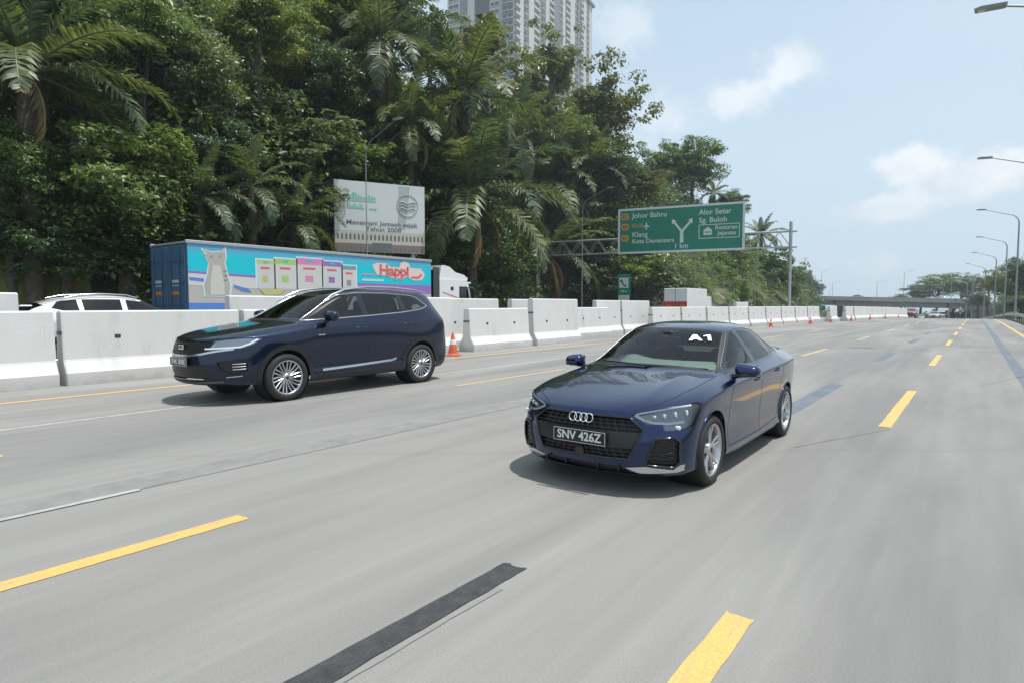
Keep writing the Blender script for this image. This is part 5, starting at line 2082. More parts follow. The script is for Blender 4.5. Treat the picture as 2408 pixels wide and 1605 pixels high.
def suv_shell(root, body_mat, levels=3, roof_glass=True, cladding=True, detail=True, glass_mat=None, rows=None, frame_mat=None):
    glass_mat = glass_mat or M_SIDEGLASS
    B = CarBody(rows or SUV_ROWS, suv_wall, SUV_CR, levels)
    FA, RA, AZ = 1.15, 4.07, .375
    for s in (1, -1):
        for ya in (FA, RA):
            B.cut(circle_poly(ya, AZ + .015, .415, 26), 'x', lambda c, s=s: c.x * s > .5 and c.z < .95).free()
    ws = B.cut(SUV_WS, 'y', lambda c: 1.15 < c.y < 2.21 + .42 * c.x * c.x and c.z > 1.2)
    if detail:
        wi = [(x * .93, z + (.03 if z < 1.4 else -.02)) for x, z in SUV_WS]
        wg = B.cut(wi, 'y', lambda c: True, bm=ws)
        B.finish(ws, 'windscreen_frame', M_BLACK, root)
        B.finish(wg, 'windscreen', M_WS, root)
    else:
        B.finish(ws, 'windscreen', glass_mat, root)
    rw = B.cut([(-.66, 1.40), (.66, 1.40), (.56, 1.665), (.3, 1.69), (-.3, 1.69), (-.56, 1.665)], 'y', lambda c: c.y > 4.4 and c.z > 1.35)
    B.finish(rw, 'rear_window', glass_mat, root)
    for s in (1, -1):
        f = B.cut(SUV_DLO, 'x', lambda c, s=s: c.x * s > .4 and c.z > 1.2)
        if detail:
            for g_, nm in SUV_GL:
                gb = B.cut(g_, 'x', lambda c: True, bm=f)
                B.finish(gb, nm, glass_mat, root)
            B.finish(f, 'window_frame', frame_mat or M_GLOSSBLACK, root)
        else:
            B.finish(f, 'side_windows', glass_mat, root)
    if roof_glass:
        rg = B.cut([(-.54, 2.31), (-.3, 2.26), (.3, 2.26), (.54, 2.31), (.53, 3.5), (-.53, 3.5)], 'z', lambda c: c.z > 1.6)
        B.finish(rg, 'roof_glass', M_GLOSSBLACK, root)
    if cladding:
        for s in (1, -1):
            for ya in (FA, RA):
                ring = circle_poly(ya, AZ + .015, .492, 26)
                cb = B.cut(ring, 'x', lambda c, s=s: c.x * s > .6 and c.z < .98)
                B.finish(cb, 'wheel_arch_trim', M_BLACK, root, push=.006)
            cb = B.cut([(1.45, .26), (3.78, .26), (3.78, .40), (1.45, .385)], 'x', lambda c, s=s: c.x * s > .6)
            B.finish(cb, 'sill_trim', M_BLACK, root, push=.008)
    part('underbody_light_block', M_BLACK, root, lambda m: [m.box((0, 2.55, .40), (1.10, 3.9, .16)), m.box((0, 2.6, .45), (1.74, 2.0, .20))])  # unseen dark boxes added to block light below the open shell
    for s in (1, -1):
        for ya in (FA, RA):
            part('wheel_well', M_BLACK, root, lambda m, s=s, ya=ya: [m.lathe([(.417, s * .62), (.417, s * .93)], 26, 'x', (0, ya, AZ + .015)), m.lathe([(.0, s * .62), (.417, s * .62)], 26, 'x', (0, ya, AZ + .015))])
    return B


def suv_wheels(root, style='multi'):
    for s in (1, -1):
        for ya in (1.15, 4.07):
            make_wheel(root, .372, .268, .245, style, None, (s * .85, ya, .372), s < 0, (.35 if ya < 2 else .62) * s)


def build_suv():
    root = empty('suv_car', (-9.92, 4.58, 0.0), 0.0, 1.038)
    tag(root, 'very dark navy sport utility car with chrome window surround beside the white barriers', 'car')
    navy = paint('midnight_paint', (0.006, 0.014, 0.044), .85, .28)
    B = suv_shell(root, navy)
    front = lambda c: c.y < .9
    GR = [(-.60, .962), (.60, .962), (.52, .80), (.30, .755), (-.30, .755), (-.52, .80)]
    g2 = B.finish(B.cut(GR, 'y', front), 'grille', M_BLACK, root, push=-.02)
    sl = MB()
    for z in (.79, .825, .86, .895, .93):
        L = B.on([(-.55, z), (.55, z)], 'y', 1, -.006, .05)
        sl.tube([p for p, n in L], .006, 5)
    sl.build('slat', M_GLOSSBLACK, g2)
    ch = MB()
    for s in (1,):
        L = B.on([(-.80, .850), (-.62, .815), (-.45, .775), (-.25, .748), (0, .742), (.25, .748), (.45, .775), (.62, .815), (.80, .850)], 'y', 1, .006, .04)
        B.ribbon(ch, L, .030)
    ch.build('grille_trim', M_CHROME, root)
    em = MB()
    Lp = B.on([(0, .865), (.001, .865)], 'y', 1, .012, .01)
    p = Lp[0][0]
    em.box((p.x, p.y, p.z), (.15, .012, .075), bev=.02)
    eo = em.build('emblem', M_CHROME, root)
    text_obj('lettering', 'GAC', .055, M_DARKMETAL, eo, (p.x, p.y - .008, p.z), (1, 0, 0), (0, 0, 1), bold=.02)
    for s in (1, -1):
        HL = [(.555, .968), (.70, .992), (.86, 1.012), (.935, 1.000), (.912, .915), (.860, .862), (.60, .842), (.50, .842)]
        lb = B.cut(HL if s > 0 else mirror_poly(HL), 'y', lambda c, s=s: c.y < .95 and c.x * s > 0)
        hs = lb.copy()
        lens = B.finish(lb, 'headlamp', M_LENS, root)
        B.finish(hs, 'housing', pbr('suv_lamp_housing', (.45, .46, .48), .25, metal=.7), lens, push=-.02)
        dm = MB()
        L = B.on([(x * s, z) for x, z in [(.49, .852), (.60, .856), (.84, .876), (.890, .92), (.918, .985)]], 'y', 1, .004, .03)
        B.ribbon(dm, L, .024)
        dm.build('light_strip', M_LAMPWHITE, lens)
        # corner intake with fins, blue blade
        FG = [(.66, .66), (.86, .70), (.895, .66), (.895, .52), (.80, .47), (.70, .56)]
        fo = B.finish(B.cut(FG if s > 0 else mirror_poly(FG), 'y', lambda c, s=s: c.y < .9 and c.x * s > 0), 'corner_vent', M_BLACK, root, push=-.02)
        fm = MB()
        for z in (.545, .585, .625):
            fm.tube([q for q, n in B.on([(.80 * s, z), (.885 * s, z + .006)], 'y', 1, -.004, .02)], .009, 5)
        fm.build('fin', M_CHROME, fo)
        bm_ = MB()
        L = B.on([(x * s, z) for x, z in [(.74, .435), (.86, .45)]], 'y', 1, .006, .03)
        B.ribbon(bm_, L, .016)
        bm_.build('bumper_blade', M_CHROME, root)
    lo = B.cut([(-.52, .62), (.52, .62), (.60, .40), (-.60, .40)], 'y', front)
    B.finish(lo, 'lower_grille', M_BLACK, root, push=-.02)
    skl = MB()
    L = B.on([(-.70, .372), (-.4, .355), (0, .35), (.4, .355), (.70, .372)], 'y', 1, .01, .05)
    B.ribbon(skl, L, .05)
    skl.build('skid_plate', pbr('skid_grey', (.12, .12, .125), .4, metal=.5), root)
    Lp = B.on([(0, .655), (.001, .655)], 'y', 1, .014, .01)
    p = Lp[0][0]
    pl = part('number_plate', pbr('plate_black', (.012, .012, .013), .35), root, lambda m: m.box((0, p.y, .655), (.52, .014, .125), bev=.004))
    M_PW = pbr('plate_white', (.72, .72, .70), .5)
    bd = MB()
    for (c, sz) in (((0, p.y - .008, .713), (.51, .002, .005)), ((0, p.y - .008, .597), (.51, .002, .005)), ((-.253, p.y - .008, .655), (.005, .002, .112)), ((.253, p.y - .008, .655), (.005, .002, .112))):
        bd.box(c, sz)
    bd.build('border', M_PW, pl)
    text_obj('lettering', 'SNK 808E', .105, M_PW, pl, (0, p.y - .009, .654), (1, 0, 0), (0, 0, 1), bold=.02)
    for s in (1, -1):
        c2 = MB()
        L = B.on(SUV_DLO, 'x', s, .003, .04, True)
        c2.tube([q for q, n in L], .013, 6, caps=False)
        c2.build('window_trim', pbr('suv_window_chrome', (.48, .49, .50), .32, metal=1.0), root)
        rr = MB()
        pts = [(s * .695, 2.02, 1.545), (s * .668, 2.22, 1.665), (s * .655, 2.5, 1.765), (s * .648, 3.0, 1.825), (s * .64, 3.6, 1.828), (s * .635, 4.2, 1.79), (s * .63, 4.5, 1.735)]
        rr.tube(pts, [.010, .018, .020, .020, .020, .020, .012], 8)
        rr.build('roof_rail', M_CHROME, root)
        st = MB()
        L = B.on([(1.80, .437), (2.4, .455), (3.30, .492), (3.42, .520)], 'x', s, .016, .05)
        B.ribbon(st, L, .038)
        st.build('door_strip', M_CHROME, root)
        for yc, z in ((2.60, 1.105), (3.72, 1.150)):
            hm = MB()
            L = B.on([(yc - .12, z - .005), (yc + .12, z + .006)], 'x', s, .0, .02)
            hm.tube([q + n * (.03 * min(1, 4 * k / (len(L) - 1), 4 * (1 - k / (len(L) - 1)))) for k, (q, n) in enumerate(L)], .013, 8)
            hm.build('door_handle', navy, root)

        def shell(m, s=s):
            V, F = [], []
            n, k = 14, 6
            for a in range(k + 1):
                u = a / k
                e = 1 if 0 < a < k else .6
                for q in range(n):
                    th = 2 * PI * q / n
                    y = math.cos(th) * .12 * e * (1 - .2 * u)
                    V.append((s * (.955 + .24 * u), 1.92 + y * (.55 if y > 0 else 1) + .02 * u, 1.315 + math.sin(th) * .095 * e * (1 - .2 * u)))
            for a in range(k):
                for q in range(n):
                    F.append((a * n + q, a * n + (q + 1) % n, (a + 1) * n + (q + 1) % n, (a + 1) * n + q))
            F.append(tuple(range(n)))
            F.append(tuple(k * n + q for q in range(n)))
            m.add(V, F, True)
        mi = part('door_mirror', navy, root, shell)
        part('mirror_stalk', M_BLACK, mi, lambda m, s=s: m.tube([(s * .90, 1.89, 1.20), (s * .97, 1.91, 1.24), (s * 1.03, 1.92, 1.28)], .035, 8))
        part('fender_badge', M_CHROME, root, lambda m, s=s: m.box((s * .985, 1.78, 1.01), (.008, .13, .022), bev=.003))
        tl = B.cut([(s * .50, 1.10), (s * .88, 1.10), (s * .92, 1.19), (s * .5, 1.19)], 'y', lambda c, s=s: c.y > 4.4 and c.x * s > 0)
        B.finish(tl, 'tail_lamp', M_REDLENS, root)
    sm = MB()
    for s in (1, -1):
        B.seam(sm, [(1.60, .42), (1.57, .7), (1.60, 1.0), (1.66, 1.20)], 'x', s, .007)
        B.seam(sm, [(2.78, .42), (2.79, .9), (2.78, 1.30)], 'x', s, .007)
        B.seam(sm, [(3.66, .46), (3.80, .90), (3.90, 1.1), (3.88, 1.37)], 'x', s, .007)
        B.seam(sm, [(1.60, .42), (3.64, .44)], 'x', s, .007)
        B.seam(sm, [(.50 * s, .24), (.72 * s, .45), (.82 * s, .8), (.835 * s, 1.3), (.83 * s, 1.52)], 'z', 1, .007)
    tag(sm.build('panel_gap', M_SEAM, root), kind='stuff')
    B.finish(B.bm, 'body', navy, root)
    suv_wheels(root)
    # cabin
    part('dashboard', M_CABIN, root, lambda m: m.box((0, 1.86, 1.15), (1.45, .5, .22), bev=.08))
    stw = MB()
    pts = []
    for q in range(21):
        a = 2 * PI * q / 20
        u, v = .19 * math.cos(a), .19 * math.sin(a)
        pts.append((-.40 + u, 2.26 - v * .42, 1.20 + v * .88))
    stw.tube(pts, .016, 6, caps=False)
    stw.tube([(-.40, 2.24, 1.2), (-.4, 2.0, 1.12)], .03, 6)
    stw.build('steering_wheel', M_BLACK, root)
    for x in (-.4, .4):
        se = part('front_seat', M_CABIN, root, lambda m, x=x: [m.box((x, 2.7, .75), (.52, .55, .18), bev=.06), m.box((x, 2.98, 1.08), (.50, .16, .62), bev=.07)])
        part('headrest', M_CABIN, se, lambda m, x=x: m.box((x, 3.02, 1.48), (.28, .11, .18), bev=.04))
    part('rear_seat', M_CABIN, root, lambda m: [m.box((0, 3.75, 1.05), (1.4, .18, .6), bev=.07)])
    part('cabin_floor', M_CABIN, root, lambda m: m.box((0, 3.0, .6), (1.7, 2.9, .05)))
    return root


SUV = build_suv()

# ================================================================== barriers and cones
ORD = ['first', 'second', 'third', 'fourth', 'fifth', 'sixth', 'seventh', 'eighth', 'ninth', 'tenth', 'eleventh', 'twelfth', 'thirteenth', 'fourteenth', 'fifteenth', 'sixteenth', 'seventeenth', 'eighteenth', 'nineteenth', 'twentieth']


def white_concrete():
    m = bpy.data.materials.new('white_painted_concrete')
    m.use_nodes = True
    nt = m.node_tree
    b = nt.nodes['Principled BSDF']
    tc = nd(nt, 'ShaderNodeTexCoord')
    oi = nd(nt, 'ShaderNodeObjectInfo')
    n1 = nd(nt, 'ShaderNodeTexNoise', in_Scale=1.3, in_Detail=7.0, in_Roughness=.65)
    ad = nd(nt, 'ShaderNodeVectorMath', operation='ADD')
    nt.links.new(tc.outputs['Object'], ad.inputs[0])
    nt.links.new(oi.outputs['Location'], ad.inputs[1])
    mp = nd(nt, 'ShaderNodeMapping')
    mp.inputs['Scale'].default_value = (1, 1, .35)
    nt.links.new(ad.outputs[0], mp.inputs[0])
    nt.links.new(mp.outputs[0], n1.inputs['Vector'])
    r = ramp(nt, [(.22, (.46, .45, .425)), (.42, (.60, .595, .575)), (.8, (.655, .65, .635))])
    nt.links.new(n1.outputs['Fac'], r.inputs['Fac'])
    # road splash along the foot
    sp = nd(nt, 'ShaderNodeSeparateXYZ')
    nt.links.new(tc.outputs['Object'], sp.inputs[0])
    d = nd(nt, 'ShaderNodeMapRange')
    nt.links.new(sp.outputs[2], d.inputs['Value'])
    d.inputs['From Min'].default_value = .28
    d.inputs['From Max'].default_value = .0
    n2 = nd(nt, 'ShaderNodeTexNoise', in_Scale=4.0, in_Detail=5.0)
    nt.links.new(ad.outputs[0], n2.inputs['Vector'])
    f = vmath(nt, 'MULTIPLY', d.outputs['Result'], vmath(nt, 'MULTIPLY', n2.outputs['Fac'], 1.1))
    col = mixc(nt, f, r.outputs['Color'], (.33, .31, .27))
    mp3 = nd(nt, 'ShaderNodeMapping')
    mp3.inputs['Scale'].default_value = (1, .55, 7)
    nt.links.new(ad.outputs[0], mp3.inputs[0])
    n4 = nd(nt, 'ShaderNodeTexNoise', in_Scale=1.5, in_Detail=6.0, in_Roughness=.7)
    nt.links.new(mp3.outputs[0], n4.inputs['Vector'])
    sc_ = ramp(nt, [(.66, 0.0), (.74, 1.0)])
    nt.links.new(n4.outputs['Fac'], sc_.inputs['Fac'])
    col = mixc(nt, vmath(nt, 'MULTIPLY', sc_.outputs['Color'], .38), col, (.16, .155, .15))
    mp4 = nd(nt, 'ShaderNodeMapping')
    mp4.inputs['Scale'].default_value = (1, 9, .5)
    nt.links.new(ad.outputs[0], mp4.inputs[0])
    n5 = nd(nt, 'ShaderNodeTexNoise', in_Scale=1.2, in_Detail=5.0, in_Roughness=.6)
    nt.links.new(mp4.outputs[0], n5.inputs['Vector'])
    rs_ = ramp(nt, [(.62, 0.0), (.78, 1.0)])
    nt.links.new(n5.outputs['Fac'], rs_.inputs['Fac'])
    col = mixc(nt, vmath(nt, 'MULTIPLY', rs_.outputs['Color'], .35), col, (.30, .25, .20))
    nt.links.new(col, b.inputs['Base Color'])
    b.inputs['Roughness'].default_value = .8
    bp = nd(nt, 'ShaderNodeBump', in_Strength=.25, in_Distance=.02)
    n3 = nd(nt, 'ShaderNodeTexNoise', in_Scale=40.0, in_Detail=4.0)
    nt.links.new(tc.outputs['Object'], n3.inputs['Vector'])
    nt.links.new(n3.outputs['Fac'], bp.inputs['Height'])
    nt.links.new(bp.outputs[0], b.inputs['Normal'])
    return m


M_BARRIER = white_concrete()
M_BLOCKDARK = pbr('steel_connector', (.20, .195, .185), .6, metal=.5)
BMESH = {}


def barrier_data(kind, L):
    key = (kind, L)
    if key in BMESH:
        return BMESH[key]
    H = 1.44 if kind == 'low' else 1.80
    k = H / 1.44
    prof = [(.335, 0), (.335, .24), (.315, .265), (.195, .46), (.180, .50), (.118, H - .03), (.09, H), (-.09, H), (-.118, H - .03), (-.180, .50), (-.195, .46), (-.315, .265), (-.335, .24), (-.335, 0)]
    n = len(prof)
    mb = MB()
    c = .025
    V = []
    for (y, sc) in ((0, .94), (c, 1.0), (L - c, 1.0), (L, .94)):
        V += [(x * (1 if sc == 1 else .93), y, z if sc == 1 or z == 0 else z - .012) for x, z in prof]
    F = [(s * n + q, s * n + (q + 1) % n, (s + 1) * n + (q + 1) % n, (s + 1) * n + q) for s in range(3) for q in range(n)]
    F += [tuple(range(n)), tuple(3 * n + q for q in range(n - 1, -1, -1))]
    mb.add(V, F)
    ob = mb.build('barrier_body', M_BARRIER)
    me = ob.data
    bpy.data.objects.remove(ob)
    m2 = MB()
    for yy in (-.012, L - .10):
        m2.box((0, yy + .055, H * .70), (.275, .10, .085), bev=.01)
    o2 = m2.build('connector', M_BLOCKDARK)
    me2 = o2.data
    bpy.data.objects.remove(o2)
    BMESH[key] = (me, me2)
    return BMESH[key]


def barrier(X, Y, kind, L, label, rz=0.0):
    me, me2 = barrier_data(kind, L)
    root = link('concrete_barrier', me)
    root.location = (X + road_dx(Y), Y, road_z(Y))
    root.rotation_euler = (-(road_z(Y + 3) - road_z(Y)) / 3 * -1, 0, rz)
    tag(root, label, 'barrier', 'white concrete median barriers')
    c = link('connector', me2, None, root)
    if Y < 64:
        if 'slot' not in BMESH:
            sb = MB()
            sb.box((0, 0, 0), (.03, .11, .075), bev=.008)
            so = sb.build('lifting_slot', pbr('slot_dark', (.05, .048, .045), .9))
            BMESH['slot'] = so.data
            bpy.data.objects.remove(so)
        for fy in (.27, .73):
            q = link('lifting_slot', BMESH['slot'], None, root)
            q.location = (.148 if kind == 'low' else .156, L * fy, .92)
    return root


barrier(-14.25, .55, 'low', 3.6, 'low white barrier nearest the left edge of the picture')
barrier(-14.30, 4.28, 'low', 3.6, 'low white barrier behind the front of the dark navy car, second from the left')
barrier(-14.25, 8.0, 'low', 3.6, 'low white barrier hidden behind the middle of the dark navy car')
barrier(-15.55, .35, 'tall', 3.6, 'tall white barrier top showing above the low ones at the left edge')
barrier(-15.55, 8.35, 'tall', 3.6, 'tall white barrier top showing above the navy car windscreen')
barrier(-14.25, 11.75, 'tall', 3.6, 'tall white barrier just behind the rear of the navy car')
barrier(-15.5, 15.9, 'tall', 3.6, 'tall white barrier in the back row behind the nearest orange cone')
barrier(-13.68, 15.6, 'low', 3.5, 'low white barrier standing forward, first right of the nearest cone', .02)
barrier(-15.5, 20.4, 'tall', 3.5, 'tall white barrier in the back row, its left end peeping past the forward tall one')
barrier(-13.78, 19.45, 'tall', 3.5, 'tall white barrier standing forward, second right of the nearest cone', .03)
barrier(-15.15, 24.6, 'low', 3.5, 'low white barrier set back between two tall ones')
barrier(-15.5, 27.5, 'tall', 2.6, 'short tall white barrier left of the blue car roof')
barrier(-15.5, 30.3, 'tall', 3.5, 'tall white barrier ending just left of the box lorry')
XB = -14.5
for k in range(9):
    Y = 32.0 + 3.62 * k
    barrier(XB + .26 * k, Y, 'low', 3.5, 'low white barrier, %s of the straight run behind the blue car, from the left' % ORD[k], -.06)
barrier(-15.5, 50.2, 'tall', 3.2, 'tall white barrier top showing alone above the straight run')
barrier(-12.3, 62.6, 'low', 1.9, 'barrier with its bell-shaped end facing us, first of three', -.08)
barrier(-11.3, 65.0, 'low', 2.4, 'barrier with its bell-shaped end facing us, second of three', -.08)
barrier(-10.5, 68.4, 'low', 3.4, 'barrier with its bell-shaped end facing us, third of three', -.05)
for k in range(12):
    Y = 72.0 + 3.7 * k
    barrier(-10.25 + .10 * k, Y, 'low', 3.5, 'far low white barrier, %s of the last row before the red car' % ORD[k], -.03)

M_CONE = pbr('cone_orange', (.52, .085, .03), .55, noise=.15, nscale=8)
M_CONEW = pbr('cone_white_band', (.75, .74, .72), .5)
_cone = None


def cone(X, Y, label, s=.8):
    global _cone
    if _cone is None:
        root = part('traffic_cone', M_CONE, None, lambda m: [m.lathe([(.20, .035), (.175, .05), (.155, .12), (.036, .72), (.022, .735), (0, .735)], 20, 'z'), m.box((0, 0, .018), (.44, .44, .036), bev=.01)])
        part('white_band', M_CONEW, root, lambda m: [m.lathe([(.1105, .36), (.1108, .362), (.0815, .515), (.0812, .516)], 20, 'z')])
        _cone = root
    else:
        root = copy_tree(_cone)
    root.location = (X + road_dx(Y), Y, road_z(Y) + .002)
    root.scale = (s, s, s)
    root.rotation_euler = (0, 0, X * 3)
    return tag(root, label, 'traffic cone', 'orange cones along the barriers')


cone(-12.92, 14.1, 'orange traffic cone nearest to us, beside the rear of the navy car', .95)
for k, (X, Y) in enumerate(((-11.75, 46.3), (-11.0, 55.6), (-10.4, 61.0), (-9.8, 68.0), (-9.4, 78.0), (-9.2, 90), (-9.0, 104))):
    cone(X, Y, 'small orange cone at the foot of the barriers, %s beyond the blue car roof' % ORD[k])


# ================================================================== lamp posts
M_POLE = pbr('lamp_post_grey', (.30, .315, .325), .5, metal=.5, noise=.1, nscale=2)
M_LAMPHEAD = pbr('lamp_head', (.22, .22, .215), .5)


def lamp_post(X, Y, gz, H, reach, label, side=-1, group='street lamps along the right edge', sc=1.0, rz=0.0):
    root = empty('street_lamp', (X, Y, gz), rz)
    hs = 1.0 if sc >= 1 else .6
    tag(root, label, 'street lamp', group)

    def pole(m):
        pts = [(0, 0, -.2), (0, 0, H * .45), (0, 0, H * .86)]
        rs = [.105 * sc, .085 * sc, .062 * sc]
        for k in range(1, 8):
            a = PI / 2 * k / 7 * .93
            r = H * .085
            pts.append((side * (r - r * math.cos(a)), 0, H * .86 + r * math.sin(a)))
            rs.append((.060 - .002 * k) * sc)
        x1, z1 = pts[-1][0], pts[-1][2]
        pts.append((side * reach, 0, H))
        rs.append(.036 * sc)
        m.tube(pts, rs, 8)
    part('pole', M_POLE, root, pole)
    hd = part('lamp_head', M_LAMPHEAD, root, lambda m: m.prism([(side * (reach - .15), H + .05 * hs), (side * (reach + .55 * hs), H + .10 * hs), (side * (reach + .75 * hs), H + .06 * hs), (side * (reach + .72 * hs), H - .01), (side * (reach - .1), H - .05 * hs)], -.15 * hs, .15 * hs, 'xz'))
    part('lens', pbr('lamp_glass', (.5, .5, .47), .2), hd, lambda m: m.box((side * (reach + .38 * hs), 0, H - .003), (.55 * hs, .24 * hs, .04), bev=.01))
    part('base_plate', M_GALV, root, lambda m: m.box((0, 0, .03), (.4, .4, .06), bev=.01))
    return root


for k, (X, Y, top, lab) in enumerate(((3.3, 27, 11.6, 'street lamp whose head alone hangs in at the top right corner'), (3.35, 56, 12.0, 'street lamp whose arm alone enters at the right edge, halfway up the sky'), (3.25, 86, 12.0, 'tallest complete street lamp near the right edge'), (3.15, 116, 11.65, 'second complete street lamp from the right edge'), (2.5, 146, 11.4, 'third complete street lamp from the right edge'), (1.15, 176, 10.95, 'fourth complete street lamp from the right edge'), (-1.2, 206, 10.2, 'fifth complete street lamp from the right edge'), (-4.0, 228, 8.9, 'sixth complete street lamp, standing before the bridge end'))):
    if k == 7:
        X, Y = -2.6, 222
    gz = road_z(Y)
    lamp_post(X, Y, gz, top - gz, 3.0, lab, -1, sc=1.0 + .004 * max(0, Y - 60))
# slender lamps of the opposite road, in front of the hill
for (px, py_top, py_b, X, lab, arm) in ((859, 300, 690, -24.6, 'slender lamp post crossing in front of the billboard', 1), (1370, 450, 700, -24.6, 'slender lamp post left of the green phone sign', 1), (1636, 590, 690, -24.6, 'slender lamp post in front of the rock face, under the road sign', 1), (1778, 600, 715, -24.6, 'slender curved lamp post between the rock face and the gantry post', 1), (1858, 610, 715, -24.6, 'slender lamp post just right of the gantry post', 1)):
    d = ray_at(px, py_top)
    p = CAM + d * (X / d.x)
    lamp_post(X, p.y, road_z(p.y), max(p.z, 9.0) - road_z(p.y), 2.2, lab, arm, 'street lamps of the opposite road', .36, 0)
# lamps standing on and behind the overpass
for (px, pt, Y, side, lab) in ((1932, 634, 240, 1, 'thin lamp on the overpass, first from its left end'), (1958, 662, 262, 1, 'thin curved lamp behind the overpass, second from its left end'), (2063, 661, 238, 1, 'thin straight lamp mast on the overpass, left of its middle'), (2127, 636, 238, 1, 'thin tall lamp mast in the middle of the overpass'), (2238, 658, 240, 1, 'thin lamp mast on the overpass before the round trees'), (2219, 676, 262, -1, 'thin curved lamp in front of the round trees behind the overpass'), (1950, 680, 290, 1, 'faintest thin curved lamp at the overpass left end')):
    p, t = at_Y(px, pt, Y)
    lamp_post(p.x, p.y, 3.0, p.z - 3.0, 2.4, lab, side, 'lamps on and behind the overpass', .9)


# ================================================================== sign gantry
def build_gantry():
    root = empty('sign_gantry', (-13.1, 57.4, road_z(57.4)))
    tag(root, 'steel sign gantry with a big green direction sign over the opposite road', 'road sign')
    th = math.atan2(2.7, 12.4)                       # turned a little towards us
    ux = Vector((math.cos(th), math.sin(th), 0))     # from the left end towards the post

    def W(s, up, fwd=0.0):                            # s: metres left of the post, up: height, fwd: towards us
        nn = Vector((ux.y, -ux.x, 0))
        return Vector((0, 0, up)) - ux * s + nn * fwd
    ang = th
    for s in (0, 23.6):
        for dy in (.28, -.28):
            part('post', M_GALV, root, lambda m, s=s, dy=dy: m.tube([W(s, -.2, dy), W(s, 8.7, dy)], .13, 10))
        part('brace', M_GALV, root, lambda m, s=s: [m.tube([W(s, z, .28 * sg), W(s, z + .55, -.28 * sg)], .04, 5) for z, sg in [(.6 * k + .3, 1 if k % 2 else -1) for k in range(13)]])
    chords = [(7.9, .32), (7.9, -.32), (6.55, .32), (6.55, -.32)]
    for z, dy in chords:
        part('chord', M_GALV, root, lambda m, z=z, dy=dy: m.tube([W(-.5, z, dy), W(23.9, z, dy)], .055, 8))
    n = 26
    for dy in (.32, -.32):
        for k in range(n):
            s0, s1 = 23.6 * k / n, 23.6 * (k + 1) / n
            za, zb = (7.9, 6.55) if k % 2 else (6.55, 7.9)
            part('lattice_bar', M_GALV, root, lambda m, s0=s0, s1=s1, za=za, zb=zb, dy=dy: m.tube([W(s0, za, dy), W(s1, zb, dy)], .024, 5, caps=False))
    # sign face
    M_GREEN = pbr('sign_green', (.000, .180, .120), .45, noise=.10, nscale=.6)
    M_SW = pbr('sign_white', (.58, .62, .60), .5)
    M_OR = pbr('sign_orange', (.60, .26, .05), .5)
    M_SD = pbr('sign_black', (.04, .03, .02), .5)
    s0, s1, z0, z1 = 3.72, 15.05, 6.42, 10.62
    nn = Vector((ux.y, -ux.x, 0))
    fd = .62

    def quad(m, sa, sb, za, zb, f0, f1):
        a = [W(sa, za, f0), W(sb, za, f0), W(sb, zb, f0), W(sa, zb, f0), W(sa, za, f1), W(sb, za, f1), W(sb, zb, f1), W(sa, zb, f1)]
        m.add(a, [(0, 3, 2, 1), (4, 5, 6, 7), (0, 1, 5, 4), (1, 2, 6, 5), (2, 3, 7, 6), (3, 0, 4, 7)])
    sg = part('sign_panel', M_GREEN, root, lambda m: quad(m, s0, s1, z0, z1, fd, fd - .12))
    b = .17
    bd = MB()
    for (sa, sb, za, zb) in ((s0 - .02, s1 + .02, z1 - b, z1 + .02), (s0 - .02, s1 + .02, z0 - .02, z0 + b), (s0 - .02, s0 + b, z0 + b, z1 - b), (s1 - b, s1 + .02, z0 + b, z1 - b)):
        quad(bd, sa, sb, za, zb, fd + .03, fd - .05)
    bd.build('border', M_SW, sg)

    def sp(u, v):                                      # u,v: 0..1 across the sign, from its top left
        return s1 - (s1 - s0) * u, z1 - (z1 - z0) * v

    def txt(t, u, v, size, mat=M_SW, squeeze=1.0, align='LEFT', name='lettering'):
        s_, z_ = sp(u, v)
        return text_obj(name, t, size, mat, sg, W(s_, z_, fd + .012), ux, (0, 0, 1), bold=.012, align=align, squeeze=squeeze)
    for t, u, v in (('E2', .058, .175), ('E6', .058, .40), ('E1', .058, .655)):
        s_, z_ = sp(u, v)
        hx, hz_ = .38, .30
        pl = part('route_shield', M_OR, sg, lambda m, s_=s_, z_=z_: m.add([W(s_ - a, z_ + c, fd + .010) for a, c in ((-.38, 0), (-.26, .30), (.26, .30), (.38, 0), (.26, -.30), (-.26, -.30))], [(0, 1, 2, 3, 4, 5)]))
        text_obj('lettering', t, .46, M_SD, sg, W(s_, z_, fd + .02), ux, (0, 0, 1), bold=.012)
    txt('Johor Bahru', .118, .165, .66)
    txt('KLIA', .118, .385, .52, M_OR)
    txt('Klang', .118, .585, .66)
    txt('Kota Damansara', .118, .735, .58)
    txt('1 km', .52, .875, .64, align='CENTER')
    txt('Alor Setar', .655, .175, .66)
    txt('Sg. Buloh', .655, .345, .66)
    # forked arrow
    ar = MB()

    def stroke(pts, w, dz=.012):
        P = [sp(u, v) for u, v in pts]
        for (a, c) in zip(P, P[1:]):
            d = Vector((c[0] - a[0], c[1] - a[1]))
            q = Vector((-d.y, d.x)).normalized() * w / 2
            ar.add([W(a[0] + q.x, a[1] + q.y, fd + dz), W(a[0] - q.x, a[1] - q.y, fd + dz), W(c[0] - q.x, c[1] - q.y, fd + dz), W(c[0] + q.x, c[1] + q.y, fd + dz)], [(0, 1, 2, 3)])
    stroke([(.523, .80), (.523, .52)], .30)
    stroke([(.523, .56), (.462, .35)], .20, .014)
    stroke([(.523, .56), (.592, .35)], .20, .016)
    for tip, l_, r_ in (((.444, .285), (.444, .40), (.478, .315)), ((.607, .285), (.572, .315), (.607, .40))):
        ar.add([W(*sp(*q), fd + .018) for q in (tip, l_, r_)], [(0, 1, 2)])
    ar.build('arrow', M_SW, sg)
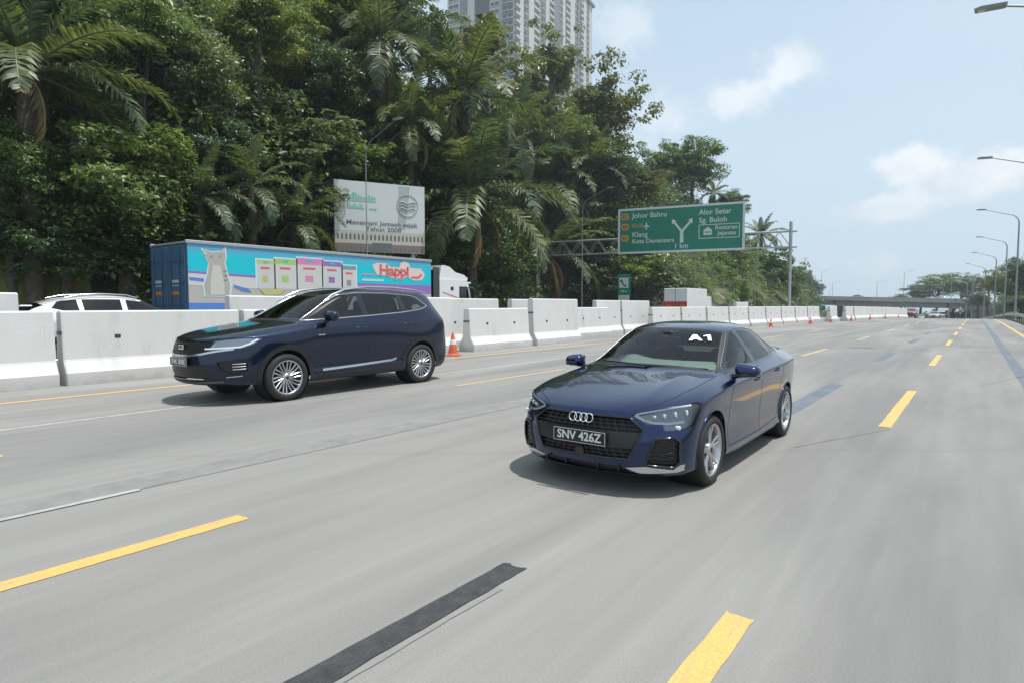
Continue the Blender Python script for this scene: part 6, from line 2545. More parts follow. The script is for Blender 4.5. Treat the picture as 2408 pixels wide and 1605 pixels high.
    # rest-area box
    bx = MB()
    (sa, za), (sb, zb) = sp(.655, .435), sp(.965, .735)
    for (a, c, d_, e) in ((sb, sa, za - .06, za), (sb, sa, zb, zb + .06), (sa - .06, sa, zb, za), (sb, sb + .06, zb, za)):
        quad(bx, a, c, min(d_, e), max(d_, e), fd + .012, fd)
    bx.build('frame', M_SW, sg)
    txt('Restoran', .78, .515, .52)
    txt('Jejantas', .80, .635, .52)
    ic = MB()
    s_, z_ = sp(.725, .575)
    ic.add([W(s_ + a, z_ + c, fd + .012) for a, c in ((-.36, -.36), (.36, -.36), (.36, .08), (0, .36), (-.36, .08))], [(0, 1, 2, 3, 4)])
    ic.build('rest_area_symbol', M_SW, sg)
    text_obj('lettering', 'R&R', .28, M_GREEN, sg, W(s_, z_ - .12, fd + .02), ux, (0, 0, 1), bold=.02)
    pn = MB()
    s_, z_ = sp(.237, .40)
    pl_ = [(0, .34), (.05, .26), (.06, .10), (.30, -.06), (.30, -.13), (.06, -.06), (.045, -.22), (.12, -.28), (.12, -.33), (0, -.29)]
    pl_ += [(-a, c) for a, c in reversed(pl_[1:-1])]
    pn.add([W(s_ - a, z_ + c, fd + .014) for a, c in pl_], [tuple(range(len(pl_)))])
    pn.build('aeroplane_symbol', M_SW, sg)
    fr = MB()
    for (a, c, d_, e) in ((-.42, .42, .40, .43), (-.42, .42, -.43, -.40), (-.43, -.40, -.43, .43), (.40, .43, -.43, .43)):
        quad(fr, s_ + a, s_ + c, z_ + d_, z_ + e, fd + .012, fd)
    fr.build('symbol_frame', pbr('sign_teal', (.02, .25, .19), .5), sg)
    return root


build_gantry()


# ================================================================== billboard
def build_billboard():
    A_, B_ = Vector((-26.6, 20.1, 0)), Vector((-24.45, 24.45, 0))
    Zt, Zb = 8.0, 4.35
    root = empty('billboard', ((A_ + B_) / 2), -math.atan2(B_.x - A_.x, B_.y - A_.y))
    tag(root, 'white advertising billboard behind the blue trailer, with a mosque photo along its foot', 'billboard')
    oz = root.location.z
    LY = (B_ - A_).length
    tilt = .085

    def Pt(u, v, f=0.0):           # u 0..1 left to right, v 0..1 top to bottom, f: towards the road
        return Vector((f - tilt * 0, -LY / 2 + LY * u, Zt - oz - (Zt - Zb) * v))
    M_BD = pbr('billboard_white', (.56, .575, .575), .6, noise=.05, nscale=.5)

    def slab(m, u0, u1, v0, v1, f0, f1):
        a = [Pt(u0, v1, f0), Pt(u1, v1, f0), Pt(u1, v0, f0), Pt(u0, v0, f0), Pt(u0, v1, f1), Pt(u1, v1, f1), Pt(u1, v0, f1), Pt(u0, v0, f1)]
        m.add(a, [(0, 3, 2, 1), (4, 5, 6, 7), (0, 1, 5, 4), (1, 2, 6, 5), (2, 3, 7, 6), (3, 0, 4, 7)])
    bd = part('panel', M_BD, root, lambda m: slab(m, 0, 1, 0, 1, -.22, 0))
    for u in (.12, .88):
        part('post', M_GALV, root, lambda m, u=u: m.tube([Pt(u, 0, -.4), Vector((-.4, -LY / 2 + LY * u, -.5))], .16, 8))
    f = .006
    TEAL = pbr('print_teal', (.17, .48, .38), .6)
    DK = pbr('print_faded_dark', (.13, .135, .14), .6)
    CREAM = pbr('print_cream', (.48, .46, .39), .6)
    BRN = pbr('print_brown', (.20, .165, .145), .6)
    GRY = pbr('print_grey', (.36, .40, .41), .6)
    part('grey_band', GRY, bd, lambda m: m.add([Pt(.70, .02, .003), Pt(.83, .02, .003), Pt(.77, .66, .003), Pt(.69, .66, .003)], [(0, 1, 2, 3)]))
    part('arcade', CREAM, bd, lambda m: slab(m, 0, 1, .70, .855, .003, f))
    part('wall_band', BRN, bd, lambda m: slab(m, 0, 1, .875, .995, .003, f))
    part('cornice', CREAM, bd, lambda m: slab(m, 0, 1, .845, .885, .006, .012))
    for k in range(22):
        u = .02 + k * .0445
        part('arch_opening', DK, bd, lambda m, u=u, k=k: m.add([Pt(u, .83, .010), Pt(u + .022, .83, .010), Pt(u + .022, .765, .010), Pt(u + .011, .735, .010), Pt(u, .765, .010)], [(0, 1, 2, 3, 4)]))
    for k in range(20):
        u = .02 + k * .049
        if .38 < u < .64:
            continue
        part('lower_opening', DK, bd, lambda m, u=u: slab(m, u, u + .018, .925, .985, .006, .010))
    part('gate', DK, bd, lambda m: slab(m, .40, .62, .865, .99, .012, .016))
    ux = (0, 1, 0)
    text_obj('lettering', 'Menemani Jemaah sejak', .33, DK, bd, Pt(.515, .585, .012), ux, (0, 0, 1), bold=.012, squeeze=1.22)
    text_obj('lettering', 'Tahun 2008', .33, DK, bd, Pt(.53, .67, .012), ux, (0, 0, 1), bold=.012, squeeze=1.22)
    lg = MB()
    rnd = random.Random(4)
    for k in range(11):                              # logo words too far off to read: a row of teal strokes
        u = .13 + k * .029
        slab(lg, u, u + .021, .205 + rnd.uniform(-.01, .02) - (.03 if k in (0, 2, 3, 8) else 0), .26, .008, .010)
    slab(lg, .13, .45, .275, .285, .008, .010)
    for k in range(8):
        u = .135 + k * .022
        slab(lg, u, u + .013, .31 + .02 * (k % 3), .375, .008, .010)
    slab(lg, .14, .32, .375, .39, .008, .010)
    slab(lg, .37, .45, .375, .395, .008, .010)
    lg.add([Pt(.185, .185, .010), Pt(.20, .155, .010), Pt(.215, .185, .010)], [(0, 1, 2)])
    tag(lg.build('logo', TEAL, bd), kind='stuff')
    ci = MB()
    pts = [Pt(.80, .30, .012) + Vector((0, math.cos(a) * .58, math.sin(a) * .58)) for a in [2 * PI * k / 32 for k in range(33)]]
    ci.tube(pts, .02, 5, caps=False)
    for dz in (-.18, 0, .15):
        ci.tube([Pt(.80, .30, .012) + Vector((0, -.45 + .15 * k, dz + .06 * math.sin(k * 1.6))) for k in range(7)], .035, 5)
    ci.build('round_seal', pbr('print_seal', (.30, .33, .34), .6), bd)
    return root


build_billboard()


# ================================================================== emergency phone sign
def build_phone_sign():
    d = ray_at(1467, 690)
    p = CAM + d * (-23.9 / d.x)
    root = empty('phone_sign', (p.x, p.y, road_z(p.y)), 0)
    tag(root, 'green and white emergency phone sign on a post behind the barriers', 'road sign')
    GRN = pbr('phone_sign_green', (.0, .19, .12), .45)
    WH = pbr('sign_white', (.58, .62, .60), .5)
    DK = pbr('print_dark', (.06, .065, .07), .6)
    part('post', M_GALV, root, lambda m: [m.tube([(x, .06, 0), (x, .06, 3.9)], .05, 8) for x in (-.35, .35)])
    pn = part('panel', GRN, root, lambda m: m.box((0, 0, 3.25), (1.16, .05, 1.75), bev=.02))
    part('white_field', WH, pn, lambda m: m.box((0, -.032, 3.42), (.86, .012, .86)))
    ph = MB()
    pts = [(-.24 + .48 * t, -.045, 3.66 - .50 * t - .14 * math.sin(PI * t)) for t in [k / 8 for k in range(9)]]
    ph.tube(pts, [.10, .09, .06, .05, .05, .05, .06, .09, .10], 8)
    ph.build('handset_symbol', DK, pn)
    text_obj('lettering', '250 m', .24, WH, pn, (0, -.034, 2.70), (1, 0, 0), (0, 0, 1), bold=.02)
    pl = part('lower_plate', WH, root, lambda m: m.box((0, 0, 2.15), (1.0, .04, .45), bev=.01))
    part('text_line', pbr('print_seal', (.30, .33, .34), .6), pl, lambda m: m.box((0, -.024, 2.18), (.7, .008, .07)))
    return root


build_phone_sign()


# ================================================================== guard rail on the right
def build_guardrail():
    root = empty('guard_rail', (3.2, 30, 0))
    tag(root, 'dull galvanised guard rail along the right edge of the road', 'guard rail')
    ys = [14 + 4.0 * k for k in range(52)]
    prof = [(-.02, .78), (.045, .74), (.045, .70), (-.02, .64), (-.02, .60), (.045, .55), (.045, .51), (-.02, .46)]
    V, F = [], []
    for Y in ys:
        for (a, z) in prof:
            V.append((-a + road_dx(Y), Y - 30, road_z(Y) + z))
    n = len(prof)
    for i in range(len(ys) - 1):
        for k in range(n - 1):
            F.append((i * n + k, i * n + k + 1, (i + 1) * n + k + 1, (i + 1) * n + k))
    link('beam', mesh('beam', V, F, True), M_GALV, root)
    mb = MB()
    mb.box((0, 0, .36), (.10, .12, .80))
    o = mb.build('post', M_DARKMETAL, root)
    for i, Y in enumerate(ys):
        q = o if i == 0 else link('post', o.data, None, root)
        q.location = (.10 + road_dx(Y), Y - 30, road_z(Y))
    kerb = sheet('kerb', 2.92, 3.08, 8, 230, pbr('kerb_dark', (.07, .068, .064), .9, noise=.3, nscale=2), .11)
    tag(kerb, kind='structure')
    V, F = [], []
    for Y in ys:
        V += [(2.92 + road_dx(Y), Y, road_z(Y)), (2.92 + road_dx(Y), Y, road_z(Y) + .11)]
    F = [(2 * i, 2 * i + 2, 2 * i + 3, 2 * i + 1) for i in range(len(ys) - 1)]
    link('kerb_face', mesh('kerb_face', V, F), MATS['kerb_dark'], kerb)
    return root


build_guardrail()

# ================================================================== articulated lorry with printed trailer
def build_truck():
    XN, XF = -20.0, -22.5           # near and far side
    Y0, Y1 = 9.45, 20.4
    root = empty('articulated_lorry', ((XN + XF) / 2, Y0, 0))
    tag(root, 'blue box trailer with a cyan pet food advert, pulled by a white truck cab', 'lorry')
    ox, oy = root.location.x, root.location.y

    def L(X, Y, Z):
        return (X - ox, Y - oy, Z)

    def box(m, xa, xb, ya, yb, za, zb, bev=0.0):
        m.box(((xa + xb) / 2 - ox, (ya + yb) / 2 - oy, (za + zb) / 2), (abs(xb - xa), abs(yb - ya), abs(zb - za)), bev=bev)
    M_NAVY = pbr('trailer_navy', (.030, .075, .150), .5, noise=.12, nscale=.8)
    M_RAIL = pbr('trailer_rail', (.42, .43, .44), .4, metal=.6)
    tr = part('trailer', M_NAVY, root, lambda m: box(m, XF, XN, Y0, Y1, 1.02, 3.52, .02))
    part('roof_rail', M_RAIL, tr, lambda m: box(m, XN - .06, XN + .035, Y0 - .02, Y1 + .02, 3.50, 3.61, .015))
    part('roof_rail', M_RAIL, tr, lambda m: box(m, XF - .035, XF + .06, Y0 - .02, Y1 + .02, 3.50, 3.61, .015))
    part('roof', pbr('trailer_roof', (.30, .31, .32), .6), tr, lambda m: box(m, XF + .062, XN - .062, Y0, Y1, 3.521, 3.58))
    # rear doors
    for k in range(2):
        xa = XF + .06 + k * 1.215
        dr = part('rear_door', pbr('trailer_door', (.045, .110, .190), .5, noise=.15, nscale=1), root, lambda m, xa=xa: box(m, xa, xa + 1.165, Y0 - .035, Y0 - .002, 1.08, 3.44, .01))
        for q in (.30, .85):
            part('locking_bar', M_NAVY, dr, lambda m, xa=xa, q=q: m.tube([L(xa + q, Y0 - .06, 1.1), L(xa + q, Y0 - .06, 3.42)], .016, 6))
        for zz in (1.5, 2.2, 2.9):
            part('hinge_rib', M_NAVY, dr, lambda m, xa=xa, zz=zz: box(m, xa + .03, xa + 1.13, Y0 - .05, Y0 - .034, zz, zz + .06))
        part('sticker', pbr('door_sticker', (.42, .45, .50), .5), dr, lambda m, xa=xa: box(m, xa + .28, xa + .80, Y0 - .040, Y0 - .034, 2.16, 2.36))
        part('reflector', M_AMBER, dr, lambda m, xa=xa: box(m, xa + .25, xa + .85, Y0 - .040, Y0 - .034, 1.88, 1.99))
    # the printed side, laid in thin layers on the curtain
    pr = lambda n, c: pbr('print_' + n, c, .55)
    CY, BL, PU, WH, FL = pr('cyan', (.0, .52, .60)), pr('sky_blue', (.10, .36, .55)), pr('purple', (.28, .15, .45)), pr('white', (.60, .58, .55)), pr('floor', (.46, .43, .40))
    RB, GN, LG, PK, VI, GY = pr('royal', (.08, .22, .58)), pr('gold', (.50, .47, .18)), pr('lime', (.36, .52, .16)), pr('pink', (.62, .22, .40)), pr('violet', (.28, .15, .42)), pr('dusk', (.26, .25, .27))
    RED, BEI, FUR = pr('red', (.72, .10, .11)), pr('peach', (.72, .56, .52)), pr('fur', (.42, .39, .35))

    def flat(name, mat, pts, layer):
        x = XN + .004 + .004 * layer
        return part(name, mat, tr, lambda m: m.add([L(x, y, z) for y, z in pts], [tuple(range(len(pts)))]))

    def rect(name, mat, y0, y1, z0, z1, layer):
        return flat(name, mat, [(y0, z0), (y1, z0), (y1, z1), (y0, z1)], layer)
    rect('print_sky', BL, Y0 + .04, Y1 - .03, 3.34, 3.49, 0)
    rect('print_sky', pr('sky_mid', (.07, .41, .57)), Y0 + .04, Y1 - .03, 3.26, 3.34, 0)
    rect('print_sky', pr('sky_low', (.03, .47, .59)), Y0 + .04, Y1 - .03, 3.18, 3.26, 0)
    rect('print_sea', CY, Y0 + .04, Y1 - .03, 2.30, 3.18, 0)
    flat('print_stripe', PU, [(Y0 + .04, 2.56), (16.2, 2.34), (16.2, 2.44), (Y0 + .04, 2.64)], 1)
    flat('print_wall', WH, [(Y0 + .04, 2.18), (16.2, 2.0), (16.2, 2.34), (Y0 + .04, 2.56)], 1)
    rect('print_stripe', PU, 16.2, Y1 - .03, 2.06, 2.44, 1)
    rect('print_floor', FL, Y0 + .04, Y1 - .03, 1.62, 2.30, 0)
    rect('print_base', RB, Y0 + .04, Y1 - .03, 1.10, 1.62, 0)
    flat('print_swoosh', RB, [(9.52, 2.44), (9.98, 2.40), (9.98, 2.30), (9.52, 2.34)], 2)
    flat('print_swoosh', RB, [(10.95, 2.24), (11.5, 2.10), (11.62, 1.98), (11.3, 2.02), (11.0, 2.14)], 2)
    # seated cat in pale fur
    cat_ = [(10.02, 1.86), (10.82, 1.86), (10.86, 2.2), (10.74, 2.62), (10.68, 2.92), (10.72, 3.12), (10.70, 3.44), (10.54, 3.30), (10.28, 3.26), (9.96, 3.34), (10.08, 3.08), (10.16, 2.88), (10.10, 2.55), (9.98, 2.2)]
    cy_c, cz_c = 10.40, 2.62
    flat('print_cat_glow', pr('glow', (.55, .72, .74)), [(cy_c + (y - cy_c) * 1.13, cz_c + (z - cz_c) * 1.05) for y, z in cat_], 2)
    flat('print_cat', FUR, cat_, 3)
    for (y, z) in ((10.24, 3.13), (10.52, 3.15)):
        flat('print_cat_eye', GY, [(y - .05, z), (y, z - .025), (y + .05, z), (y, z + .03)], 5)
    flat('print_cat_nose', BEI, [(10.34, 3.06), (10.42, 3.06), (10.38, 3.02)], 5)
    for (y, z) in ((10.03, 3.27), (10.64, 3.34)):
        flat('print_cat_ear', BEI, [(y - .03, z - .09), (y + .05, z - .07), (y, z + .03)], 5)
    for z in (2.35, 2.5, 2.65):
        flat('print_cat_stripe', GY, [(10.62, z), (10.76, z + .02), (10.75, z + .055), (10.63, z + .03)], 5)
    flat('print_cat_chest', pr('fur_pale', (.56, .54, .50)), [(10.18, 1.88), (10.66, 1.88), (10.64, 2.4), (10.52, 2.85), (10.30, 2.85), (10.20, 2.4)], 4)
    # five packets
    for (y0, y1, zt, zl, c) in ((11.82, 12.5, 3.12, 2.98, GN), (12.52, 13.38, 3.20, 3.0, LG), (13.43, 14.5, 3.28, 3.04, PK), (14.52, 15.4, 3.22, 3.03, VI), (15.44, 16.1, 3.10, 2.94, GY)):
        rect('print_packet_glow', pr('glow', (.55, .72, .74)), y0 - .05, y1 + .05, 2.12, zt + .05, 2)
        rect('print_packet', pr('packet_%d' % int(y0), (.58 - .02 * (int(y0) % 3), .555, .54 - .02 * (int(y0) % 2))), y0 + .015, y1 - .015, 2.14, zl, 3)
        rect('print_packet_lid', c, y0, y1, zl, zt, 3)
        rect('print_packet_name', RED, y0 + .22 * (y1 - y0), y0 + .72 * (y1 - y0), zl - .17, zl - .10, 4)
        rect('print_packet_spot', c, y0 + .30 * (y1 - y0), y0 + .62 * (y1 - y0), zl - .62, zl - .40, 4)
        rect('print_packet_hole', CY, y0 + .38 * (y1 - y0), y0 + .62 * (y1 - y0), zt - .11, zt - .05, 4)
    flat('print_bowl', GN, [(11.9, 2.12), (12.9, 2.12), (12.7, 1.92), (12.1, 1.90)], 4)
    # brand word in a peach bubble
    bub = [(16.95, 3.20), (17.2, 3.30), (17.7, 3.30), (17.95, 3.16), (18.45, 3.16), (18.5, 3.36), (18.75, 3.44), (19.0, 3.36), (19.05, 3.18), (19.75, 3.16), (19.98, 2.90), (19.8, 2.66), (19.3, 2.62), (18.9, 2.76), (18.5, 2.68), (18.0, 2.70), (17.7, 2.80), (17.2, 2.80), (17.05, 2.98)]
    flat('print_bubble', BEI, bub, 2)
    text_obj('lettering_outline', 'Happi', .62, pr('cream', (.78, .70, .68)), tr, (XN + .014 - ox, 18.15 - oy, 2.99), (0, 1, 0), (0, 0, 1), bold=.07, squeeze=1.15)
    text_obj('lettering', 'Happi', .62, RED, tr, L(18.25, 0, 0)[:0] + (XN + .020 - ox, 18.15 - oy, 2.99), (0, 1, 0), (0, 0, 1), bold=.02, squeeze=1.15)
    flat('print_swirl', RED, [(19.1, 2.74), (19.55, 2.72), (19.8, 2.88), (19.72, 2.94), (19.5, 2.80), (19.12, 2.80)], 4)
    rect('print_line', pr('pale_cyan', (.40, .66, .68)), 16.4, 17.55, 2.53, 2.63, 2)
    rect('print_line', PK, 16.4, 17.05, 2.76, 2.83, 2)
    # running gear
    part('chassis', M_BLACK, root, lambda m: box(m, XF + .5, XN - .5, Y0 + .3, 22.8, .72, 1.01))
    part('side_guard', M_RAIL, root, lambda m: [box(m, XN - .10, XN - .05, 12.4, 17.6, z, z + .12) for z in (.55, .80)])
    for Y in (10.6, 11.9, 13.2, 18.9, 22.3):
        for s, X in ((1, XN - .18), (-1, XF + .18)):
            make_wheel(root, .50, .29, .30, 'steel', pbr('steel_wheel', (.35, .35, .36), .5, metal=.5), (X - ox, Y - oy, .50), s < 0)
    # cab
    CW = pbr('truck_white', (.72, .72, .71), .3, coat=.6)
    cb = part('cab', CW, root, lambda m: m.prism([(21.0 - oy, .95), (23.25 - oy, .95), (23.25 - oy, 1.75), (23.02 - oy, 2.62), (22.95 - oy, 2.70), (21.0 - oy, 2.75)], XF + .1 - ox, XN - .05 - ox, 'yz'))
    part('roof_fairing', CW, cb, lambda m: m.prism([(21.02 - oy, 2.752), (22.98 - oy, 2.72), (23.06 - oy, 2.86), (22.75 - oy, 3.02), (22.15 - oy, 3.12), (21.75 - oy, 3.36), (21.36 - oy, 3.42), (21.2 - oy, 3.40)], XF + .16 - ox, XN - .11 - ox, 'yz'))
    part('side_deflector', pbr('deflector_dark', (.05, .05, .055), .5), cb, lambda m: box(m, XN - .12, XN - .08, 20.62, 21.02, 1.2, 3.30))
    part('rear_wall', M_DARKMETAL, cb, lambda m: box(m, XF + .2, XN - .2, 20.95, 20.998, 1.0, 3.2))
    part('windscreen', M_GLOSSBLACK, cb, lambda m: m.add([L(XN - .2, 23.262, 1.78), L(XF + .25, 23.262, 1.78), L(XF + .25, 23.05, 2.58), L(XN - .2, 23.05, 2.58)], [(0, 1, 2, 3)]))
    part('door_window', M_GLOSSBLACK, cb, lambda m: m.add([L(XN - .046, 22.35, 1.75), L(XN - .046, 23.12, 1.75), L(XN - .046, 22.95, 2.45), L(XN - .046, 22.35, 2.45)], [(0, 1, 2, 3)]))
    part('red_stripe', pr('red', (.72, .10, .11)), cb, lambda m: m.add([L(XN - .045, 21.2, 2.12), L(XN - .045, 22.3, 1.86), L(XN - .045, 22.3, 1.91), L(XN - .045, 21.2, 2.17)], [(0, 1, 2, 3)]))
    part('badge', M_DARKMETAL, cb, lambda m: box(m, XN - .05, XN - .042, 21.75, 21.95, 2.25, 2.42))
    part('sun_visor', CW, cb, lambda m: box(m, XF + .2, XN - .15, 23.0, 23.35, 2.60, 2.68, .02))
    mr = part('door_mirror', M_BLACK, cb, lambda m: box(m, XN + .02, XN + .22, 23.15, 23.25, 1.75, 2.35, .03))
    part('mirror_arm', M_BLACK, cb, lambda m: m.tube([L(XN - .06, 23.0, 2.4), L(XN + .12, 23.2, 2.38)], .025, 6))
    return root


build_truck()


# ================================================================== white box lorry with a red tail
def build_box_lorry():
    root = empty('box_lorry', (-20.0, 49.0, road_z(50)))
    tag(root, 'white box lorry with a red lower tail beyond the barriers', 'lorry')
    WHT = pbr('lorry_white', (.70, .70, .69), .5, noise=.05, nscale=1)
    RD = pbr('lorry_red', (.45, .045, .05), .5)
    bxo = part('cargo_box', WHT, root, lambda m: m.box((0, 2.3, 2.13), (2.0, 4.6, 1.62), bev=.03))
    part('tail_board', RD, bxo, lambda m: m.box((0, -.012, 1.60), (1.98, .02, .50)))
    part('door_gap', M_SEAM, bxo, lambda m: m.box((0, -.014, 2.4), (.02, .02, 1.05)))
    for x in (-.62, .05, .62):
        part('hazard_plate', M_AMBER if x != .05 else RD, bxo, lambda m, x=x: m.box((x, -.03, 1.52), (.42, .012, .12)))
    for x in (-.8, .8):
        part('tail_lamp', M_REDLENS, bxo, lambda m, x=x: m.box((x, -.03, 1.40), (.22, .03, .10), bev=.01))
    part('chassis', M_BLACK, root, lambda m: m.box((0, 3.0, 1.10), (1.2, 6.0, .30)))
    cb = part('cab', WHT, root, lambda m: m.prism([(4.75, .75), (6.35, .75), (6.35, 1.45), (6.0, 2.30), (4.75, 2.35)], -.9, .9, 'yz'))
    part('windscreen', M_GLOSSBLACK, cb, lambda m: m.add([(-.8, 6.36, 1.47), (.8, 6.36, 1.47), (.8, 6.04, 2.24), (-.8, 6.04, 2.24)], [(0, 1, 2, 3)]))
    for y in (1.4, 5.5):
        for s in (1, -1):
            make_wheel(root, .42, .25, .25, 'steel', MATS['steel_wheel'], (s * .85, y, .42), s < 0)
    return root


build_box_lorry()


# ================================================================== other cars
def far_car(kind, mat, X, Y, rz, label, sc=1.0, levels=2, name='passenger_car', zoff=0.0, group=None):
    root = empty(name, (X, Y, road_z(Y) + zoff), rz, sc)
    tag(root, label, 'car', group)
    dark = pbr('far_glass', (.03, .036, .04), .06, coat=.6)
    if kind == 'suv':
        B = suv_shell(root, mat, levels, False, False, False, dark)
        wy, wr, wx, wz = (1.15, 4.07), .372, .85, .372
        lamp = [(.56, .965), (.86, 1.0), (.91, .94), (.60, .87)]
        gril = [(-.52, .95), (.52, .95), (.45, .72), (-.45, .72)]
        low = [(-.6, .60), (.6, .60), (.6, .42), (-.6, .42)]
        py_, pz = .62, .66
    else:
        rows, wall, cr = build_sedan.cage
        B = CarBody(rows, wall, cr, levels)
        for s in (1, -1):
            for ya in (.86, 3.496):
                B.cut(circle_poly(ya, .33, .35, 20), 'x', lambda c, s=s: c.x * s > .45 and c.z < .8).free()
        B.finish(B.cut([(-.69, .965), (0, 1.0), (.69, .965), (.54, 1.325), (0, 1.35), (-.54, 1.325)], 'y', lambda c: 1.15 < c.y < 2.03 + .45 * c.x * c.x and c.z > .94), 'windscreen', dark, root)
        for s in (1, -1):
            B.finish(B.cut([(1.55, .97), (3.3, 1.05), (3.1, 1.24), (2.6, 1.335), (2.15, 1.305)], 'x', lambda c, s=s: c.x * s > .3 and c.z > .92), 'side_windows', dark, root)
        part('underbody_light_block', M_BLACK, root, lambda m: m.box((0, 2.2, .27), (1.5, 4.0, .2)))  # dark box added to stop light passing under the body
        wy, wr, wx, wz = (.86, 3.496), .318, .785, .318
        lamp = [(.43, .695), (.84, .775), (.84, .64), (.55, .63)]
        gril = [(-.36, .66), (.36, .66), (.32, .54), (-.32, .54)]
        low = [(-.6, .36), (.6, .36), (.6, .24), (-.6, .24)]
        pz = .46
    for s in (1, -1):
        lb = B.cut([(x * s, z) for x, z in lamp], 'y', lambda c, s=s: c.y < .9 and c.x * s > 0)
        B.finish(lb, 'headlamp', M_LAMPWHITE, root)
    B.finish(B.cut(gril, 'y', lambda c: c.y < .6), 'grille', M_BLACK, root)
    B.finish(B.cut(low, 'y', lambda c: c.y < .6), 'lower_grille', M_BLACK, root)
    B.finish(B.bm, 'body', mat, root)
    part('number_plate', pbr('plate_black', (.012, .012, .013), .35), root, lambda m: m.box((0, -.0 if kind != 'suv' else .0, pz), (.5, .05, .11)))
    for s in (1, -1):
        for ya in wy:
            make_wheel(root, wr, wr * .72, .22, 'steel', None, (s * wx, ya, wz), s < 0)
        part('door_mirror', mat, root, lambda m, s=s: m.box((s * (.98 if kind != 'suv' else 1.06), 1.6 if kind != 'suv' else 1.95, .98 if kind != 'suv' else 1.3), (.2, .12, .13), bev=.03))
    return root


def build_white_suv():
    root = empty('suv_car', (-17.6, 9.2, 0), PI, 1.0)
    tag(root, 'white car whose roof and windows show above the barriers at the far left', 'car')
    wm = paint('pearl_white_paint', (.62, .63, .63), .0, .35)
    rows = [[(px_, py_, pz_ - (.20 * ((py_ - 3.1) / 1.5) ** 2 if py_ > 3.1 and pz_ > 1.5 else 0)) for (px_, py_, pz_) in r_] for r_ in SUV_ROWS]
    B = suv_shell(root, wm, 3, False, True, True, M_SIDEGLASS, rows, wm)
    for s in (1, -1):
        part('roof_rail', M_CHROME, root, lambda m, s=s: m.tube([(s * .66, 2.45, 1.73), (s * .652, 2.7, 1.80), (s * .648, 3.3, 1.822), (s * .645, 3.7, 1.79), (s * .64, 4.0, 1.715)], .016, 6))
        tl = B.cut([(s * .50, 1.10), (s * .88, 1.10), (s * .92, 1.19), (s * .5, 1.19)], 'y', lambda c, s=s: c.y > 4.4 and c.x * s > 0)
        B.finish(tl, 'tail_lamp', M_REDLENS, root)
    part('roof_spoiler', wm, root, lambda m: m.box((0, 4.70, 1.53), (1.15, .24, .045), bev=.02))
    part('cabin', M_CABIN, root, lambda m: [m.box((0, 3.0, .9), (1.6, 2.6, .3)), m.box((0, 3.0, 1.2), (1.4, .16, .6), bev=.05)])
    B.finish(B.bm, 'body', wm, root)
    suv_wheels(root)
    return root


build_white_suv()
far_car('suv', paint('cherry_red_paint', (.30, .012, .022), .3, .35), -9.45, 128.0, 0.0, 'red car at the far end of the barriers, coming towards us', .98)
far_car('sedan', paint('champagne_paint', (.42, .40, .34), .5, .35), -6.65, 143.0, 0.0, 'beige car under the overpass, right of the red car', 1.02, 2, 'passenger_car')
far_car('sedan', paint('silver_grey_paint', (.30, .31, .33), .5, .35), -10.7, 172.0, 0.0, 'small silver car just right of the red one, farther off', .95, 2)
far_car('sedan', MATS['cherry_red_paint'], -5.6, 232.0, 0.0, 'tiny dark red car in the shade under the overpass', .95, 1)


def build_far_van():
    Y = 163
    root = empty('delivery_lorry', (-6.1, Y, road_z(Y)))
    tag(root, 'small white-fronted lorry tucked behind the beige car', 'lorry')
    WHT = MATS['lorry_white']
    part('cargo_box', WHT, root, lambda m: m.box((0, 3.6, 1.55), (1.8, 3.6, 1.75), bev=.03))
    cb = part('cab', WHT, root, lambda m: m.prism([(0, .45), (1.6, .45), (1.6, 2.0), (.45, 2.0), (.12, 1.25), (0, 1.15)], -.82, .82, 'yz'))
    part('windscreen', M_GLOSSBLACK, cb, lambda m: m.add([(-.74, .115, 1.27), (.74, .115, 1.27), (.70, .425, 1.93), (-.70, .425, 1.93)], [(0, 1, 2, 3)]))
    part('grille', pbr('lorry_grey', (.30, .32, .33), .5), cb, lambda m: m.box((0, -.012, .75), (1.5, .02, .45)))
    for s in (1, -1):
        part('headlamp', M_LAMPWHITE, cb, lambda m, s=s: m.box((s * .6, -.03, .75), (.26, .03, .18), bev=.02))
        for y in (.75, 4.2):
            make_wheel(root, .33, .2, .2, 'steel', MATS['steel_wheel'], (s * .72, y, .33), s < 0)
    part('chassis', M_BLACK, root, lambda m: m.box((0, 2.7, .55), (1.1, 5.0, .22)))
    return root


build_far_van()
# roofs passing on the overpass
for k, (px, mt, lab) in enumerate(((2205, 'pearl_white_paint', 'white car roof showing over the overpass parapet on the right'), (2012, 'silver_grey_paint', 'grey car roof showing over the overpass parapet on the left'))):
    d = ray_at(px, 700)
    t = 232.0 / d.y
    X = d.x * t
    far_car('suv', MATS[mt], X - 2.4, 232.0, -PI / 2, lab, .95, 1, zoff=2.35 - X * .030 - road_z(232) - .10)


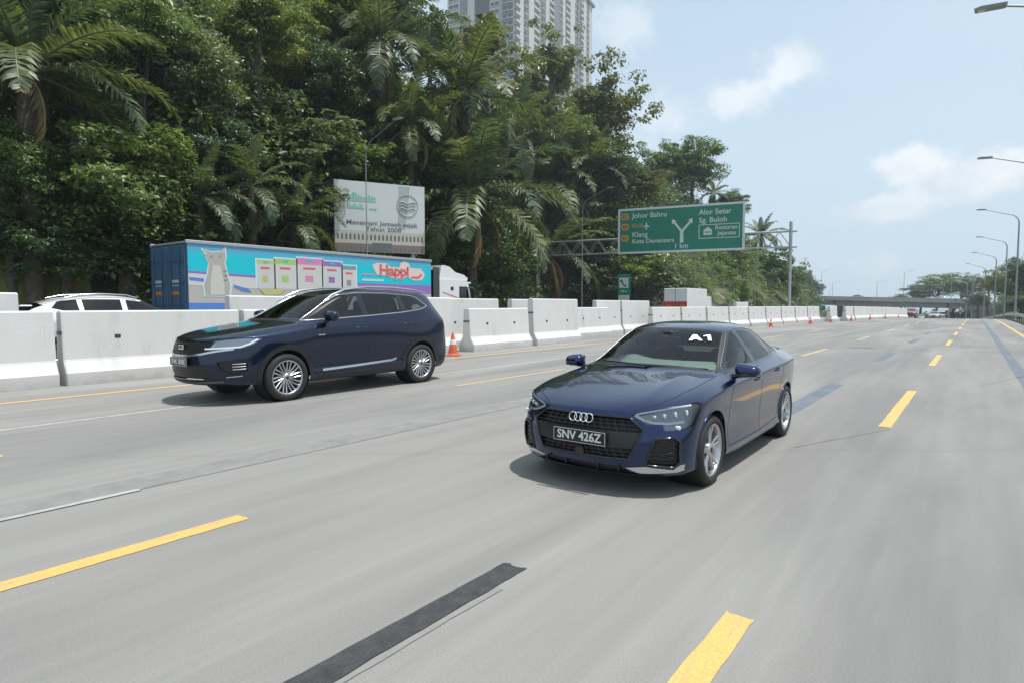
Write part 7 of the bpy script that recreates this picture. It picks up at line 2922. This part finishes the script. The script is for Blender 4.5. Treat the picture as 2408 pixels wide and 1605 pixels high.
# ================================================================== people
def skin_figure(name, J, bones, root_joint, parent=None, levels=2, mats=None, classify=None):
    """one continuous body: joints with radii joined by bones, grown by the Skin modifier"""
    names = list(J)
    me = bpy.data.meshes.new(name)
    me.from_pydata([J[n][0] for n in names], [(names.index(a), names.index(b)) for a, b in bones], [])
    me.update()
    ob = bpy.data.objects.new(name, me)
    COL.objects.link(ob)
    md = ob.modifiers.new('skin', 'SKIN')
    md.use_smooth_shade = True
    for k, n in enumerate(names):
        r = J[n][1]
        sv = me.skin_vertices[0].data[k]
        sv.radius = r if hasattr(r, '__len__') else (r, r)
        sv.use_root = (n == root_joint)
    s2 = ob.modifiers.new('sub', 'SUBSURF')
    s2.levels = s2.render_levels = levels
    dg = bpy.context.evaluated_depsgraph_get()
    m2 = bpy.data.meshes.new_from_object(ob.evaluated_get(dg))
    bpy.data.objects.remove(ob)
    m2.materials.clear()
    for m in mats:
        m2.materials.append(m)
    if classify:
        m2.polygons.foreach_set('material_index', [classify(p.center) for p in m2.polygons])
    m2.polygons.foreach_set('use_smooth', [True] * len(m2.polygons))
    m2.name = name
    return link(name, m2, None, parent)


M_SKIN = pbr('skin', (.42, .25, .17), .5)
M_HAIR = pbr('black_hair', (.012, .011, .010), .5)


def add_hand(J, bones, wrist, side, tip_dir, k):
    """palm, four unequal bent fingers and a thumb leaving the side of the palm"""
    w = Vector(J[wrist][0])
    d = Vector(tip_dir).normalized()
    sd = d.cross(Vector((0, 0, 1))).normalized() * side
    pn = 'palm' + k
    J[pn] = (tuple(w + d * .06), (.030, .018))
    bones.append((wrist, pn))
    for i, (off, ln) in enumerate(((-.026, .062), (-.009, .072), (.009, .068), (.026, .052))):
        a = w + d * .10 + sd * off
        b = a + d * ln * .5 + Vector((0, 0, -.012))
        c = b + d * ln * .2 + Vector((0, 0, -.034))
        for q, p_, r in (('a', a, .010), ('b', b, .009), ('c', c, .008)):
            J['f%d%s%s' % (i, q, k)] = (tuple(p_), r)
        bones += [(pn, 'f%da%s' % (i, k)), ('f%da%s' % (i, k), 'f%db%s' % (i, k)), ('f%db%s' % (i, k), 'f%dc%s' % (i, k))]
    a = w + d * .05 - sd * .035
    J['ta' + k] = (tuple(a), .011)
    J['tb' + k] = (tuple(a + d * .035 - sd * .018 + Vector((0, 0, -.018))), .009)
    bones += [(pn, 'ta' + k), ('ta' + k, 'tb' + k)]


def head_parts(parent, c, s=1.0, cap=None, facing=-1):
    """hair or cap, eyes, brows as small children of the body; facing -y"""
    c = Vector(c)

    def dome(m):
        V, F = [], []
        n, k = 16, 7
        for a in range(k + 1):
            ph = PI / 2 * a / k * 1.18
            for q in range(n):
                th = 2 * PI * q / n
                r = math.sin(ph)
                y = -math.cos(th) * r * .108
                z = math.cos(ph) * .105
                if y < -.06 and z < .045:
                    z = .045
                V.append((c.x + math.sin(th) * r * .088 * s, c.y + (y + .006) * s, c.z + (z + .045) * s))
        F = [(a * n + q, a * n + (q + 1) % n, (a + 1) * n + (q + 1) % n, (a + 1) * n + q) for a in range(k) for q in range(n)]
        m.add(V, F, True)
    part('hair' if cap is None else 'cap', M_HAIR if cap is None else cap, parent, dome)
    for sx in (-1, 1):
        part('eye', M_GLOSSBLACK, parent, lambda m, sx=sx: m.box((c.x + sx * .033 * s, c.y - .097 * s, c.z + .012 * s), (.026 * s, .01 * s, .012 * s), bev=.003))
    part('mouth', pbr('lips', (.30, .12, .10), .5), parent, lambda m: m.box((c.x, c.y - .093 * s, c.z - .062 * s), (.045 * s, .012 * s, .010 * s), bev=.003))
    return None


def build_driver():
    o = Vector((-2.625, 4.426, 0))
    S = .961
    J = {'pelvis': ((0, 2.50, .60), (.15, .12)), 'waist': ((0, 2.57, .75), (.14, .10)), 'chest': ((0, 2.63, .93), (.165, .115)), 'collar': ((0, 2.64, 1.045), (.11, .08)),
         'neck': ((0, 2.63, 1.095), .052), 'jaw': ((0, 2.605, 1.14), (.062, .068)), 'skull': ((0, 2.61, 1.215), (.078, .095)), 'crown': ((0, 2.615, 1.275), (.055, .065)),
         'nose': ((0, 2.505, 1.185), .014)}
    bones = [('pelvis', 'waist'), ('waist', 'chest'), ('chest', 'collar'), ('collar', 'neck'), ('neck', 'jaw'), ('jaw', 'skull'), ('skull', 'crown'), ('jaw', 'nose')]
    for s, k in ((-1, 'r'), (1, 'l')):
        J['sh' + k] = ((s * .175, 2.63, 1.015), .062)
        J['el' + k] = ((s * .235, 2.40, .86), .046)
        J['wr' + k] = ((s * .175, 2.185, .93), .030)
        J['hip' + k] = ((s * .09, 2.46, .60), .085)
        J['kn' + k] = ((s * .13, 2.06, .68), .062)
        J['an' + k] = ((s * .12, 1.80, .45), .042)
        J['to' + k] = ((s * .12, 1.66, .44), .035)
        bones += [('collar', 'sh' + k), ('sh' + k, 'el' + k), ('el' + k, 'wr' + k), ('pelvis', 'hip' + k), ('hip' + k, 'kn' + k), ('kn' + k, 'an' + k), ('an' + k, 'to' + k)]
        add_hand(J, bones, 'wr' + k, s, (-s * .1, -1, .1), k)

    def cl(c):
        if c.z > 1.085:
            return 1
        if abs(c.x) > .10 and c.y < 2.48 and c.z > .78:
            return 1
        return 0 if c.z > .66 or c.y > 2.42 else 2
    b = skin_figure('person', J, bones, 'pelvis', None, 2, [pbr('shirt_dark', (.035, .035, .042), .85), M_SKIN, pbr('trousers', (.03, .032, .04), .85)], cl)
    b.location = o + Vector((-.36 * S, 0, 0))
    b.scale = (S, S, S)
    tag(b, 'driver in a dark shirt at the wheel of the blue car', 'person')
    head_parts(b, (0, 2.61, 1.195), 1.0, None)
    part('sunglasses', M_GLOSSBLACK, b, lambda m: [m.box((sx * .034, 2.507, 1.208), (.05, .012, .032), bev=.006) for sx in (-1, 1)] + [m.box((0, 2.508, 1.214), (.03, .008, .008))])


build_driver()


def build_rider(X, Y, label_b, label_p, jacket, helmet, bike, s=1.0):
    z = road_z(Y)
    bk = empty('motorcycle', (X, Y, z), 0)
    tag(bk, label_b, 'motorcycle', 'motorcycles coming up the road')
    for y in (.30, 1.62):
        mb = MB()
        mb.lathe([(.255, -.05), (.30, -.03), (.305, 0), (.30, .03), (.255, .05), (.245, 0), (.255, -.05)], 22, 'x')
        w = mb.build('wheel', M_RUBBER, bk)
        w.location = (0, y, .305)
        part('rim', M_ALLOY, w, lambda m: [m.lathe([(.247, -.03), (.247, .03)], 20, 'x'), m.tube([(-.05, 0, 0), (.05, 0, 0)], .05, 8)] + [m.tube([(0, 0, 0), (0, .24 * math.cos(a), .24 * math.sin(a))], .012, 5) for a in [2 * PI * q / 5 for q in range(5)]])
    part('fork', M_DARKMETAL, bk, lambda m: [m.tube([(sx, .30, .305), (sx, .52, .95)], .022, 6) for sx in (-.07, .07)])
    part('fairing', bike, bk, lambda m: m.add([(-.16, .42, .62), (.16, .42, .62), (.20, .44, .88), (.12, .46, 1.06), (-.12, .46, 1.06), (-.20, .44, .88), (-.12, .62, .55), (.12, .62, .55), (.14, .66, 1.0), (-.14, .66, 1.0)], [(0, 1, 2, 5), (5, 2, 3, 4), (0, 6, 7, 1), (1, 7, 8, 2), (2, 8, 3), (5, 9, 6, 0), (4, 9, 5), (3, 8, 9, 4)]))
    part('headlamp', M_LAMPWHITE, bk, lambda m: m.box((0, .425, .82), (.2, .03, .12), bev=.02))
    part('mudguard', bike, bk, lambda m: m.tube([(0, .30 - .33 * math.cos(a), .305 + .33 * math.sin(a)) for a in [.5 + .25 * q for q in range(8)]], .055, 6))
    part('body', bike, bk, lambda m: [m.tube([(0, .55, .70), (0, .85, .58), (0, 1.25, .66), (0, 1.75, .78)], [.09, .11, .12, .07], 8)])
    part('seat', M_BLACK, bk, lambda m: m.box((0, 1.25, .79), (.24, .75, .09), bev=.03))
    part('engine', M_DARKMETAL, bk, lambda m: m.box((0, .95, .42), (.26, .42, .28), bev=.05))
    part('handlebar', M_BLACK, bk, lambda m: [m.tube([(-.36, .66, 1.04), (-.14, .54, 1.02), (.14, .54, 1.02), (.36, .66, 1.04)], .016, 6)])
    for sx in (-1, 1):
        part('mirror', M_BLACK, bk, lambda m, sx=sx: [m.tube([(sx * .26, .60, 1.04), (sx * .32, .56, 1.22)], .008, 5), m.box((sx * .33, .56, 1.25), (.13, .02, .07), bev=.008)])
    J = {'pelvis': ((0, 1.18, .90), (.15, .12)), 'waist': ((0, 1.12, 1.05), (.14, .10)), 'chest': ((0, 1.02, 1.25), (.17, .12)), 'collar': ((0, .97, 1.38), (.11, .08)), 'neck': ((0, .95, 1.43), .055), 'jaw': ((0, .92, 1.50), (.07, .08)), 'skull': ((0, .93, 1.58), (.08, .095)), 'nose': ((0, .83, 1.53), .014)}
    bones = [('pelvis', 'waist'), ('waist', 'chest'), ('chest', 'collar'), ('collar', 'neck'), ('neck', 'jaw'), ('jaw', 'skull'), ('jaw', 'nose')]
    for sd, k in ((-1, 'r'), (1, 'l')):
        J['sh' + k] = ((sd * .19, .99, 1.35), .066)
        J['el' + k] = ((sd * .34, .84, 1.17), .048)
        J['wr' + k] = ((sd * .33, .68, 1.06), .034)
        J['hip' + k] = ((sd * .10, 1.14, .89), .09)
        J['kn' + k] = ((sd * .23, .78, .74), .066)
        J['an' + k] = ((sd * .17, 1.02, .36), .045)
        J['to' + k] = ((sd * .17, .86, .32), .038)
        bones += [('collar', 'sh' + k), ('sh' + k, 'el' + k), ('el' + k, 'wr' + k), ('pelvis', 'hip' + k), ('hip' + k, 'kn' + k), ('kn' + k, 'an' + k), ('an' + k, 'to' + k)]
        add_hand(J, bones, 'wr' + k, sd, (sd * .1, -1, -.1), k)
    p = skin_figure('person', J, bones, 'pelvis', None, 1, [jacket, M_SKIN, pbr('rider_trousers', (.02, .022, .028), .85)], lambda c: 1 if c.z > 1.42 else (0 if c.z > .96 else 2))
    p.location = (X, Y, z)
    tag(p, label_p, 'person')
    hm = part('helmet', helmet, p, lambda m: m.lathe([(.02, 1.70), (.075, 1.685), (.118, 1.63), (.13, 1.56), (.122, 1.48), (.105, 1.455)], 18, 'z', (0, .93, 0)))
    part('visor', M_GLOSSBLACK, hm, lambda m: m.add([(math.sin(a) * .135, .93 - math.cos(a) * .135, zz) for zz in (1.50, 1.585) for a in [-.9 + .225 * q for q in range(9)]], [(q, q + 1, q + 10, q + 9) for q in range(8)], True))
    return bk


build_rider(-2.15, 119.0, 'dark green motorcycle alone in the right lane near the overpass', 'motorcyclist in a pale blue jacket and white helmet in the right lane', pbr('jacket_blue', (.42, .50, .58), .8), pbr('helmet_white', (.75, .75, .75), .25, coat=.5), pbr('bike_green', (.02, .06, .055), .35, coat=.5))
build_rider(-4.55, 139.0, 'dark motorcycle riding beside the white-fronted lorry', 'motorcyclist in dark clothes beside the white-fronted lorry', pbr('jacket_dark', (.05, .05, .055), .8), pbr('helmet_grey', (.45, .45, .46), .25, coat=.5), pbr('bike_black', (.02, .02, .022), .35, coat=.5))

for (px, py, Y, kind, mt, lab) in ((2032, 735, 168, 'suv', 'cherry_red_paint', 'red vehicle on the opposite road behind the farthest barriers'), (2008, 735, 150, 'sedan', 'silver_grey_paint', 'grey car on the opposite road, left of the red one by the overpass'), (2052, 735, 190, 'suv', 'pearl_white_paint', 'white car on the opposite road, right of the red one by the overpass')):
    p, t_ = at_Y(px, py, Y)
    far_car(kind, MATS[mt], p.x, Y, PI, lab, 1.0, 1)

# small green place sign beyond the barriers and the grey sign boards by the overpass pier
d = ray_at(1912, 722)
sg = empty('direction_sign', tuple(CAM + d * (150.0 / d.y)))
sg.location.z = road_z(150)
tag(sg, 'small green sign half hidden behind the far barriers, left of the overpass', 'road sign')
part('panel', pbr('phone_sign_green', (.0, .19, .12), .45), sg, lambda m: m.box((0, 0, 2.2), (5.0, .08, 1.1), bev=.02))
part('post', M_GALV, sg, lambda m: [m.tube([(x, .1, 0), (x, .1, 2.7)], .06, 6) for x in (-1.8, 1.8)])


# ================================================================== thin tropical haze
def build_haze():
    m = bpy.data.materials.new('haze_air')
    m.use_nodes = True
    nt = m.node_tree
    for n in list(nt.nodes):
        nt.nodes.remove(n)
    out = nd(nt, 'ShaderNodeOutputMaterial')
    pv = nd(nt, 'ShaderNodeVolumePrincipled')
    pv.inputs['Color'].default_value = (.82, .91, 1.0, 1)
    pv.inputs['Density'].default_value = 0.00055
    pv.inputs['Anisotropy'].default_value = 0.2
    nt.links.new(pv.outputs[0], out.inputs['Volume'])
    mb = MB()
    mb.box((0, 640, 74), (2400, 1700, 192))
    o = mb.build('haze', m)
    tag(o, 'thin pale haze filling the air over the highway', 'haze', None, 'stuff')


build_haze()
